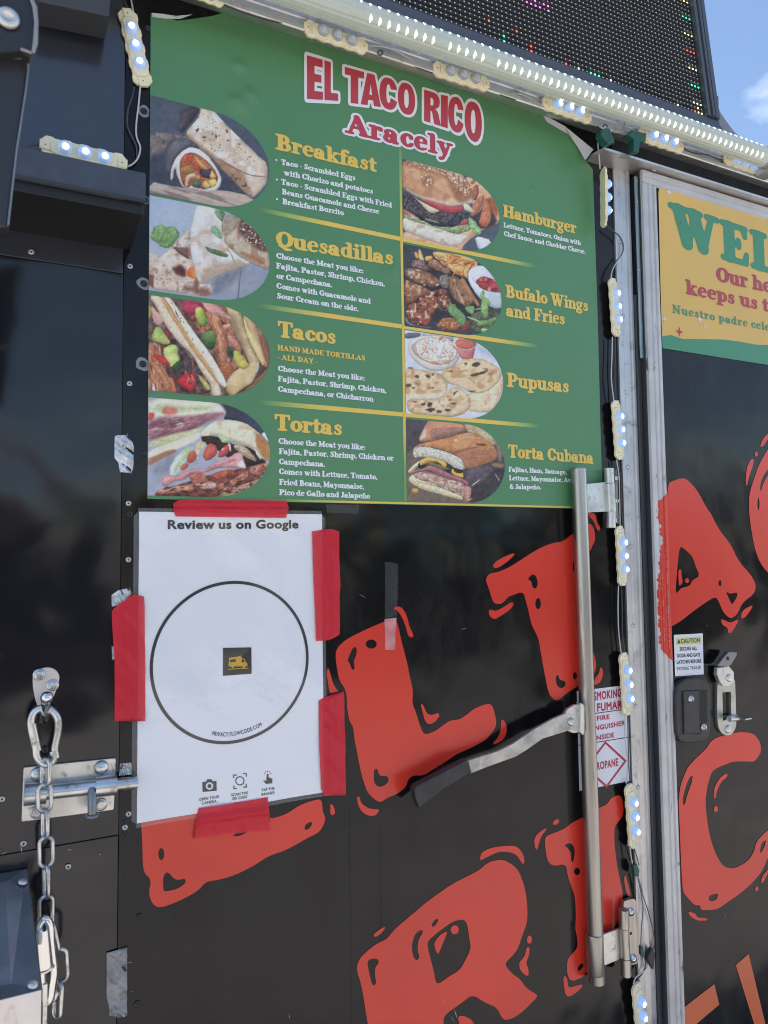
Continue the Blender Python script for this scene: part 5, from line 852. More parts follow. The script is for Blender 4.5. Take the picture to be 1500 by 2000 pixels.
ins('pupusa', 9, shreds([(240, 260), (320, 170), (460, 130), (620, 150), (760, 250), (790, 340), (740, 440), (640, 490), (480, 480), (340, 430)], 80, [(238, 228, 216), (226, 204, 184), (222, 150, 110), (244, 238, 232), (196, 160, 140)], 80, 20, 50, 160))
ins('hamburger', 11, shreds([(80, 560), (220, 620), (420, 800), (640, 790), (930, 800), (900, 930), (700, 960), (450, 910), (260, 850), (80, 740)], 60, [(110, 98, 94), (56, 52, 56), (140, 120, 110), (84, 74, 76)], 46, 22, 10, 180))
ins('cubana', 18, shreds([(210, 800), (420, 790), (660, 870), (880, 930), (900, 1080), (640, 990), (420, 910)], 40, [(206, 172, 154), (170, 132, 120), (222, 196, 176), (150, 108, 100)], 80, 26, 30, 60))

def lum_to_ink(C):
    """observed colour in the photograph -> ink reflectance"""
    return np.clip(lin(C) * INK_K - INK_V, .004, .85)
def bumps(x, z):
    h = .0006 * (1 + np.sin(x * 9 + z * 5)) + .0004 * (1 + np.sin(x * 4 - z * 13))
    for bx, bz, s, a in BUMPS: h = h + a * np.exp(-((x - bx) ** 2 + (z - bz) ** 2) / (2 * s * s))
    return h
BUMPS = []
for bx, by, s, a in ((465, 130, .007, .0035), (487, 187, .008, .0045), (466, 205, .011, .005), (452, 198, .006, .003), (762, 532, .008, .0038), (1036, 370, .004, .0016), (772, 682, .004, .0013), (772, 700, .004, .0013), (590, 330, .012, .0015), (640, 420, .010, .0012), (1064, 795, .004, .001)):
    p = W(bx, by); BUMPS.append((p[0], p[2], s, a))
PY0 = -.0012
PRINT = dict(rough=.33, spec=.5)
INKP = vcmat('printed_picture', **PRINT)
PGRN = mat('poster_green', GREEN, .33, 0, .5, noise=(2.2, .05), bump=[(3, .12, .01), (260, .05, .0004)])
PYEL = mat('poster_yellow', (.82, .55, .10), .33)
PWHT = mat('poster_white', (.82, .83, .83), .33)
PRED = mat('poster_red', (.50, .055, .075), .33)
POSTER = empty('menu_poster', (.176, 0, 1.737), 'large green menu poster with food pictures stuck on the black side', 'poster')
# sheet: grid cut away where the upper right corner has folded over
def sheet_grid(x0, x1, z0, z1, nx, nz, keep, hf, Y):
    xs = np.linspace(x0, x1, nx); zs = np.linspace(z0, z1, nz); XX, ZZ = np.meshgrid(xs, zs); H = hf(XX, ZZ)
    V = [(x, Y - h, z) for x, z, h in zip(XX.ravel(), ZZ.ravel(), H.ravel())]; Fc = []
    for j in range(nz - 1):
        for i in range(nx - 1):
            q = [(i, j), (i + 1, j), (i + 1, j + 1), (i, j + 1)]
            inn = [keep(xs[a], zs[b]) for a, b in q]
            if sum(inn) >= 4: Fc.append(tuple(b * nx + a for a, b in q))
            elif sum(inn) == 3: Fc.append(tuple(b * nx + a for (a, b), k_ in zip(q, inn) if k_))
    return V, Fc
crv = [(W(x, y)[0], W(x, y)[2]) for x, y in ((1055, 215), (1067, 237), (1090, 250), (1110, 263), (1130, 293), (1145, 318), (1159, 335))]
def keep_p(x, z): return z < np.interp(x, [c[0] for c in crv], [c[1] for c in crv]) if x > crv[0][0] else z < np.interp(x, (.176, .20, .215, .235, .27, .31), (2.477, 2.479, 2.478, 2.487, 2.504, 2.53))
def top_p(x): return min(float(np.interp(x, [c[0] for c in crv], [c[1] for c in crv])) if x > crv[0][0] else 9, 2.520, float(np.interp(x, (.176, .20, .215, .235, .27, .31), (2.477, 2.479, 2.478, 2.487, 2.504, 2.53))))
xs_ = np.linspace(.176, 1.052, 241); tt_ = np.linspace(0, 1, 200); XX_ = np.repeat(xs_[None], 200, 0); ZZ_ = 1.737 + (np.array([top_p(x) for x in xs_])[None] - 1.737) * tt_[:, None]
YY_ = PY0 - bumps(XX_, ZZ_); V = list(zip(XX_.ravel(), YY_.ravel(), ZZ_.ravel())); Fc = [(j * 241 + i, j * 241 + i + 1, (j + 1) * 241 + i + 1, (j + 1) * 241 + i) for j in range(199) for i in range(240)]
pm = MB(); pm.add(V, Fc, True); ps = pm.build('poster_sheet', PGRN, POSTER)
fl = MB(); a = W(1050, 232); pts = [W(1058, 222, -.004), W(1103, 246, -.012), W(1159, 292, -.022), W(1143, 313, -.012), W(1128, 287, -.006), W(1109, 262, -.004), W(1068, 238, -.003)]
fl.add(pts, [(0, 1, 6), (1, 5, 6), (1, 4, 5), (1, 2, 4), (2, 3, 4)]); fl.build('folded_corner', mat('poster_back', (.52, .53, .54), .5), POSTER)
fl = MB(); pts = [W(296, 25, -.004), W(318, 27, -.006), W(345, 31, -.008), W(376, 28, -.006), W(352, 37, -.004), W(320, 36, -.003), W(298, 33, -.003)]
fl.add(pts, [(0, 1, 5, 6), (1, 2, 4, 5), (2, 3, 4)]); fl.build('torn_corner', MATS['poster_back'], POSTER)
# pictures
def picture(name, key, x0, x1, z0, z1, label, nu=190, nv=150):
    ox, oy, s, spec = PIC[key]; zc = (z0 + z1) / 2; hh = (z1 - z0) / 2; rx = .092 if x1 < .5 else .088
    U, Vv = np.meshgrid(np.linspace(0, 1, nu), np.linspace(0, 1, nv)); ZZ = z0 + (z1 - z0) * Vv
    xr = x1 - rx + rx * np.sqrt(np.clip(1 - ((ZZ - zc) / hh) ** 2, 0, 1)); XX = x0 + (xr - x0) * U
    q = np.stack([XX, np.full_like(XX, 0), ZZ], -1); px, py = Pr(q)
    C = paint((px - ox) * s, (py - oy) * s, spec)
    Yv = PY0 - .0005 - bumps(XX, ZZ)
    mb = MB(); mb.v = [tuple(v) for v in np.stack([XX, Yv, ZZ], -1).reshape(-1, 3)]
    mb.f = [(j * nu + i, j * nu + i + 1, (j + 1) * nu + i + 1, (j + 1) * nu + i) for j in range(nv - 1) for i in range(nu - 1)]; mb.sm = [True] * len(mb.f)
    o = mb.build(name, INKP, POSTER); at = o.data.color_attributes.new('ink', 'FLOAT_COLOR', 'POINT')
    rgba = np.ones((nu * nv, 4), np.float32); rgba[:, :3] = lum_to_ink(C).reshape(-1, 3); at.data.foreach_set('color', rgba.ravel()); o['label'] = label
for key, z0, z1, lb in (('burrito', 2.197, 2.348, 'picture of a cut burrito and a rolled burrito'), ('quesadilla', 2.048, 2.193, 'picture of folded quesadillas with coriander'), ('taco', 1.897, 2.041, 'picture of filled tacos with avocado and tomato'), ('torta', 1.742, 1.887, 'picture of a ham torta')):
    picture('food_picture', key, .1762, .3625, z0, z1, lb)
for key, z0, z1, lb in (('hamburger', 2.208, 2.352, 'picture of a hamburger with sesame bun'), ('wings', 2.050, 2.198, 'picture of wings with fries and dip'), ('pupusa', 1.896, 2.043, 'picture of pupusas with slaw and sauce'), ('cubana', 1.742, 1.886, 'picture of a cut cuban sandwich')):
    picture('food_picture', key, .6075, .8155, z0, z1, lb)
# yellow rules that fade into the green
def rule(x0, x1, z0, z1, fades, vert=False):
    n = 60; mb = MB(); V = []; C = []; yel = np.array((.82, .56, .10)); gr = np.array(GREEN)
    for i in range(n):
        t = i / (n - 1); tt = (x0 + (x1 - x0) * t) if not vert else (z0 + (z1 - z0) * t)
        f = np.interp(tt, [q[0] for q in fades], [q[1] for q in fades]); mid = np.array((.36, .48, .12)); c = yel * f + gr * (1 - f) if False else (gr * (1 - 2 * f) + mid * 2 * f if f < .5 else mid * (2 - 2 * f) + yel * (2 * f - 1))
        for s_ in (0, 1):
            p = (tt, (z0, z1)[s_]) if not vert else ((x0, x1)[s_], tt); V.append((p[0], PY0 - .0004 - float(bumps(np.array(p[0]), np.array(p[1]))), p[1])); C.append((*c, 1))
    mb.add(V, [(2 * i, 2 * i + 2, 2 * i + 3, 2 * i + 1) for i in range(n - 1)], True); o = mb.build('yellow_rule', INKP, POSTER); at = o.data.color_attributes.new('ink', 'FLOAT_COLOR', 'POINT'); at.data.foreach_set('color', np.array(C, np.float32).ravel())
for z in (2.2055, 2.0485, 1.8935):
    rule(.335, .6028, z - .0038, z + .0038, [(.345, 0), (.40, .55), (.46, 1), (1, 1)])
    rule(.6032, .90, z - .0038, z + .0038, [(.8, 1), (.835, .75), (.9, 0)])
for za, zb in ((2.2095, 2.40), (2.0525, 2.2015), (1.8975, 2.0445), (1.7425, 1.8895)):
    rule(.6018, .6068, za, zb, [(1.742, .2), (1.80, .25), (1.86, .9), (1.9, 1), (2.22, 1), (2.30, .55), (2.40, 0)], True)
rule(.33, 1.04, 1.7378, 1.7412, [(.35, 0), (.5, 1), (.9, .9), (1.04, .3)])

def tmap(s, font, p0, p1, caph, Y, parent, m, name='text_line', level=0, track=0, ref=None, hf=None, prefix=''):
    """one line of print from p0 to p1 (baseline, photo px); ref = the part of the line those two points span"""
    wref, _, _ = text_mesh(ref or s, font, level, track); wpre = text_mesh(prefix, font, level, track)[0] + track if prefix else 0
    _, V, T = text_mesh(prefix + s, font, level, track)
    A, B = W(*p0, Y), W(*p1, Y); kx = (B[0] - A[0]) / wref; kz = (B[2] - A[2]) / wref
    C = W(p0[0], p0[1] - caph, Y); ch = C[2] - A[2]
    mb = MB(); VV = []
    for x, y in V:
        u = x - wpre; X_, Z_ = A[0] + u * kx, A[2] + u * kz + y * ch
        VV.append((X_, Y - (float(hf(np.array(X_), np.array(Z_))) if hf else 0), Z_))
    mb.add(VV, T); return mb.build(name, m, parent)
YT = PY0 - .0007
def ptxt(s, x0, y0, x1, y1, ch, m=PWHT, name='text_line', level=.0, **k): return tmap(s, 'slab', (x0, y0), (x1, y1), ch, YT, POSTER, m, name, level, -.05, hf=bumps, **k)
for s, a in {'Breakfast': (538, 292, 736.5, 337, 30.5), 'Quesadillas': (538, 481, 769.5, 518.5, 31), 'Tacos': (541, 658, 657, 673.5, 31), 'Tortas': (535, 840, 669.5, 851, 31.5), 'Hamburger': (982, 423, 1126, 457, 23.5), 'Bufalo Wings': (987, 580, 1148.5, 609, 24), 'and Fries': (988, 617.6, 1103.5, 634.8, 24), 'Pupusas': (990, 755, 1112, 767.2, 27), 'Torta Cubana': (992, 893, 1160, 906, 25)}.items():
    ptxt(s, *a, PYEL, 'heading', .012)
for s, *a in (('Taco - Scrambled Eggs', 548, 322, 694.5, 353, 10.8), ('with Chorizo and potatoes', 553.6, 342.7, 729, 379, 10.8), ('Taco - Scrambled Eggs with Fried', 548, 360.4, 766, 406, 10.8), ('Beans Guacamole and Cheese', 550, 379.6, 741, 418.3, 10.8), ('Breakfast Burrito', 550.8, 398.7, 672, 421.4, 10.8),
  ('Choose the Meat you like:', 538.7, 504.7, 710, 534.5, 11), ('Fajita, Pastor, Shrimp, Chicken,', 538.7, 524.3, 751.5, 560, 11), ('or Campechana.', 539, 544, 649, 562, 11), ('Comes with Guacamole and', 539, 563.5, 724, 594, 11), ('Sour Cream on the side.', 539.6, 583, 700, 609, 11),
  ('Choose the Meat you like:', 541.7, 725, 712, 744, 11), ('Fajita, Pastor, Shrimp, Chicken,', 541.7, 745, 754, 768, 11), ('Campechana, or Chicharron', 542, 765, 729, 785, 11),
  ('Choose the Meat you like:', 543, 866.7, 713, 879, 11.3), ('Fajita, Pastor, Shrimp, Chicken or', 544, 886.7, 768.7, 900, 11.3), ('Campechana.', 544, 906.7, 635, 912, 11.3), ('Comes with Lettuce, Tomato,', 544, 926, 737, 936.7, 11.3), ('Fried Beans, Mayonnaise,', 544.7, 946.7, 711, 955.7, 11.3), ('Pico de Gallo and Jalapeño', 545, 966.7, 722.7, 974, 11.3),
  ('Lettuce, Tomatoes, Onion with', 983, 443.8, 1133.8, 479.7, 9.6), ('Chef Sauce, and Cheddar Cheese.', 983.5, 460.7, 1143, 497, 9.6), ('Fajitas, Ham, Sausage,', 993, 921, 1107, 926.7, 9.6), ('Lettuce, Mayonnaise, Av', 994, 938, 1115, 942, 9.6), ('& Jalapeño.', 995, 955, 1057, 956, 9.6)):
    ptxt(s, *a, level=.014)
for s, *a in (('HAND MADE TORTILLAS', 540.7, 684, 712.7, 705, 10.5), ('- ALL DAY -', 540.7, 702, 620, 712, 10.5)): ptxt(s, *a, PYEL, level=.004)
for x, y in ((538.7, 314), (539.6, 352.3), (540, 390.3)):
    p = W(x, y); flat(MB(), [[(p[0] + .0017 * cos(a), p[2] + .0017 * sin(a)) for a in np.linspace(0, 2 * pi, 13)[:-1]]], YT - .001).build('bullet_dot', PWHT, POSTER)
# title: top edge straight, lower edge arched
LT = [('E', 596.5, 632), ('L', 631, 661), ('T', 673, 710), ('A', 704, 743), ('C', 739, 777), ('O', 775, 812), ('R', 825.5, 861), ('I', 858, 876), ('C', 873, 906), ('O', 905, 942)]
TOPX = [596, 631, 675, 723, 758, 791, 826, 864, 894, 922, 942]; TOPY = [108, 118, 132, 145, 154, 163.5, 175.5, 187, 192.5, 201, 208]
BOTX = [596, 660, 686, 742, 761, 800, 827, 866, 896, 926, 942]; BOTY = [194, 198, 202, 209.5, 214, 225, 236.5, 249, 260, 277, 283]
for lev, m, dy in ((.085, PWHT, .0001), (0, PRED, .0005)):
    for ch, xa, xb in LT:
        adv, (V, T) = glyph(ch, 'title', lev); VV = []
        for x, y in V:
            px = xa + (x / adv) * (xb - xa); t_, b_ = np.interp(px, TOPX, TOPY), np.interp(px, BOTX, BOTY); q = W(px, b_ + (t_ - b_) * y, YT)
            VV.append((q[0], q[1] - dy - float(bumps(q[0], q[2])) - (.00002 * (LT.index((ch, xa, xb)) % 2) if lev else 0), q[2]))
        mb = MB(); mb.add(VV, T); mb.build('title_letter' if not lev else 'title_outline', m, POSTER)
for lev, m, dy in ((.12, PWHT, .0001), (.012, PRED, .0006)):
    tmap('Aracely', 'slab', (674, 259), (884, 307.5), 39, YT - dy, POSTER, m, 'title_name' if lev < .1 else 'title_outline', lev, -.02, hf=bumps)

# ------------------------------------------------------------------ yellow welcome banner on the door
BY = DY + .0016
BAN = empty('welcome_banner', W(1290, 690, BY), 'yellow and green welcome banner stuck at the top of the door', 'banner')
BG = mat('banner_green', (.065, .27, .14), .36); BYL = mat('banner_yellow', (.74, .47, .115), .36, noise=(3, .06), bump=[(3, .2, .01)]); BRD = mat('banner_red', (.44, .055, .075), .36)
wave = [(1293, 657), (1310, 654), (1333, 662), (1367, 662), (1413, 663), (1443, 667), (1477, 673), (1540, 675), (1700, 690)]
flat(MB(), [wl([(1290, 357), (1310, 364), (1500, 419), (1700, 478)] + wave[::-1] + [(1290, 560), (1287, 420), (1286, 375)], BY)], BY).build('banner_sheet', BYL, BAN)
flat(MB(), [wl(wave + [(1700, 742), (1500, 713), (1294, 680)], BY)], BY).build('banner_foot', BG, BAN)
BT = BY - .0006
def btxt(s, p0, p1, ch, ref, m, name='text_line', lv=.015, tr=-.02): tmap(s, 'slab', p0, p1, ch, BT, BAN, m, name, lv, tr, ref=ref)
btxt('WELCOME', (1311, 475), (1466, 521), 78, 'WE', BG, 'heading', .03, .03)
btxt('Our heavenly father', (1399, 549), (1462, 562.5), 29, 'Our', BRD); btxt('keeps us together', (1340, 573.5), (1437, 595), 28, 'keeps', BRD)
btxt('Nuestro padre celestial', (1313, 611), (1461, 638.5), 16.5, 'Nuestro padre', BG, lv=.0, tr=.03)
BWH = mat('banner_white', (.72, .70, .68), .4)
for x, y, r, m in ((1306, 375, 8, BWH), (1297, 623, 6, BWH), (1327, 648, 9, BRD), (1367, 624, 7, BWH), (1377, 638, 4, BWH), (1329, 436, 3.5, BRD)):
    c = W(x, y, BT); k = r * .00125; pts = [(c[0] + (k if i % 2 == 0 else k * .36) * cos(pi / 4 * i), c[2] + (k * 1.0 if i % 2 == 0 else k * .36) * sin(pi / 4 * i)) for i in range(8)]
    flat(MB(), [pts], BT - .0003).build('star', m, BAN)

# ------------------------------------------------------------------ laminated review sheet
RS_ = empty('laminated_sheet', W(262, 1617), 'white laminated review sheet with a ring, held by red tape', 'sign')
LAM = mat('laminate_film', (.7, .7, .72), .12, 0, .6, alpha=.16, bump=[(9, .25, .006)])
x0, x1, z0, z1 = W(258.6, 1300)[0], W(636, 1300)[0], W(262, 1617)[2], W(262, 992)[2]
q0, q1, u0, u1 = W(269, 1300)[0], W(629.5, 1300)[0], W(268, 1607)[2], W(269, 999.5)[2]
def wavy(x, z): return .0007 * np.sin(x * 31 + 1) * np.sin(z * 23) + .0005 * np.sin(x * 60 + z * 44) + .0012
def gridsheet(x0, x1, z0, z1, Y, hf, m, name, parent, nx=50, nz=80, r=0):
    V, Fc = sheet_grid(x0, x1, z0, z1, nx, nz, (lambda x, z: not ((min(x - x0, x1 - x) < r) and (min(z - z0, z1 - z) < r) and hypot(r - min(x - x0, x1 - x), r - min(z - z0, z1 - z)) > r)) if r else (lambda x, z: True), hf, Y)
    mb = MB(); mb.add(V, Fc, True); return mb.build(name, m, parent)
PAP = mat('laminated_paper', (.80, .805, .83), .30, 0, .5, coat=.9, coat_r=.045, bump=[(7, .5, .008), (24, .4, .003), (60, .25, .0012, (1, 1, .4))])
INK = mat('black_ink', (.035, .035, .04), .3, 0, .5, coat=.9, coat_r=.08, bump=[(7, .35, .006)])
gridsheet(x0, x1, z0, z1, -.0008, wavy, LAM, 'laminate_edge', RS_, r=.006)
gridsheet(q0, q1, u0, u1, -.0013, wavy, PAP, 'paper', RS_)
RY = -.0018
def rt(s, p0, p1, ch, name='text_line', lv=.03, tr=0.0): tmap(s, 'sans', p0, p1, ch, RY, RS_, INK, name, lv, tr, hf=wavy)
rt('Review us on Google', (326, 1033), (583.5, 1031.6), 17.5, 'heading', .05, -.01)
for s, *a in (('OPEN YOUR', (388.6, 1564.3), (428, 1558), 5.6), ('CAMERA', (393.4, 1571.5), (423, 1567.2), 5.6), ('SCAN THE', (451, 1555), (484, 1550), 5.4), ('QR CODE', (453, 1562.3), (482, 1558), 5.4), ('TAP THE', (510, 1545), (536, 1541.6), 5.2), ('BANNER', (510, 1553.5), (536, 1550), 5.2)): rt(s, *a)
cc = W(454, 1292); rad = (W(608.5, 1290)[0] - W(300, 1290)[0]) / 2
def circ(r, n=96): return [(cc[0] + r * cos(2 * pi * i / n), cc[2] + r * sin(2 * pi * i / n)) for i in range(n)]
def rflat(loops, name, m=INK, dy=0, parent=None):
    mb = MB()
    for grp in group_loops(loops):
        v, t = fill(grp); mb.add([(x, RY - dy - float(wavy(x, z)), z) for x, z in v], t)
    return mb.build(name, m, parent or RS_)
n = 120; mb = MB(); V = []
for i in range(n):
    for r in (rad, rad - .0046): x, z = cc[0] + r * cos(2 * pi * i / n), cc[2] + r * sin(2 * pi * i / n); V.append((x, RY - float(wavy(x, z)), z))
mb.add(V, [(2 * i, 2 * i + 1, (2 * i + 3) % (2 * n), (2 * i + 2) % (2 * n)) for i in range(n)]); mb.build('printed_ring', INK, RS_)
# words along the inside of the ring
s_ = 'PRIVACY.FLOWCODE.COM'; a0, a1 = [atan2(W(*p)[2] - cc[2], W(*p)[0] - cc[0]) for p in ((412.4, 1434), (514, 1421))]
tw, V, T = text_mesh(s_, 'sans', .02, .02); rr = rad - .0145; VV = []
for x, y in V:
    a = a0 + (a1 - a0) * x / tw; r = rr - y * .0062 + .003; X_, Z_ = cc[0] + r * cos(a), cc[2] + r * sin(a); VV.append((X_, RY - float(wavy(X_, Z_)), Z_))
mb = MB(); mb.add(VV, T); mb.build('text_line', INK, RS_)
# centre badge with a small yellow food truck
lg = rflat([wl([(434.5, 1265), (490, 1264), (490.5, 1315.5), (434.5, 1319.5)])], 'badge', mat('badge_black', (.035, .035, .035), .3, 0, .5, coat=.8))
BY_ = mat('badge_yellow', (.62, .36, .06), .3)
rflat([wl([(445, 1301), (446, 1284), (462, 1282), (469, 1280), (471, 1284), (477, 1287), (479, 1293), (482, 1295), (482, 1301)]), wl([(448, 1288), (459, 1286.5), (459, 1292), (448, 1293)]), wl([(471, 1286), (475, 1288), (477, 1293), (471, 1293)])], 'badge_truck', BY_, .0003, lg)
rflat([wl(ellp(453, 1302, 2.6, 2.6)), wl(ellp(475, 1302, 2.6, 2.6)), wl([(444, 1306), (484, 1303.5), (484, 1305), (444, 1307.5)])], 'badge_wheels', BY_, .0004, lg)
# three small icons
c = (408.3, 1533.6); rflat([wl([(394.5, 1527), (402, 1526), (404, 1521.5), (412, 1521), (414.5, 1525), (422, 1524.5), (422.5, 1543.5), (395, 1546)]), wl(ellp(408.5, 1534.5, 7.4, 7.4)), wl(ellp(408.5, 1534.5, 4.0, 4.0))], 'camera_icon')
def ring_px(cx, cy, r, t): return [wl(ellp(cx, cy, r, r, 28)), wl(ellp(cx, cy, r - t, r - t, 28))]
rflat(ring_px(467.2, 1523.8, 9, 2), 'scan_icon')
for sx, sy, dx, dy in ((454, 1511.5, 1, 1), (480.5, 1508.5, -1, 1), (454.5, 1540, 1, -1), (480.5, 1537, -1, -1)):
    rflat([wl([(sx, sy), (sx + 7 * dx, sy), (sx + 7 * dx, sy + 2 * dy), (sx + 2 * dx, sy + 2 * dy), (sx + 2 * dx, sy + 7 * dy), (sx, sy + 7 * dy)])], 'scan_corner')
rflat([wl([(520, 1511), (523.5, 1511), (523.7, 1517.5), (531, 1520), (530.5, 1529), (518, 1530), (512.5, 1523), (519, 1524)])], 'hand_icon')
for a in (-75, -35, 0, 35, 75):
    ux, uy = sin(radians(a)), -cos(radians(a)); b = (521.7 + ux * 5, 1512 + uy * 5); rflat([wl([(b[0] - uy * .6, b[1] + ux * .6), (b[0] + uy * .6, b[1] - ux * .6), (b[0] + ux * 3 + uy * .6, b[1] + uy * 3 - ux * .6), (b[0] + ux * 3 - uy * .6, b[1] + uy * 3 + ux * .6)])], 'hand_icon_ray')

# ------------------------------------------------------------------ tapes
RT_ = mat('red_tape', (.70, .022, .042), .32, 0, .35, alpha=.84, coat=0, bump=[(11, .5, .005), (40, .5, .002, (1, 1, .3)), (90, .3, .001, (.4, 1, 1))])
def tape(poly, name, label, m, folds, Y=-.0046, cat='tape', group=None, nx=26, seed=0, amp=.0012):
    P = wl(poly, 0); xs = [p[0] for p in P]; zs = [p[1] for p in P]; X0, X1, Z0_, Z1_ = min(xs), max(xs), min(zs), max(zs)
    asp = (X1 - X0) / (Z1_ - Z0_); N_ = 34; nx = max(6, int(N_ * min(1, asp) * (1 if asp < 1 else 1))) if asp < 1 else N_; nz = N_ if asp < 1 else max(6, int(N_ / asp))
    vert = asp < 1; V = []; r2 = np.random.RandomState(seed)
    # map a rectangle onto the outline along its long axis
    NL = 46; NC = 12
    for i in range(NL):
        t = i / (NL - 1); c = Z0_ + (Z1_ - Z0_) * (.002 + .996 * t) if vert else X0 + (X1 - X0) * (.002 + .996 * t); hit = []
        for k in range(len(P)):
            (a0_, b0), (a1_, b1) = P[k], P[(k + 1) % len(P)]
            if vert and (b0 > c) != (b1 > c): hit.append(a0_ + (a1_ - a0_) * (c - b0) / (b1 - b0))
            if not vert and (a0_ > c) != (a1_ > c): hit.append(b0 + (b1 - b0) * (c - a0_) / (a1_ - a0_))
        lo, hi = min(hit), max(hit)
        for j in range(NC):
            v = j / (NC - 1); d = lo + (hi - lo) * v
            h = 1.5 * sum(am * exp(-((v - ce - sl * (t - .5)) / wd) ** 2) for ce, wd, am, sl in folds) + amp * .6 * sin(t * 15 + seed + v * 4) * (.3 + v) + amp * .35 * sin(t * 37 + v * 11 + seed * 2) + amp * .5 * max(0, sin(t * 9 + v * 16 + seed * 3)) ** 6
            V.append((d, Y - h, c) if vert else (c, Y - h, d))
    mb = MB(); mb.add(V, [(i * NC + j, i * NC + j + 1, (i + 1) * NC + j + 1, (i + 1) * NC + j) for i in range(NL - 1) for j in range(NC - 1)], True)
    o = mb.build(name, m); return tag(o, label, cat, group)
GT = 'strips of red tape round the laminated sheet'
tape([(336, 985), (347, 977), (558, 978), (562, 992), (559, 1012), (337, 1009)], 'red_tape', 'red tape strip along the top edge of the laminated sheet', RT_, [(.45, .1, .0018, .05), (.8, .08, .001, 0)], seed=1, group=GT)
tape([(607, 1036), (640, 1033), (660, 1035), (662, 1140), (661, 1240), (640, 1250), (615, 1252), (610, 1130)], 'red_tape', 'upper red tape strip down the right edge of the laminated sheet', RT_, [(.42, .07, .0026, .08), (.7, .12, .0012, 0)], seed=2, group=GT)
tape([(620, 1366), (640, 1358), (669, 1349), (672, 1440), (673, 1551), (632, 1555), (625, 1540), (621, 1450)], 'red_tape', 'lower red tape strip down the right edge of the laminated sheet', RT_, [(.4, .08, .0026, .04), (.62, .08, .0014, .1)], seed=3, group=GT)
tape([(217, 1192), (238, 1175), (260, 1160), (281, 1162), (283, 1300), (283, 1407), (223, 1410), (223, 1287), (219, 1233)], 'red_tape', 'wide red tape strip over the left edge of the laminated sheet', RT_, [(.52, .06, .0022, .12), (.72, .07, .0024, 0)], seed=4, group=GT)
tape([(386.5, 1576.7), (450, 1567), (523, 1555), (525, 1590), (525, 1621), (480, 1623), (430, 1629), (376, 1636.6), (382, 1596)], 'red_tape', 'short red tape strip over the bottom edge of the laminated sheet', RT_, [(.6, .09, .003, 0), (.86, .06, .0015, 0)], seed=5, group=GT)
FG = 'grey foil tape residue on the left panels'
tape([(224, 852), (233, 850), (246, 853), (249, 846), (251, 853), (258, 863), (261, 873), (260, 913), (258, 925), (255, 923), (248, 923), (234, 923), (231, 905), (223, 893)], 'foil_residue', 'crumpled silver tape residue left of the torta picture', FOIL, [], -.001, 'tape residue', FG, seed=6, amp=.002)
tape([(217, 1163), (230, 1153), (253, 1148), (257, 1160), (247, 1170), (230, 1182), (218, 1185)], 'foil_residue', 'torn silver residue above the wide red tape', FOIL, [], -.001, 'tape residue', FG, seed=7, amp=.002)
tape([(218, 1262), (224, 1262), (224, 1287), (219, 1289)], 'foil_residue', 'sliver of silver residue beside the wide red tape', FOIL, [], -.001, 'tape residue', FG, seed=8)
tape([(234, 1491), (257, 1489), (257, 1512), (232, 1515)], 'foil_residue', 'square silver residue just above the slide bolt rod', FOIL, [], -.001, 'tape residue', FG, seed=9)
tape([(208, 1860), (240, 1855), (248, 1848), (248, 1983), (233, 1987), (213, 1983), (212, 1963), (208, 1947)], 'foil_residue', 'long silver tape patch low beside the panel joint', mat('dull_foil_tape', (.24, .25, .27), .4, .5, .5, noise=(40, .35), bump=[(45, .6, .008)], wear=(30, .62, .7, (.6, .6, .6))), [(.5, .2, .001, 0)], -.001, 'tape residue', FG, seed=10, amp=.0016)
CLR = mat('clear_tape', (.4, .41, .44), .25, 0, .5, alpha=.10, bump=[(30, .6, .003)], noise=(40, .3))
CLP = mat('clear_tape_worn', (.80, .42, .42), .4, 0, .5, alpha=.55, bump=[(40, .6, .003)], noise=(40, .3))
tape([(751, 1097), (777, 1100), (776, 1150), (775, 1205), (751, 1207), (752, 1150)], 'clear_tape', 'strip of clear tape hanging above the red letter L', CLR, [], -.0011, 'tape', seed=11, amp=.0006)
tape([(750, 1208), (774, 1206), (771, 1240), (771, 1269), (752, 1270), (751, 1240)], 'clear_tape', 'whitened end of clear tape on the red letter L', CLP, [], -.0016, 'tape', seed=12, amp=.0006)
tape([(636, 985), (701, 987), (700, 1003), (637, 1002)], 'clear_tape', 'clear tape scrap under the menu poster beside the sheet corner', CLR, [], -.0011, 'tape', seed=13, amp=.0006)

# ------------------------------------------------------------------ LED text sign standing above the side, leaning back a little
SG = empty('led_sign', (.4, -.05, 2.557), 'large grey LED dot matrix sign leaning back above the roof trim', 'sign')
SH = 1.0
def S(u, v, d=0.0): return (u, -.05 + .0995 * v - .995 * d, 2.557 + .995 * v + .0995 * d)
def sbox(mb, u0, u1, v0, v1, d0, d1):
    P_ = [S(u, v, d) for d in (d0, d1) for u, v in ((u0, v0), (u1, v0), (u1, v1), (u0, v1))]
    mb.add(P_, [(0, 1, 2, 3)[::-1], (4, 5, 6, 7), (0, 4, 5, 1)[::-1], (1, 5, 6, 2)[::-1], (2, 6, 7, 3)[::-1], (3, 7, 4, 0)[::-1]]); return mb
UL, UR = -.9, 1.372
sbox(MB(), UL, UR, 0, SH, -.12, -.004).build('cabinet', GREY, SG)
sbox(MB(), UL, 1.334, .040, SH, -.0038, -.002).build('screen', mat('screen_black', (.065, .07, .08), .55, bump=(60, .2, .002)), SG)  # black screen lightened in its base colour for the veiling haze
b = MB(); pr_ = [(-.0035, 0), (.006, .001), (.010, .004), (.012, .010), (.012, .018), (.008, .022), (.0065, .035), (.003, .038), (-.0035, .038)]
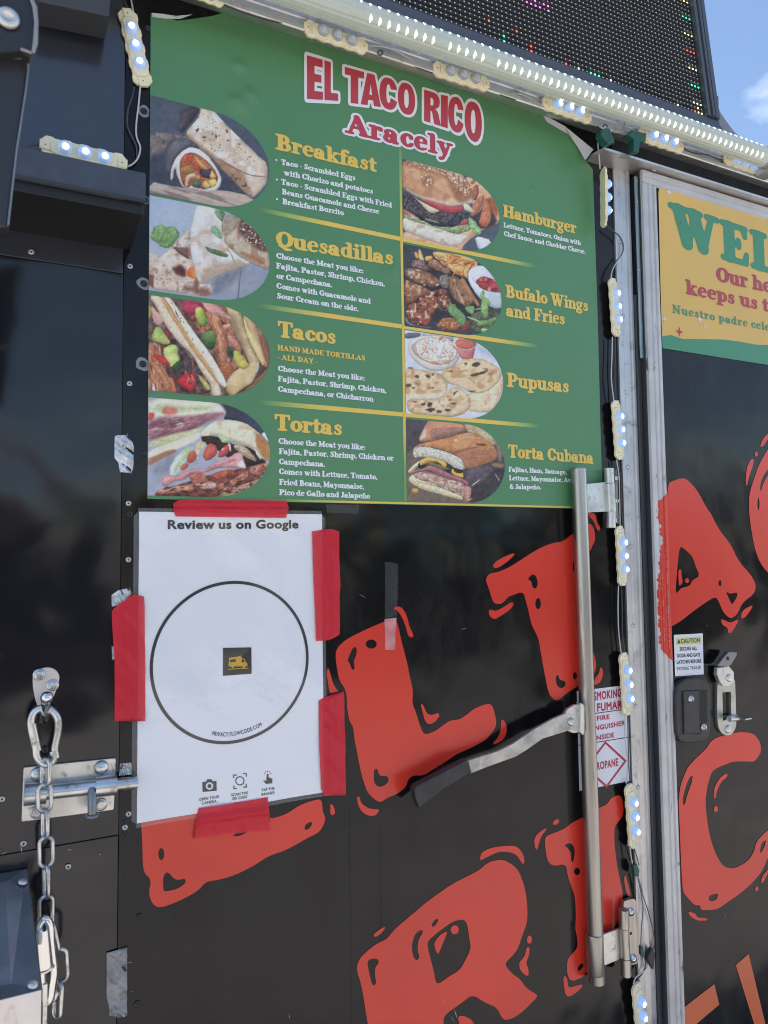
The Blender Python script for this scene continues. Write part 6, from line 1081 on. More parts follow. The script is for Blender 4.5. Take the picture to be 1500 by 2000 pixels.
b.add([S(u, v, d) for u in (UL, UR) for d, v in pr_], [(i, i + 1, i + 10, i + 9) for i in range(8)] + [tuple(range(9)), tuple(range(17, 8, -1))]); b.build('bottom_frame', mat('frame_grey', (.075, .082, .095), .38, 0, .5), SG)
b = MB()
for u0, u1, d1 in ((1.336, 1.345, .010), (1.3455, 1.349, .007), (1.3495, 1.356, .012), (1.3565, 1.360, .007), (1.3605, 1.372, .0105)): sbox(b, u0, u1, .0385, SH, -.0035, d1)
b.build('side_frame', MATS['frame_grey'], SG)
sbox(MB(), UL, UR, SH, SH + .03, -.12, .01).build('top_frame', MATS['frame_grey'], SG)
# louvres and dots
PT = .0105; lv = MB(); dots = {'w': MB(), 'g': MB(), 'r': MB(), 'y': MB(), 'm': MB()}
nrow, ncol = 40, 110
def lit(r, c):
    if c < 3 and r % 4 in (2,) and r > 1: return 'ygyrygy'[(r // 4) % 7]
    if c < 2 and r == 0: return 'y'
    if c == 2 and r == 0: return 'r'
    if c == 1 and r == 1: return 'y'
    if r == 0 and c in (7,): return 'y'
    if r == 0 and c in (25,): return 'y'
    if r == 0 and c in (28, 29, 30): return 'g'
    if r == 0 and c == 33: return 'y'
    if r == 0 and c == 36: return 'r'
    if r in (0, 1) and c in (44, 50): return 'r' if c == 44 else 'g'
    if r in (10, 11) and 38 < c < 50 and (r * 7 + c * 3) % 5: return 'm'
    if r in (3,) and c in (47, 53): return 'r'
    return None
for r in range(nrow):
    v = .046 + r * PT
    lv.add([S(UL, v + .0042, -.002), S(1.334, v + .0042, -.002), S(1.334, v + .0034, .004), S(UL, v + .0034, .004)], [(0, 1, 2, 3)])
    for c in range(ncol):
        u = 1.329 - c * PT; k = lit(r, c); R_ = .0017 if not k else .0024
        pts = [S(u + R_ * cos(a), v + R_ * sin(a), -.0005) for a in np.linspace(0, 2 * pi, 7)[:-1]] + [S(u, v, .0012)]
        dots[k or 'w'].add(pts, [(i, (i + 1) % 6, 6) for i in range(6)], True)
lv.build('louvre_rows', mat('louvre_black', (.06, .065, .075), .45), SG, kind='stuff')  # louvres lightened for the same painted haze as the screen
DC = {'w': ('pale_dot', (.75, .75, .76), None), 'g': ('green_dot', (.1, .8, .4), ((.05, .9, .35), .9)), 'r': ('red_dot', (.9, .1, .05), ((1, .08, .03), .9)), 'y': ('yellow_dot', (.8, .8, .4), ((.85, .85, .35), .7)), 'm': ('magenta_dot', (.8, .2, .8), ((.8, .15, .75), .8))}
for k, mb in dots.items(): mb.build('led_dots' if k == 'w' else 'lit_dots', mat(DC[k][0], DC[k][1], .25, 0, .5, emis=DC[k][2]), SG, kind='stuff')
b = MB(); b.add(ppx([(1397, 190), (1403, 187), (1405, 258), (1400, 262)], -.03) + ppx([(1397, 190), (1403, 187), (1405, 258), (1400, 262)], -.01), [(0, 1, 2, 3), (7, 6, 5, 4), (0, 4, 5, 1), (1, 5, 6, 2), (2, 6, 7, 3), (3, 7, 4, 0)]); b.build('corner_tab', GREY, SG)
b = MB(); prism_px(b, [(1401, 205), (1408, 220), (1420, 238), (1433, 255), (1446, 268), (1458, 279), (1500, 300), (1560, 330), (1500, 340), (1440, 300), (1425, 285), (1412, 268), (1404, 250)], .06, .02, .001); b.build('curved_brace', mat('brace_grey', (.26, .27, .28), .5, .3), SG)

# ------------------------------------------------------------------ clear light tube
TX1 = W(1488, 300, -.08)[0]; TZ = 2.5215; TY = -.082; TRR = .0212
TB = empty('light_tube', (.4, TY, TZ), 'long ribbed clear tube light running under the LED sign', 'light')
TUBE = mat('frosted_tube', (.36, .40, .35), .25, 0, .5, coat=.6, bump=(420, .3, .001, (.02, 1, 1)), noise=(5, .1), emis=((.8, .84, .74), .05))
b = MB(); NR = 40; V = []
for x in (-.3, TX1):
    for k in range(NR):
        a = 2 * pi * k / NR; rr_ = TRR * (1 if k % 2 else .975); V.append((x, TY + rr_ * cos(a), TZ + rr_ * sin(a)))
b.add(V, [(k, (k + 1) % NR, NR + (k + 1) % NR, NR + k) for k in range(NR)], False); b.build('tube', TUBE, TB)
HOT = mat('led_spark', (1, 1, .95), .3, emis=((1, 1, .93), .8)); sp = MB(); x = -.28; r2 = random.Random(3); i = 0
while x < TX1 - .02:
    i += 1
    for a0_, da, wd in ((radians(214), .30, .0040), (radians(146), .20, .0040)):
        if a0_ > 3.3 and (x < .74 and (r2.random() < (.85 if x < .5 else .35)) or (i in (105, 107, 109) and False)): continue
        pts = []
        for t, s_ in ((-1, 0), (-.4, .75), (0, 1), (.45, .6), (1, 0), (.4, -.25), (-.35, -.35)):
            a = a0_ + t * da; pts.append((x + s_ * wd * .9, TY + (TRR + .0006) * cos(a), TZ + (TRR + .0006) * sin(a)))
        sp.add(pts, [tuple(range(len(pts)))])
    x += .0166
sp.build('led_sparks', HOT, TB, kind='stuff')
MB().lathe((TX1 - .001, TY, TZ), (1, 0, 0), [(TRR * 1.02, 0), (TRR * 1.06, .002), (TRR * 1.06, .022), (TRR * .7, .026)], 28).build('end_cap', mat('cap_grey', (.36, .38, .4), .4), TB)
b = MB(); b.box((TX1 + .012, -.10, 2.49), (TX1 + .045, -.052, 2.545), .004); b.build('tube_clip', ALU, TB)

# ------------------------------------------------------------------ LED modules
def module(lit_=True):
    root = empty('led_module', (0, 0, 0)); L, Wd, T_ = .118, .030, .0075
    out_ = []
    for k in range(9):    # scalloped long edges
        x = -L / 2 + .010 + k * (L - .020) / 8; out_ += [(x - .004, Wd / 2 - (.0018 if k % 2 else 0)), (x + .004, Wd / 2 - (.0018 if k % 2 else 0))]
    top = [(-L / 2, Wd / 2 - .006), (-L / 2 + .003, Wd / 2 - .003)] + out_ + [(L / 2 - .003, Wd / 2 - .003), (L / 2, Wd / 2 - .006)]
    outline = top + [(-x, -z) for x, z in top]
    MB().prism([(x, -.0045, z) for x, z in outline], (0, .0045, 0), .0006).build('base_plate', CREAM, root)
    c_ = [(x, z) for x, z in rrect(-.047, -.0115, .047, .0115, .008)]
    MB().prism([(x, -T_, z) for x, z in c_], (0, .0034, 0), .0012).build('raised_body', CREAM, root)
    for s_ in (-1, 1):
        e = MB(); e.box((s_ * .0475, -.0062, -.007), (s_ * .0615, -.0005, .007), .0008); e.lathe((s_ * .0535, -.0062, 0), (0, -1, 0), [(.0022, 0), (.0014, -.0004)], 8); t_ = e.build('end_tab', CREAM, root)
        MB().lathe((s_ * .0535, -.00625, 0), (0, -1, 0), [(.0011, 0), (.0009, .0002)], 8).build('pin_hole', BLKD, t_)
    for k in (-1, 0, 1):
        l_ = MB().lathe((k * .0275, -T_, 0), (0, -1, 0), [(.0100, 0), (.0098, .004), (.0090, .007), (.0072, .0092), (.0045, .0098), (.0018, .0092)], 22).build('lens', LENS_ON if lit_ else LENS_OFF, root)
        if lit_:
            MB().lathe((k * .0275 + .0006, -T_ - .0088, -.0012), (0, -1, 0), [(.0050, 0), (.0046, .0016), (.003, .0026), (.001, .003)], 14).build('led_core', LED_ON, l_)
        else:
            MB().lathe((k * .0275, -T_ - .0088, 0), (0, -1, 0), [(.0042, .001), (.0034, .0018), (.001, .0014)], 14).build('led_core', mat('unlit_core', (.55, .58, .62), .2, coat=.5), l_)
    return root
def copy_tree(o, parent=None):
    c = o.copy(); sc.collection.objects.link(c)
    if parent: c.parent = parent
    for ch in list(o.children): copy_tree(ch, c)
    return c
P_ON, P_OFF = module(True), module(False); usedp = set()
def place(a, b, Y, label, lit_=True, rot=None, group='LED light modules on the trailer side', sc_=None):
    src = P_ON if lit_ else P_OFF
    o = src if src not in usedp else copy_tree(src); usedp.add(src)
    A, B = W(*a, Y), W(*b, Y); o.location = (A + B) / 2; d = B - A; L = np.linalg.norm(d)
    k = sc_ or L / .123; o.scale = (k, k, k)
    ang = -atan2(d[2], d[0]); o.rotation_euler = rot if rot else (0, ang, 0); tag(o, label, 'LED light', group); return o
place((246, 20), (281, 172), -.002, 'lit LED module upright above the top left corner of the poster')
place((77, 283), (248, 324), -.008, 'lit LED module lying level behind the black hood board')
place((340, -28), (436, 8), -.048, 'unlit cream LED module cut off by the top edge of the photo', False)
place((592, 54), (716, 96), -.048, 'left of the two unlit LED modules above the title', False)
place((844, 134), (953, 168), -.048, 'right of the two unlit LED modules above the title', False)
place((1057, 200), (1152, 232), -.048, 'lit LED module on the trim above the folded poster corner')
place((1244, 262), (1331, 290), -.048, 'lit LED module with a green clip over its end')
place((1411, 309), (1486, 335), -.048, 'lit LED module on the trim at the right end of the tube')
o_ = place((1172, 330), (1182, 441), -.03, 'LED module turned edgewise beside the top of the corner post', rot=(0, radians(90 - 3), radians(68)), sc_=.96)
for a, b_, lb in (((1193, 545), (1203, 658), 'lit LED module on the corner post level with the wings text'), ((1199, 783), (1209, 898), 'lit LED module on the corner post level with the Pupusas text'), ((1207, 1027), (1214, 1144), 'lit LED module on the corner post just below the upper hinge'),
    ((1214, 1274), (1224, 1396), 'lit LED module overlapping the no smoking sticker'), ((1225, 1530), (1236, 1655), 'lit LED module just under the no smoking sticker'), ((1238, 1917), (1254, 2045), 'lowest lit LED module, cut off by the bottom edge')):
    o = place(a, b_, -.008, lb)
    # these sit tilted towards the door
    d = W(*b_, -.008) - W(*a, -.008); o.rotation_euler = (Matrix.Rotation(radians(14), 3, 'Z') @ Matrix.Rotation(-atan2(d[2], d[0]), 3, 'Y')).to_euler()

# ------------------------------------------------------------------ cables
def cable(pts, Y, r, m, label, sag=None, Ys=None):
    P = [W(x, y, (Ys[i] if Ys else Y)) for i, (x, y) in enumerate(pts)]
    Q = []
    for i in range(len(P) - 1):   # Catmull-Rom
        p0, p1, p2, p3 = P[max(i - 1, 0)], P[i], P[i + 1], P[min(i + 2, len(P) - 1)]
        for k in range(6):
            t = k / 6; Q.append(.5 * ((2 * p1) + (p2 - p0) * t + (2 * p0 - 5 * p1 + 4 * p2 - p3) * t * t + (3 * p1 - p0 - 3 * p2 + p3) * t ** 3))
    Q.append(P[-1]); o = MB().tube(Q, r, 7).build('white_cable' if m is CABW else 'dark_cable', m); return tag(o, label, 'cable', 'thin cables joining the LED modules')
cable([(252, -20), (257, 5), (260, 22)], -.006, .0013, CABW, 'white cable entering the top of the upper left LED module')
cable([(240, -20), (246, 8), (252, 20)], -.005, .0012, CABB, 'dark cable entering the top of the upper left LED module')
cable([(274, 170), (270, 210), (266, 245), (267, 268), (274, 287), (271, 305), (262, 318), (250, 325)], -.007, .0013, CABW, 'white cable looping from the upright module to the level one')
cable([(262, 170), (258, 190), (250, 215), (249, 245), (257, 265), (266, 285), (268, 310)], -.005, .0013, CABB, 'dark cable beside the white loop above the hood')
cable([(77, 285), (66, 282), (48, 290), (36, 296)], -.02, .0013, CABB, 'dark cable leaving the left end of the level module')
cable([(436, 8), (470, 22), (520, 38), (560, 47), (592, 58)], -.050, .0014, CABB, 'dark cable along the trim left of the unlit modules')
cable([(450, 0), (500, 18), (560, 36), (592, 50)], -.048, .0010, CABW, 'pale cable along the trim left of the unlit modules')
cable([(716, 90), (745, 91), (770, 98), (800, 115), (822, 126), (845, 137)], -.050, .0014, CABW, 'white cable between the two unlit modules')
cable([(716, 98), (742, 101), (780, 117), (815, 132), (845, 143)], -.050, .0012, CABB, 'dark cable between the two unlit modules')
cable([(953, 170), (975, 182), (1000, 183), (1022, 186), (1057, 204)], -.050, .0013, CABW, 'white cable from the unlit module to the lit one')
cable([(953, 172), (980, 186), (1010, 195), (1040, 198), (1057, 207)], -.050, .0012, CABB, 'dark cable from the unlit module to the lit one')
cable([(1152, 230), (1160, 240), (1172, 252), (1180, 258)], -.050, .0014, CABB, 'dark cable into the left green clip')
cable([(1198, 258), (1215, 258), (1228, 252), (1240, 256)], -.052, .0012, CABW, 'white cable between the two green clips')
cable([(1178, 256), (1170, 262), (1168, 280), (1170, 305), (1172, 330)], -.03, .0014, CABW, 'white cable dropping from the green clip to the edgewise module', Ys=[-.055, -.05, -.035, -.03, -.03])
cable([(1331, 288), (1352, 298), (1380, 302), (1411, 314)], -.050, .0014, CABB, 'dark cable between the two right hand trim modules')
cable([(1331, 284), (1354, 289), (1385, 302), (1411, 309)], -.050, .0010, CABW, 'pale cable between the two right hand trim modules')
cable([(1486, 335), (1500, 341), (1530, 350)], -.050, .0014, CABB, 'dark cable leaving the frame on the right of the trim')
cable([(1184, 441), (1196, 450), (1210, 462), (1217, 478), (1215, 495), (1203, 512), (1195, 528), (1193, 545)], -.012, .0014, CABB, 'dark cable curving below the edgewise module')
cable([(1193, 545), (1196, 528), (1205, 512), (1214, 500)], -.015, .0012, CABW, 'white cable entering the module level with the wings text')
for i, (pw, pd, nm) in enumerate(((((1196, 658), (1195, 700), (1194, 740), (1199, 783)), ((1202, 658), (1201, 720), (1203, 783)), 'below the wings text module'),
  (((1204, 898), (1209, 930), (1210, 970), (1211, 1027)), ((1207, 898), (1213, 940), (1214, 990), (1216, 1027)), 'passing the upper hinge'),
  (((1208, 1144), (1207, 1180), (1208, 1230), (1213, 1274)), ((1214, 1144), (1215, 1190), (1216, 1240), (1220, 1274)), 'above the no smoking sticker'),
  (((1221, 1396), (1221, 1440), (1226, 1490), (1223, 1530)), ((1226, 1396), (1227, 1450), (1228, 1490), (1230, 1530)), 'over the edge of the no smoking sticker'))):
    cable(pw, -.012, .0012, CABW, 'white cable on the corner post ' + nm); cable(pd, -.010, .0012, CABB, 'dark cable on the corner post ' + nm)
cable([(1230, 1655), (1233, 1675), (1236, 1690)], -.012, .0012, CABW, 'short white cable into the green taped splice')
cable([(1237, 1655), (1243, 1670), (1248, 1690)], -.012, .0010, CABB, 'short dark cable into the green taped splice')
cable([(1246, 1715), (1252, 1745), (1256, 1775), (1253, 1810), (1252, 1850), (1256, 1868)], -.012, .0011, mat('blue_grey_cable', (.12, .17, .2), .4), 'bluish cable hanging below the green splice')
cable([(1247, 1715), (1256, 1750), (1266, 1780), (1275, 1815), (1278, 1840), (1275, 1858)], -.012, .0011, mat('brown_cable', (.16, .08, .06), .4), 'brown cable hanging below the green splice')
cable([(1266, 1880), (1262, 1892), (1248, 1903), (1240, 1912), (1237, 1922)], -.012, .0013, CABW, 'white cable curling into the lowest module')
cable([(1258, 1868), (1261, 1885), (1255, 1900), (1246, 1912)], -.012, .0012, CABB, 'dark cable curling into the lowest module')
# clips and splices
def blob(pts, Y, th, name, label, m, bev=.002):
    mb = MB(); prism_px(mb, pts, Y, th, bev); o = mb.build(name, m); return tag(o, label, 'cable clip', 'green clips and splices on the cables')
g1 = blob([(1175, 252), (1184, 249), (1192, 251), (1200, 272), (1201, 278), (1188, 281), (1180, 272), (1174, 262)], -.068, .016, 'green_clip', 'green plastic clip hanging at the trim joint', GRN)
b = MB(); b.tube([W(1182 + 4 * cos(a), 248 + 5 * sin(a), -.062) for a in np.linspace(3.0, 6.4, 8)], .0012, 6); b.build('clip_ring', GRN, g1)
g2 = blob([(1225, 262), (1232, 259), (1235, 253), (1246, 256), (1250, 257), (1263, 260), (1262, 276), (1250, 277), (1249, 296), (1238, 295), (1238, 272), (1231, 266)], -.072, .014, 'green_clip', 'green T shaped clip over the end of a lit module', GRN)
blob([(1238, 1690), (1245, 1688), (1250, 1700), (1248, 1714), (1240, 1710)], -.018, .008, 'green_splice', 'green taped splice under the fifth post module', GRN)
blob([(1252, 1848), (1257, 1850), (1259, 1868), (1253, 1866)], -.016, .006, 'green_splice', 'small green splice beside the lower hinge', GRN)
blob([(1274, 1852), (1280, 1862), (1277, 1895), (1270, 1884), (1265, 1872)], -.02, .008, 'black_splice', 'black taped splice at the gap beside the lower hinge', BLKP)
tag(MB().tube([W(743 + 5 * cos(a), 103 + 5 * sin(a), -.053) for a in np.linspace(0, 2 * pi, 13)[:-1]], .0010, 6, closed=True).build('wire_ring', CABB), 'small wire ring on the trim between the unlit modules', 'ring')

# ------------------------------------------------------------------ lock bar with its two hinge brackets and handle (parts of the trailer)
bt, bb = W(1130, 918, -.021), W(1166, 1918, -.021); bar = MB(); bar.tube([bt, bt * .5 + bb * .5, bb], .0147, 22); LB = bar.build('lock_bar', STEEL, TR)
MB().lathe(bt, (0, 0, 1), [(.0142, -.002), (.0152, 0), (.0148, .0035), (.0115, .004), (.010, .002), (.0095, -.01)], 22).build('bar_cap', STEEL, LB)
m1 = W(1162, 1862, -.021); MB().lathe(m1, (0, 0, 1), [(.0158, -.036), (.0165, -.034), (.0165, .032), (.0158, .036)], 22).build('bar_sleeve', STEEL, LB)
b = MB(); prism_px(b, [(1145, 945), (1186, 941), (1186, 999), (1147, 1001)], -.016, .004, .0008); br = b.build('hinge_bracket', ZPLATE, TR); br['label'] = 'upper zinc hinge bracket beside the steel bar'
c_ = W(1166, 972, -.016); MB().lathe(c_, (0, -1, 0), [(.0095, 0), (.0088, .0006), (.0075, -.0004), (.005, .0008), (.001, .001)], 18).build('pressed_dimple', ZPLATE, br)
b = MB(); pa, pb, pc, pd_ = W(1189, 915, -.017), W(1190, 944, -.017), W(1193, 1000, -.017), W(1193, 1031, -.017)
b.tube([pa, pb], .0095, 16); b.tube([pb + (0, 0, -.001), pc], .0103, 16); b.tube([pc + (0, 0, -.001), pd_], .0095, 16); b.build('hinge_knuckle', ZPLATE, br)
b = MB(); prism_px(b, [(1186, 920), (1206, 916), (1209, 1022), (1192, 1024)], -.006, .005, .001); b.build('hinge_plate', STEEL, br)
for x, y in ((1203, 934), (1204, 978), (1202, 1016)):
    p = W(x, y, -.006); MB().lathe(p, (0, -1, 0), [(.0055, 0), (.005, .0025), (.003, .0035), (.001, .0033)], 12).build('hinge_screw', CHROME, br)
b = MB(); prism_px(b, [(1175, 1830), (1180, 1825), (1214, 1812), (1215, 1872), (1182, 1886), (1176, 1880)], -.016, .004, .0008); br = b.build('hinge_bracket', ZPLATE, TR); br['label'] = 'lower zinc hinge bracket beside the steel bar'
c_ = W(1198, 1849, -.016); MB().lathe(c_, (0, -1, 0), [(.0095, 0), (.0088, .0006), (.0075, -.0004), (.005, .0008), (.001, .001)], 18).build('pressed_dimple', ZPLATE, br)
b = MB(); pa, pb, pc, pd_ = W(1218, 1776, -.022), W(1219, 1812, -.022), W(1222, 1871, -.022), W(1223, 1905, -.022)
b.tube([pa, pb], .0098, 16); b.tube([pb + (0, 0, -.001), pc], .0088, 16); b.tube([pc + (0, 0, -.001), pd_], .0098, 16); b.build('hinge_knuckle', STEEL, br)
b = MB(); prism_px(b, smooth([(1214, 1762), (1238, 1754), (1244, 1762), (1250, 1870), (1243, 1886), (1218, 1882)], 1), -.012, .008, .001); b.build('hinge_plate', STEEL, br)
for x, y in ((1231, 1781), (1236, 1872)):
    p = W(x, y, -.012); MB().lathe(p, (0, -1, 0), [(.0085, 0), (.008, .002), (.0055, .0035), (.005, .006), (.001, .0066)], 14).build('hinge_screw', CHROME, br)
MB().lathe(W(1232, 1823, -.012), (0, -1, 0), [(.003, 0), (.003, .0004)], 10).build('screw_hole', BLKD, br)
# handle arm
b = MB(); prism_px(b, [(1110, 1384), (1124, 1376), (1142, 1378), (1142, 1430), (1120, 1432), (1106, 1426), (1101, 1410), (1103, 1394)], -.032, .006, .001); hb = b.build('handle_bracket', ZPLATE, TR)
b = MB(); prism_px(b, [(1134, 1373), (1140, 1376), (1141, 1432), (1139, 1436), (1133, 1430)], -.040, .012, .001); b.build('bracket_flange', ZPLATE, hb)
p = W(1115, 1410, -.036); MB().lathe(p, (0, -1, 0), [(.0078, 0), (.0076, .002), (.0055, .0045), (.003, .005), (.001, .0042)], 18).build('pivot_bolt', ZINC, hb)
b = MB(); prism_px(b, [(912, 1487), (935, 1479), (970, 1468), (1002, 1453), (1042, 1425), (1080, 1404), (1106, 1393), (1118, 1396), (1120, 1424), (1108, 1428), (1060, 1443), (1030, 1464), (1008, 1478), (955, 1497), (917, 1512)], -.036, .0055, .0008); ha = b.build('handle_arm', mat('galvanised_bar', (.50, .49, .45), .45, .7, .5, noise=(30, .25), wear=(28, .5, .75, (.3, .28, .24))), TR)
b = MB(); prism_px(b, [(809, 1540), (813, 1535), (862, 1510), (911, 1484), (917, 1489), (922, 1510), (870, 1541), (823, 1578), (819, 1578), (812, 1560)], -.040, .014, .0025); b.build('handle_grip', BLKP, TR)

# ------------------------------------------------------------------ slide bolt on the hatch
b = MB(); prism_px(b, [(46, 1501), (48, 1499), (224, 1481), (226, 1483), (225, 1530), (222, 1580), (220, 1582), (44, 1605), (42, 1603), (44, 1550)], -.004, .004, .0006); SB = b.build('slide_bolt_plate', ZPLATE, TR)
ax0, ax1 = W(46, 1552.5, -.016), W(268, 1528.5, -.016); dd = ax1 - ax0
at_ = lambda px: W(px, 1552.5 - (px - 46) * .1081, -.016)
b = MB(); b.tube([at_(47), at_(90)], .0145, 20); b.build('bolt_sleeve', ZINC, SB); b = MB(); b.tube([at_(186), at_(227)], .0138, 20); b.build('bolt_sleeve', ZINC, SB)
b = MB(); b.tube([at_(88), at_(188)], .0098, 18); b.tube([at_(225), at_(268)], .0088, 18); b.build('bolt_rod', ZINC, SB)
b = MB(); k0 = at_(178); b.tube([k0 + (0, -.006, .0), k0 + (0, -.016, -.012), k0 + (0, -.017, -.030)], .0058, 12); b.lathe(k0 + np.array([0, -.017, -.030]), (0, 0, -1), [(.006, 0), (.0096, .0015), (.0096, .004), (.006, .005)], 16); b.build('bolt_knob', mat('dull_steel', (.26, .26, .27), .4, .85), SB)
for x, y in ((74, 1512), (198, 1499)):
    MB().lathe(W(x, y, -.0045), (0, -1, 0), [(.0098, 0), (.0092, .0025), (.007, .0045), (.0035, .0058), (.001, .006)], 20).build('dome_screw', ZINC, SB)
for x, y in ((72, 1586), (197, 1571)):
    mb = MB(); mb.lathe(W(x, y, -.0045), (0, -1, 0), [(.0088, 0), (.0086, .0015), (.0062, .0018)], 20); mb.lathe(W(x, y, -.006), (0, -1, 0), [(.0062, 0), (.0062, .004), (.005, .0046)], 6, False); mb.build('hex_screw', ZINC, SB)
b = MB(); prism_px(b, [(112, 1537), (184, 1529), (186, 1532), (166, 1536), (116, 1542)], -.0046, .0006); b.build('plate_slot', BLKD, SB)

# ------------------------------------------------------------------ hook plate above it
b = MB(); HPp = [(20 + x / 6, 1290 + y / 6) for x, y in [(262, 210), (272, 150), (310, 115), (370, 92), (440, 80), (500, 92), (548, 125), (578, 180), (572, 250), (540, 350), (500, 440), (466, 510), (420, 555), (370, 562), (325, 540), (305, 490), (285, 420), (266, 320)]]
prism_px(b, smooth(HPp, 1), -.0035, .0035, .0008); HK = b.build('hook_plate', mat('satin_plate', (.72, .63, .58), .34, .2, .5), TR)
for x, y in ((76.5, 1317.5), (103, 1338.5)):
    mb = MB(); mb.lathe(W(x, y, -.0038), (0, -1, 0), [(.0080, 0), (.0078, .0014), (.0058, .0018)], 20); mb.lathe(W(x, y, -.0052), (0, -1, 0), [(.0058, 0), (.0058, .0035), (.0042, .0046), (.0010, .0044)], 6, False); mb.build('hex_bolt', ZINC, HK)
b = MB(); h0, h1, h2, h3 = W(84, 1408, -.004), W(86, 1404, -.02), W(89, 1385, -.045), W(91, 1366, -.058); b.tube([h0, h1, h2, h3], [.0062, .0062, .0058, .0060], 14); b.lathe(h3, h3 - h2, [(.0060, -.004), (.0072, .0), (.0078, .004), (.0066, .0085), (.0035, .0112), (.0008, .0118)], 18); b.build('hook_pin', CHROME, HK)

# ------------------------------------------------------------------ door hardware
DL = DY + .003
b = MB(); prism_px(b, smooth([(1321, 1345), (1328, 1333), (1345, 1326), (1364, 1324), (1380, 1328), (1387, 1342), (1389, 1385), (1388, 1432), (1380, 1447), (1362, 1451), (1340, 1452), (1327, 1447), (1322, 1430), (1320, 1385)], 1), DL - .013, .013, .003); LT_ = b.build('door_latch', BLKP, TR)
b = MB(); prism_px(b, [(1336, 1350), (1381, 1347), (1381, 1411), (1368, 1412), (1368, 1434), (1336, 1434)], DL - .0136, .0006); b.build('latch_recess', BLKD, LT_)
b = MB(); prism_px(b, [(1335.5, 1350.5), (1366, 1349), (1367, 1432), (1337, 1434)], DL - .0165, .004, .0012); b.build('latch_paddle', BLKP, LT_)
for x, y in ((1350, 1365.5), (1375.4, 1421)):
    q = W(x, y, DL - .0165); MB().lathe(q, (0, -1, 0), [(.0075, -.003), (.0075, .0003), (.006, .0006), (.0058, .0022), (.001, .0024)], 18).build('key_lock', ZINC, LT_)
    MB().box(q + (-.0007, -.0028, -.0035), q + (.0007, -.0023, .0035)).build('key_slot', BLKD, LT_)
b = MB()
oute = smooth([(1401, 1335), (1403, 1330), (1434, 1326), (1436, 1332), (1438, 1400), (1438, 1420), (1430, 1434), (1420, 1437), (1409, 1432), (1403, 1420), (1401, 1400)], 1); slot = [(1411, 1354), (1413, 1352), (1426, 1351), (1428, 1353), (1428, 1402), (1412, 1408)]
for Yq, fl_ in ((DL - .006, 1),):
    lo = [wl(oute, Yq), wl(slot, Yq)]; flat(b, lo, Yq)
    for lp in lo:
        n_ = len(lp); b.add([(x, Yq, z) for x, z in lp] + [(x, Yq + .006, z) for x, z in lp], [(i, (i + 1) % n_, n_ + (i + 1) % n_, n_ + i) for i in range(n_)])
HS = b.build('hasp_plate', mat('hasp_steel', (.46, .48, .45), .33, .8, .5, noise=(30, .2)), TR)
b = MB(); prism_px(b, [(1402, 1304), (1424, 1301), (1434, 1313), (1434, 1329), (1424, 1341), (1413, 1340), (1406, 1331), (1401, 1318)], DL - .016, .009, .0015); b.build('hasp_pivot', ZPLATE, HS)
b = MB(); prism_px(b, [(1401, 1301), (1414, 1284), (1424, 1273), (1440, 1274), (1439, 1281), (1428, 1299), (1421, 1302)], DL - .026, .010, .0015); b.build('hasp_lever', mat('dull_steel', (.26, .26, .27), .4, .85), HS)
MB().lathe(W(1421.5, 1286, DL - .0262), (0, -1, 0), [(.004, 0), (.004, .0004)], 14).build('lever_hole', BLKD, HS)
for x, y, yy in ((1424, 1324, DL - .016), (1421.5, 1424, DL - .006)):
    MB().lathe(W(x, y, yy), (0, -1, 0), [(.0085, 0), (.008, .002), (.006, .0034), (.001, .0036)], 18).build('hasp_rivet', ZPLATE, HS)
b = MB(); t0_, t1_ = W(1424, 1404, DL - .02), W(1440, 1402, DL - .02); b.tube([t0_, t1_], .0062, 14); b.build('staple_barrel', ZPLATE, HS)
b = MB(); qa, qb = W(1423, 1395, DL - .006), W(1466, 1394, DL - .052); b.box((qa[0] - .004, DL - .050, qa[2] - .004), (qa[0] + .014, DL - .004, qa[2] - .0005), .001); b.build('staple_tongue', ZINC, HS)

# ------------------------------------------------------------------ stickers
ST = empty('no_smoking_sticker', W(1136, 1549), 'white no smoking and propane sticker partly behind the steel bar', 'sticker'); SY = -.0011
SWH = mat('sticker_white', (.74, .75, .80), .25, 0, .5); SRD = mat('sticker_red', (.48, .015, .05), .3); SBK = mat('sticker_black', (.03, .03, .035), .3)
sz0, sz1 = W(1229, 1525)[2], W(1214, 1339)[2]; sx0, sx1 = W(1127, 1400)[0], 1.1035
flat(MB(), [[(sx0, sz0), (sx1, sz0), (sx1, sz1), (sx0, sz1)]], SY).build('sticker_sheet', SWH, ST)
def stx(s, p0, p1, ch, ref=None, prefix='', lv=.05, tr=.01): tmap(s, 'sans', p0, p1, ch, SY - .0004, ST, SRD, 'text_line', lv, tr, ref=ref, prefix=prefix)
stx('SMOKING', (1160, 1368), (1206, 1361.3), 16, 'SMOKIN', 'NO '); stx('FUMAR', (1166, 1389.5), (1206, 1384), 15.5, 'FUMA', 'NO ')
stx('FIRE', (1165.5, 1407.8), (1191, 1403.8), 9); stx('NGUISHER', (1162, 1427), (1221, 1416), 9.5, None, 'EXTI'); stx('NSIDE', (1165, 1446), (1200, 1439.5), 9.5, None, 'I')
stx('ROPANE', (1165.5, 1504), (1208, 1495), 15, None, 'P')
def bar_px(p, q, t, Y, parent, m, name):
    A, B = W(*p, Y), W(*q, Y); d = np.array([B[0] - A[0], B[2] - A[2]]); n_ = np.array([-d[1], d[0]]) / np.linalg.norm(d) * t / 2
    return flat(MB(), [[(A[0] + n_[0], A[2] + n_[1]), (B[0] + n_[0], B[2] + n_[1]), (B[0] - n_[0], B[2] - n_[1]), (A[0] - n_[0], A[2] - n_[1])]], Y).build(name, m, parent)
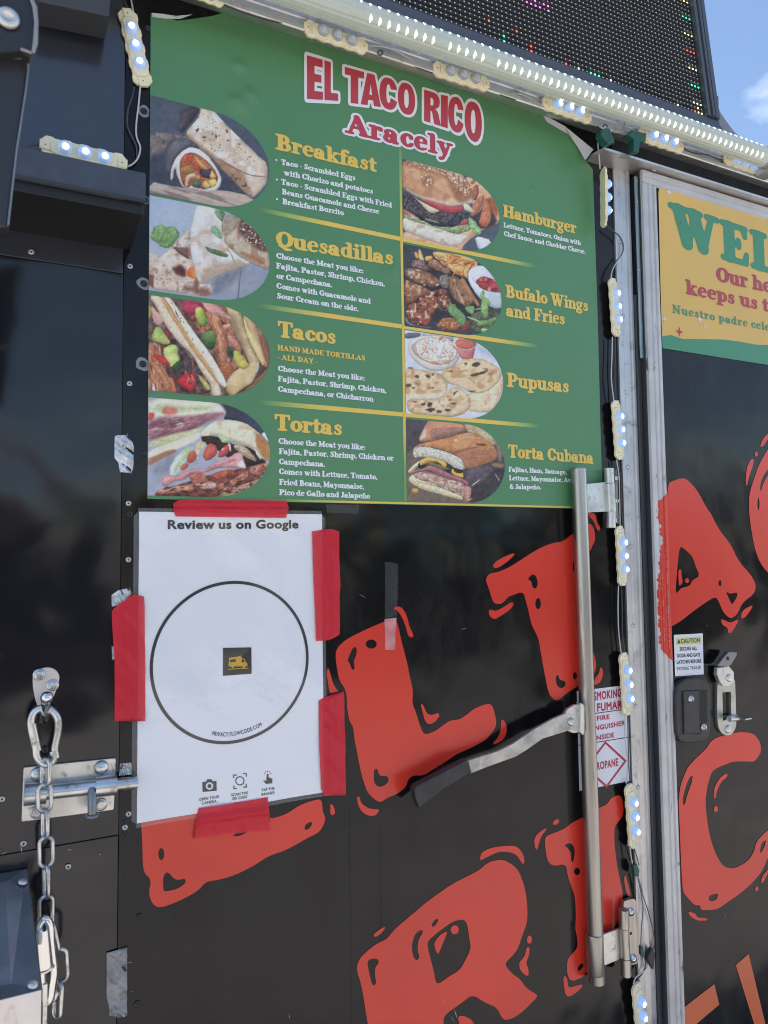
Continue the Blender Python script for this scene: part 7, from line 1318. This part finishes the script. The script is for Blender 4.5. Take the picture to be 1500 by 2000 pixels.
for zz in (W(1200, 1387.8)[2], W(1200, 1443.8)[2]):
    flat(MB(), [[(sx0, zz - .0008), (sx1, zz - .0008), (sx1, zz + .0008), (sx0, zz + .0008)]], SY - .0003).build('sticker_rule', SBK, ST)
dc = W(1183.5, 1493, SY); hx_, hz_ = W(1224, 1485, SY)[0] - dc[0], .045
flat(MB(), [[(dc[0] - hx_, dc[2]), (dc[0], dc[2] - hz_), (dc[0] + hx_, dc[2]), (dc[0], dc[2] + hz_)], [(dc[0] - hx_ * .87, dc[2]), (dc[0], dc[2] - hz_ * .87), (dc[0] + hx_ * .87, dc[2]), (dc[0], dc[2] + hz_ * .87)]], SY - .0003).build('sticker_diamond', SRD, ST)
SY2 = DY + .0016; CT = empty('caution_sticker', W(1319, 1321, SY2), 'small white and yellow caution sticker above the door latch', 'sticker')
flat(MB(), [wl([(1316, 1240), (1372.5, 1237), (1374.5, 1317), (1318.5, 1321)], SY2)], SY2).build('sticker_sheet', SWH, CT)
flat(MB(), [wl([(1320, 1247), (1369.6, 1243), (1369.9, 1257.5), (1320.8, 1260.5)], SY2)], SY2 - .0003).build('caution_band', mat('sticker_yellow', (.62, .62, .26), .3), CT)
def ctx(s, p0, p1, ch, lv=.03, m=SBK): tmap(s, 'sans', p0, p1, ch, SY2 - .0006, CT, m, 'text_line', lv, .0)
SGY = mat('worn_print', (.16, .16, .17), .4)
ctx('CAUTION', (1330, 1256.4), (1367.6, 1254.2), 8.8); ctx('SECURE ALL', (1328, 1270.8), (1362, 1269.4), 7.2); ctx('DOOR AND GATE', (1323, 1284.2), (1368, 1282), 7.2); ctx('LATCHES BEFORE', (1322, 1296.8), (1370, 1294.2), 7.2); ctx('MOVING TRAILER', (1323, 1309.8), (1369.5, 1306.8), 7.2, .01, SGY)
flat(MB(), [wl([(1322.5, 1256.8), (1325.5, 1248), (1329, 1256.4)], SY2)], SY2 - .0006).build('warning_triangle', SBK, CT)

# ------------------------------------------------------------------ carabiner, chain, snap hook
def closed_loop(pts, Y, r, mb=None, n=12, Ys=None):
    P = [W(x, y, Ys[i] if Ys else Y) for i, (x, y) in enumerate(pts)]; m_ = len(P); Q = []
    for i in range(m_):
        p0, p1, p2, p3 = P[i - 1], P[i], P[(i + 1) % m_], P[(i + 2) % m_]
        for k in range(4):
            t = k / 4; Q.append(.5 * ((2 * p1) + (p2 - p0) * t + (2 * p0 - 5 * p1 + 4 * p2 - p3) * t * t + (3 * p1 - p0 - 3 * p2 + p3) * t ** 3))
    mb = mb or MB(); return mb.tube(Q, r, n, closed=True)
CB = empty('carabiner', W(88, 1438, -.03), 'large zinc pear shaped carabiner hanging from the hook plate', 'carabiner')
closed_loop([(80, 1383), (67, 1391), (61, 1405), (61, 1420), (65, 1440), (70, 1462), (72, 1478), (80, 1489), (91, 1493), (102, 1487), (107, 1474), (107, 1460), (112, 1435), (114, 1412), (110, 1398), (100, 1387), (90, 1382)], -.030, .0050).build('body', ZINC, CB)
b = MB(); g0_, g1_ = W(62, 1414, -.030), W(73, 1466, -.030); b.tube([g0_, g1_], .0058, 14); b.build('gate', ZINC, CB)
MB().lathe(W(73.5, 1452, -.0362), (0, -1, 0), [(.0022, 0), (.0018, .001)], 10).build('gate_pin', ZPLATE, CB)
b = MB(); b.tube([W(105, 1466, -.030), W(107, 1480, -.030)], [.0062, .0066], 12); b.build('nose', ZINC, CB)
CHN = empty('chain', W(90, 1700, -.03), 'zinc chain hanging from the carabiner over the slide bolt', 'chain')
def link(c, top, bot, wpx, Y, edge, tilt=0, Yt=0):
    """oval link between two photo heights, face on or edge on"""
    A, B = W(c[0], top, Y), W(c[1], bot, Y + Yt); ax = (A - B); L = np.linalg.norm(ax); ax /= L; side = np.array([1, 0, 0]) if not edge else np.array([sin(tilt), -cos(tilt), 0]); side = side - ax * (side @ ax); side /= np.linalg.norm(side)
    hw, r = .0080, .0027; M_ = (A + B) / 2; hl = L / 2 - r; P = []
    for k in range(28):
        a = 2 * pi * k / 28; P.append(M_ + ax * ((hl - hw) * (1 if sin(a) > 0 else -1) + hw * sin(a)) + side * hw * cos(a))
    return MB().tube(P, r, 9, closed=True).build('chain_link', ZINC, CHN)
link((90, 88), 1479, 1538, 13, -.036, True, .6); link((87, 87), 1528, 1588, 25, -.036, False); link((88, 88), 1577, 1641, 14, -.036, True, .35); link((90, 90), 1631, 1697, 27, -.036, False); link((90, 90), 1687, 1757, 12, -.038, True, .3); link((90, 89), 1746, 1820, 27, -.04, False)
link((97, 112), 1796, 1862, 14, -.055, True, .4); link((116, 120), 1850, 1922, 22, -.058, False); link((115, 111), 1914, 1992, 14, -.058, True, .5)
SN = empty('snap_hook', W(88, 1880, -.07), 'polished snap hook clipped through the lower chain links', 'snap hook')
closed_loop([(90, 1795), (80, 1802), (76, 1820), (78, 1850), (81, 1880), (82, 1920), (86, 1950), (92, 1958), (99, 1950), (103, 1925), (106, 1900), (103, 1870), (100, 1840), (98, 1812)], -.072, .0048, Ys=[-.072] * 14).build('body', CHROME, SN)
b = MB(); b.tube([W(82, 1815, -.074), W(88, 1888, -.074)], [.0092, .0100], 16); b.build('sleeve', CHROME, SN)
b = MB(); b.tube([W(88, 1889, -.074), W(89, 1893, -.074)], [.0112, .0112], 16); b.build('collar', ZINC, SN)
tag(MB().lathe(W(104, 1942, -.05), (-.3, -1, 0), [(.008, 0), (.0085, .004), (.006, .007)], 14).build('chain_eye_nut', ZINC), 'bright round nut between the snap hook and the last link', 'nut')

# ------------------------------------------------------------------ galvanised tray low on the left
TY_ = empty('galvanised_tray', W(0, 1950, -.1), 'open galvanised metal tray fixed low on the left panel', 'tray'); fY, th = -.20, .0016
A_ = W(52, 1697, -.004); B_ = W(81, 1932, fY); Fb, Ff = W(10, 1722, -.03), W(22, 1921, fY + .03)
def quad(ps, name, m, t=(0, 0, -.0018)): return MB().prism(ps, t).build(name, m, TY_)
Lb, Lf = A_ + np.array([-.30, 0, 0]), B_ + np.array([-.30, 0, 0]); FbL, FfL = Fb + np.array([-.3, 0, 0]), Ff + np.array([-.3, 0, 0])
MB().add([A_, B_, Ff, Fb], [(0, 1, 2, 3)]).build('side_flap', GALV, TY_)
MB().add([Fb, Ff, FfL, FbL], [(0, 1, 2, 3)]).build('tray_floor', GALV, TY_)
MB().add([A_, Fb, FbL, Lb], [(0, 1, 2, 3)]).build('back_flap', GALV, TY_)
MB().add([B_, Ff, FfL, Lf], [(0, 3, 2, 1)]).build('front_flap', GALV, TY_)
lp = B_[2]; MB().box((B_[0] - .30, fY - .0016, lp - .050), (B_[0], fY, lp), .0005).build('front_lip', GALVL, TY_)
MB().add([A_ + (.001, 0, 0), B_ + (.001, 0, 0), B_ + np.array([.001, 0, -.045]), A_ + np.array([.001, 0, -.045])], [(0, 1, 2, 3)]).build('end_plate', GALV, TY_)
b = MB(); b.box((B_[0] + .0015, fY + .0, lp - .048), (B_[0] + .006, fY + .004, lp + .004), .0005); b.build('edge_strip', ZPLATE, TY_)
nrm = np.cross(B_ - A_, Fb - A_); nrm /= np.linalg.norm(nrm); nrm = -nrm if nrm[2] < 0 else nrm
for s_, t_ in ((.10, .25), (.93, .30)):
    MB().lathe(A_ + (B_ - A_) * s_ + (Fb - A_) * t_ + nrm * .0004, nrm, [(.0058, 0), (.0052, .0018), (.003, .0028), (.001, .003)], 14).build('dome_rivet', GALVL, TY_)
nf = np.cross(Lf - B_, Ff - B_); nf /= np.linalg.norm(nf); nf = -nf if nf[2] < 0 else nf
MB().lathe(B_ * .5 + Ff * .5 + np.array([-.035, 0, 0]) + nf * .0005, nf, [(.007, 0), (.006, .0018), (.003, .0028), (.001, .003)], 14).build('dome_rivet', GALVL, TY_)
MB().lathe(A_ * .5 + Fb * .5 + np.array([-.03, -.004, 0]), (0, -1, .4), [(.0058, 0), (.0052, .0018), (.003, .0028), (.001, .003)], 14).build('dome_rivet', GALVL, TY_)

# ------------------------------------------------------------------ propped hatch strut close to the camera, upper left
SP = empty('hatch_strut', W(0, 250, -.42), 'dark out of focus hatch strut with a bolt at the upper left edge', 'strut')
SM_ = mat('strut_black', (.032, .033, .036), .3, .1, .5, bump=(8, .2, .004)); SE = mat('strut_bare_edge', (.36, .33, .32), .4, .5)
b = MB(); prism_px(b, [(-90, -90), (60, -90), (64, -20), (66, 10), (69, 45), (67, 85), (64, 105), (58, 112), (40, 100), (-90, 108)], -.42, .010, .0015); b.build('strut_plate', SM_, SP)
b = MB(); prism_px(b, [(-90, 104), (56, 112), (50, 170), (38, 260), (26, 350), (15, 444), (-90, 448)], -.405, .018, .002); b.build('strut_arm', SM_, SP)
P = [W(x, y, -.424) for x, y in ((52, -60), (58, -10), (68, 14), (71, 45), (69, 85), (64, 104))]; b = MB(); b.tube(P, [.0014, .0016, .0022, .0018, .0022, .0014], 8); b.build('worn_glint_edge', SE, SP)
P = [W(x, y, -.424) for x, y in ((40, 96), (50, 99), (62, 104))]; b = MB(); b.tube(P, .0014, 8); b.build('worn_glint_edge', SE, SP)
b = MB(); c_ = W(16, 36, -.422); b.lathe(c_, (0, -1, 0), [(.0095, 0), (.0090, .0024), (.0062, .004), (.0040, .003), (.0030, .0005), (.0008, .0002)], 20); b.build('strut_bolt', ZPLATE, SP)
P = [W(x, y, -.407) for x, y in ((57, 120), (50, 180), (43, 225), (33, 290), (26, 350), (16, 440))]; b = MB(); b.tube(P, .0009, 6); b.build('worn_glint_edge', mat('strut_glint', (.25, .27, .29), .25, .7), SP)  # glint along the arm's edge, built in as a thin pale line

# ------------------------------------------------------------------ what stands opposite, behind the camera, and shows in the gloss
def car(x, y, col, label):
    r = empty('parked_car', (x, y, 0), label, 'car', 'parked cars opposite the trailer'); pm_ = mat('car_paint_' + str(round(sum(col), 2)), col, .25, 0, .5, coat=.5); gl = mat('car_glass', (.02, .025, .03), .08)
    pr2 = [(-2.2, .35), (-2.25, .62), (-2.1, .82), (-1.2, .92), (-.55, 1.38), (.75, 1.44), (1.45, 1.02), (2.15, .92), (2.25, .6), (2.2, .35)]
    b = MB(); b.prism([(x + u, y + .85, z) for u, z in pr2], (0, -1.7, 0), .04); b.build('body', pm_, r)
    b = MB(); b.prism([(x + u, y + .862, z) for u, z in ((-1.05, .95), (-.5, 1.33), (.68, 1.38), (1.2, 1.0))], (0, -.01, 0)); b.build('window', gl, r)
    for u in (-1.35, 1.4):
        for v in (.80, -.62): MB().lathe((x + u, y + v - .1, .33), (0, 1, 0), [(.05, .0), (.32, 0), (.33, .02), (.33, .19), (.2, .2), (.18, .16)], 20).build('wheel', mat('tyre', (.02, .02, .02), .8), r)
car(-5.5, -8.2, (.02, .02, .024), 'black parked car seen only in the gloss, nearest the tray'); car(-.2, -8.6, (.035, .03, .04), 'dark plum parked car seen only in the gloss'); car(5.4, -8.3, (.022, .026, .03), 'dark grey parked car seen only in the gloss'); car(10.6, -8.6, (.02, .02, .02), 'black parked car seen only in the gloss, furthest right')
def tent(x, y, c1, c2, label, h=3.0):
    r = empty('canopy_tent', (x, y, 0), label, 'tent', 'market tents opposite'); m1_ = mat('tent_' + str(c1), c1, .8); m2_ = mat('tent_' + str(c2), c2, .8)
    for a_ in (-1.5, 1.5):
        for b_ in (-1.5, 1.5): MB().tube([(x + a_, y + b_, 0), (x + a_, y + b_, 2.2)], .03, 8).build('pole', ALU, r)
    V = [(x - 1.55, y - 1.55, 2.2), (x + 1.55, y - 1.55, 2.2), (x + 1.55, y + 1.55, 2.2), (x - 1.55, y + 1.55, 2.2), (x, y, h)]
    MB().add(V, [(0, 1, 4), (1, 2, 4), (2, 3, 4), (3, 0, 4)]).build('canopy', m1_, r)
    MB().add([(x - 1.55, y + 1.56, 2.2), (x + 1.55, y + 1.56, 2.2), (x + 1.55, y + 1.56, 1.95), (x - 1.55, y + 1.56, 1.95)], [(0, 1, 2, 3)]).build('valance', m2_, r)
    MB().add([(x - 1.5, y - 1.5, .0), (x + 1.5, y - 1.5, .0), (x + 1.5, y - 1.5, 2.1), (x - 1.5, y - 1.5, 2.1)], [(0, 1, 2, 3)]).build('back_wall', m2_, r)
for tx, ty, ca, cb, nm in ((-11.5, -10.6, (.05, .05, .06), (.03, .03, .035), 'black tent seen only in the gloss, far left'), (-7.6, -10.8, (.06, .04, .045), (.04, .03, .04), 'dark red tent seen only in the gloss'), (-3.9, -10.4, (.04, .05, .08), (.03, .035, .05), 'navy tent seen only in the gloss'),
  (-.4, -11, (.09, .055, .05), (.045, .035, .035), 'red tent seen only in the gloss'), (3.2, -10.7, (.34, .24, .06), (.10, .06, .04), 'yellow tent seen only in the gloss'), (6.9, -11, (.06, .16, .2), (.04, .06, .08), 'teal tent seen only in the gloss'), (10.6, -10.8, (.05, .05, .05), (.03, .03, .03), 'grey tent seen only in the gloss'), (14.4, -11, (.05, .05, .07), (.03, .03, .04), 'dark blue tent seen only in the gloss, far right')):
    tent(tx, ty, ca, cb, nm, 3.3)
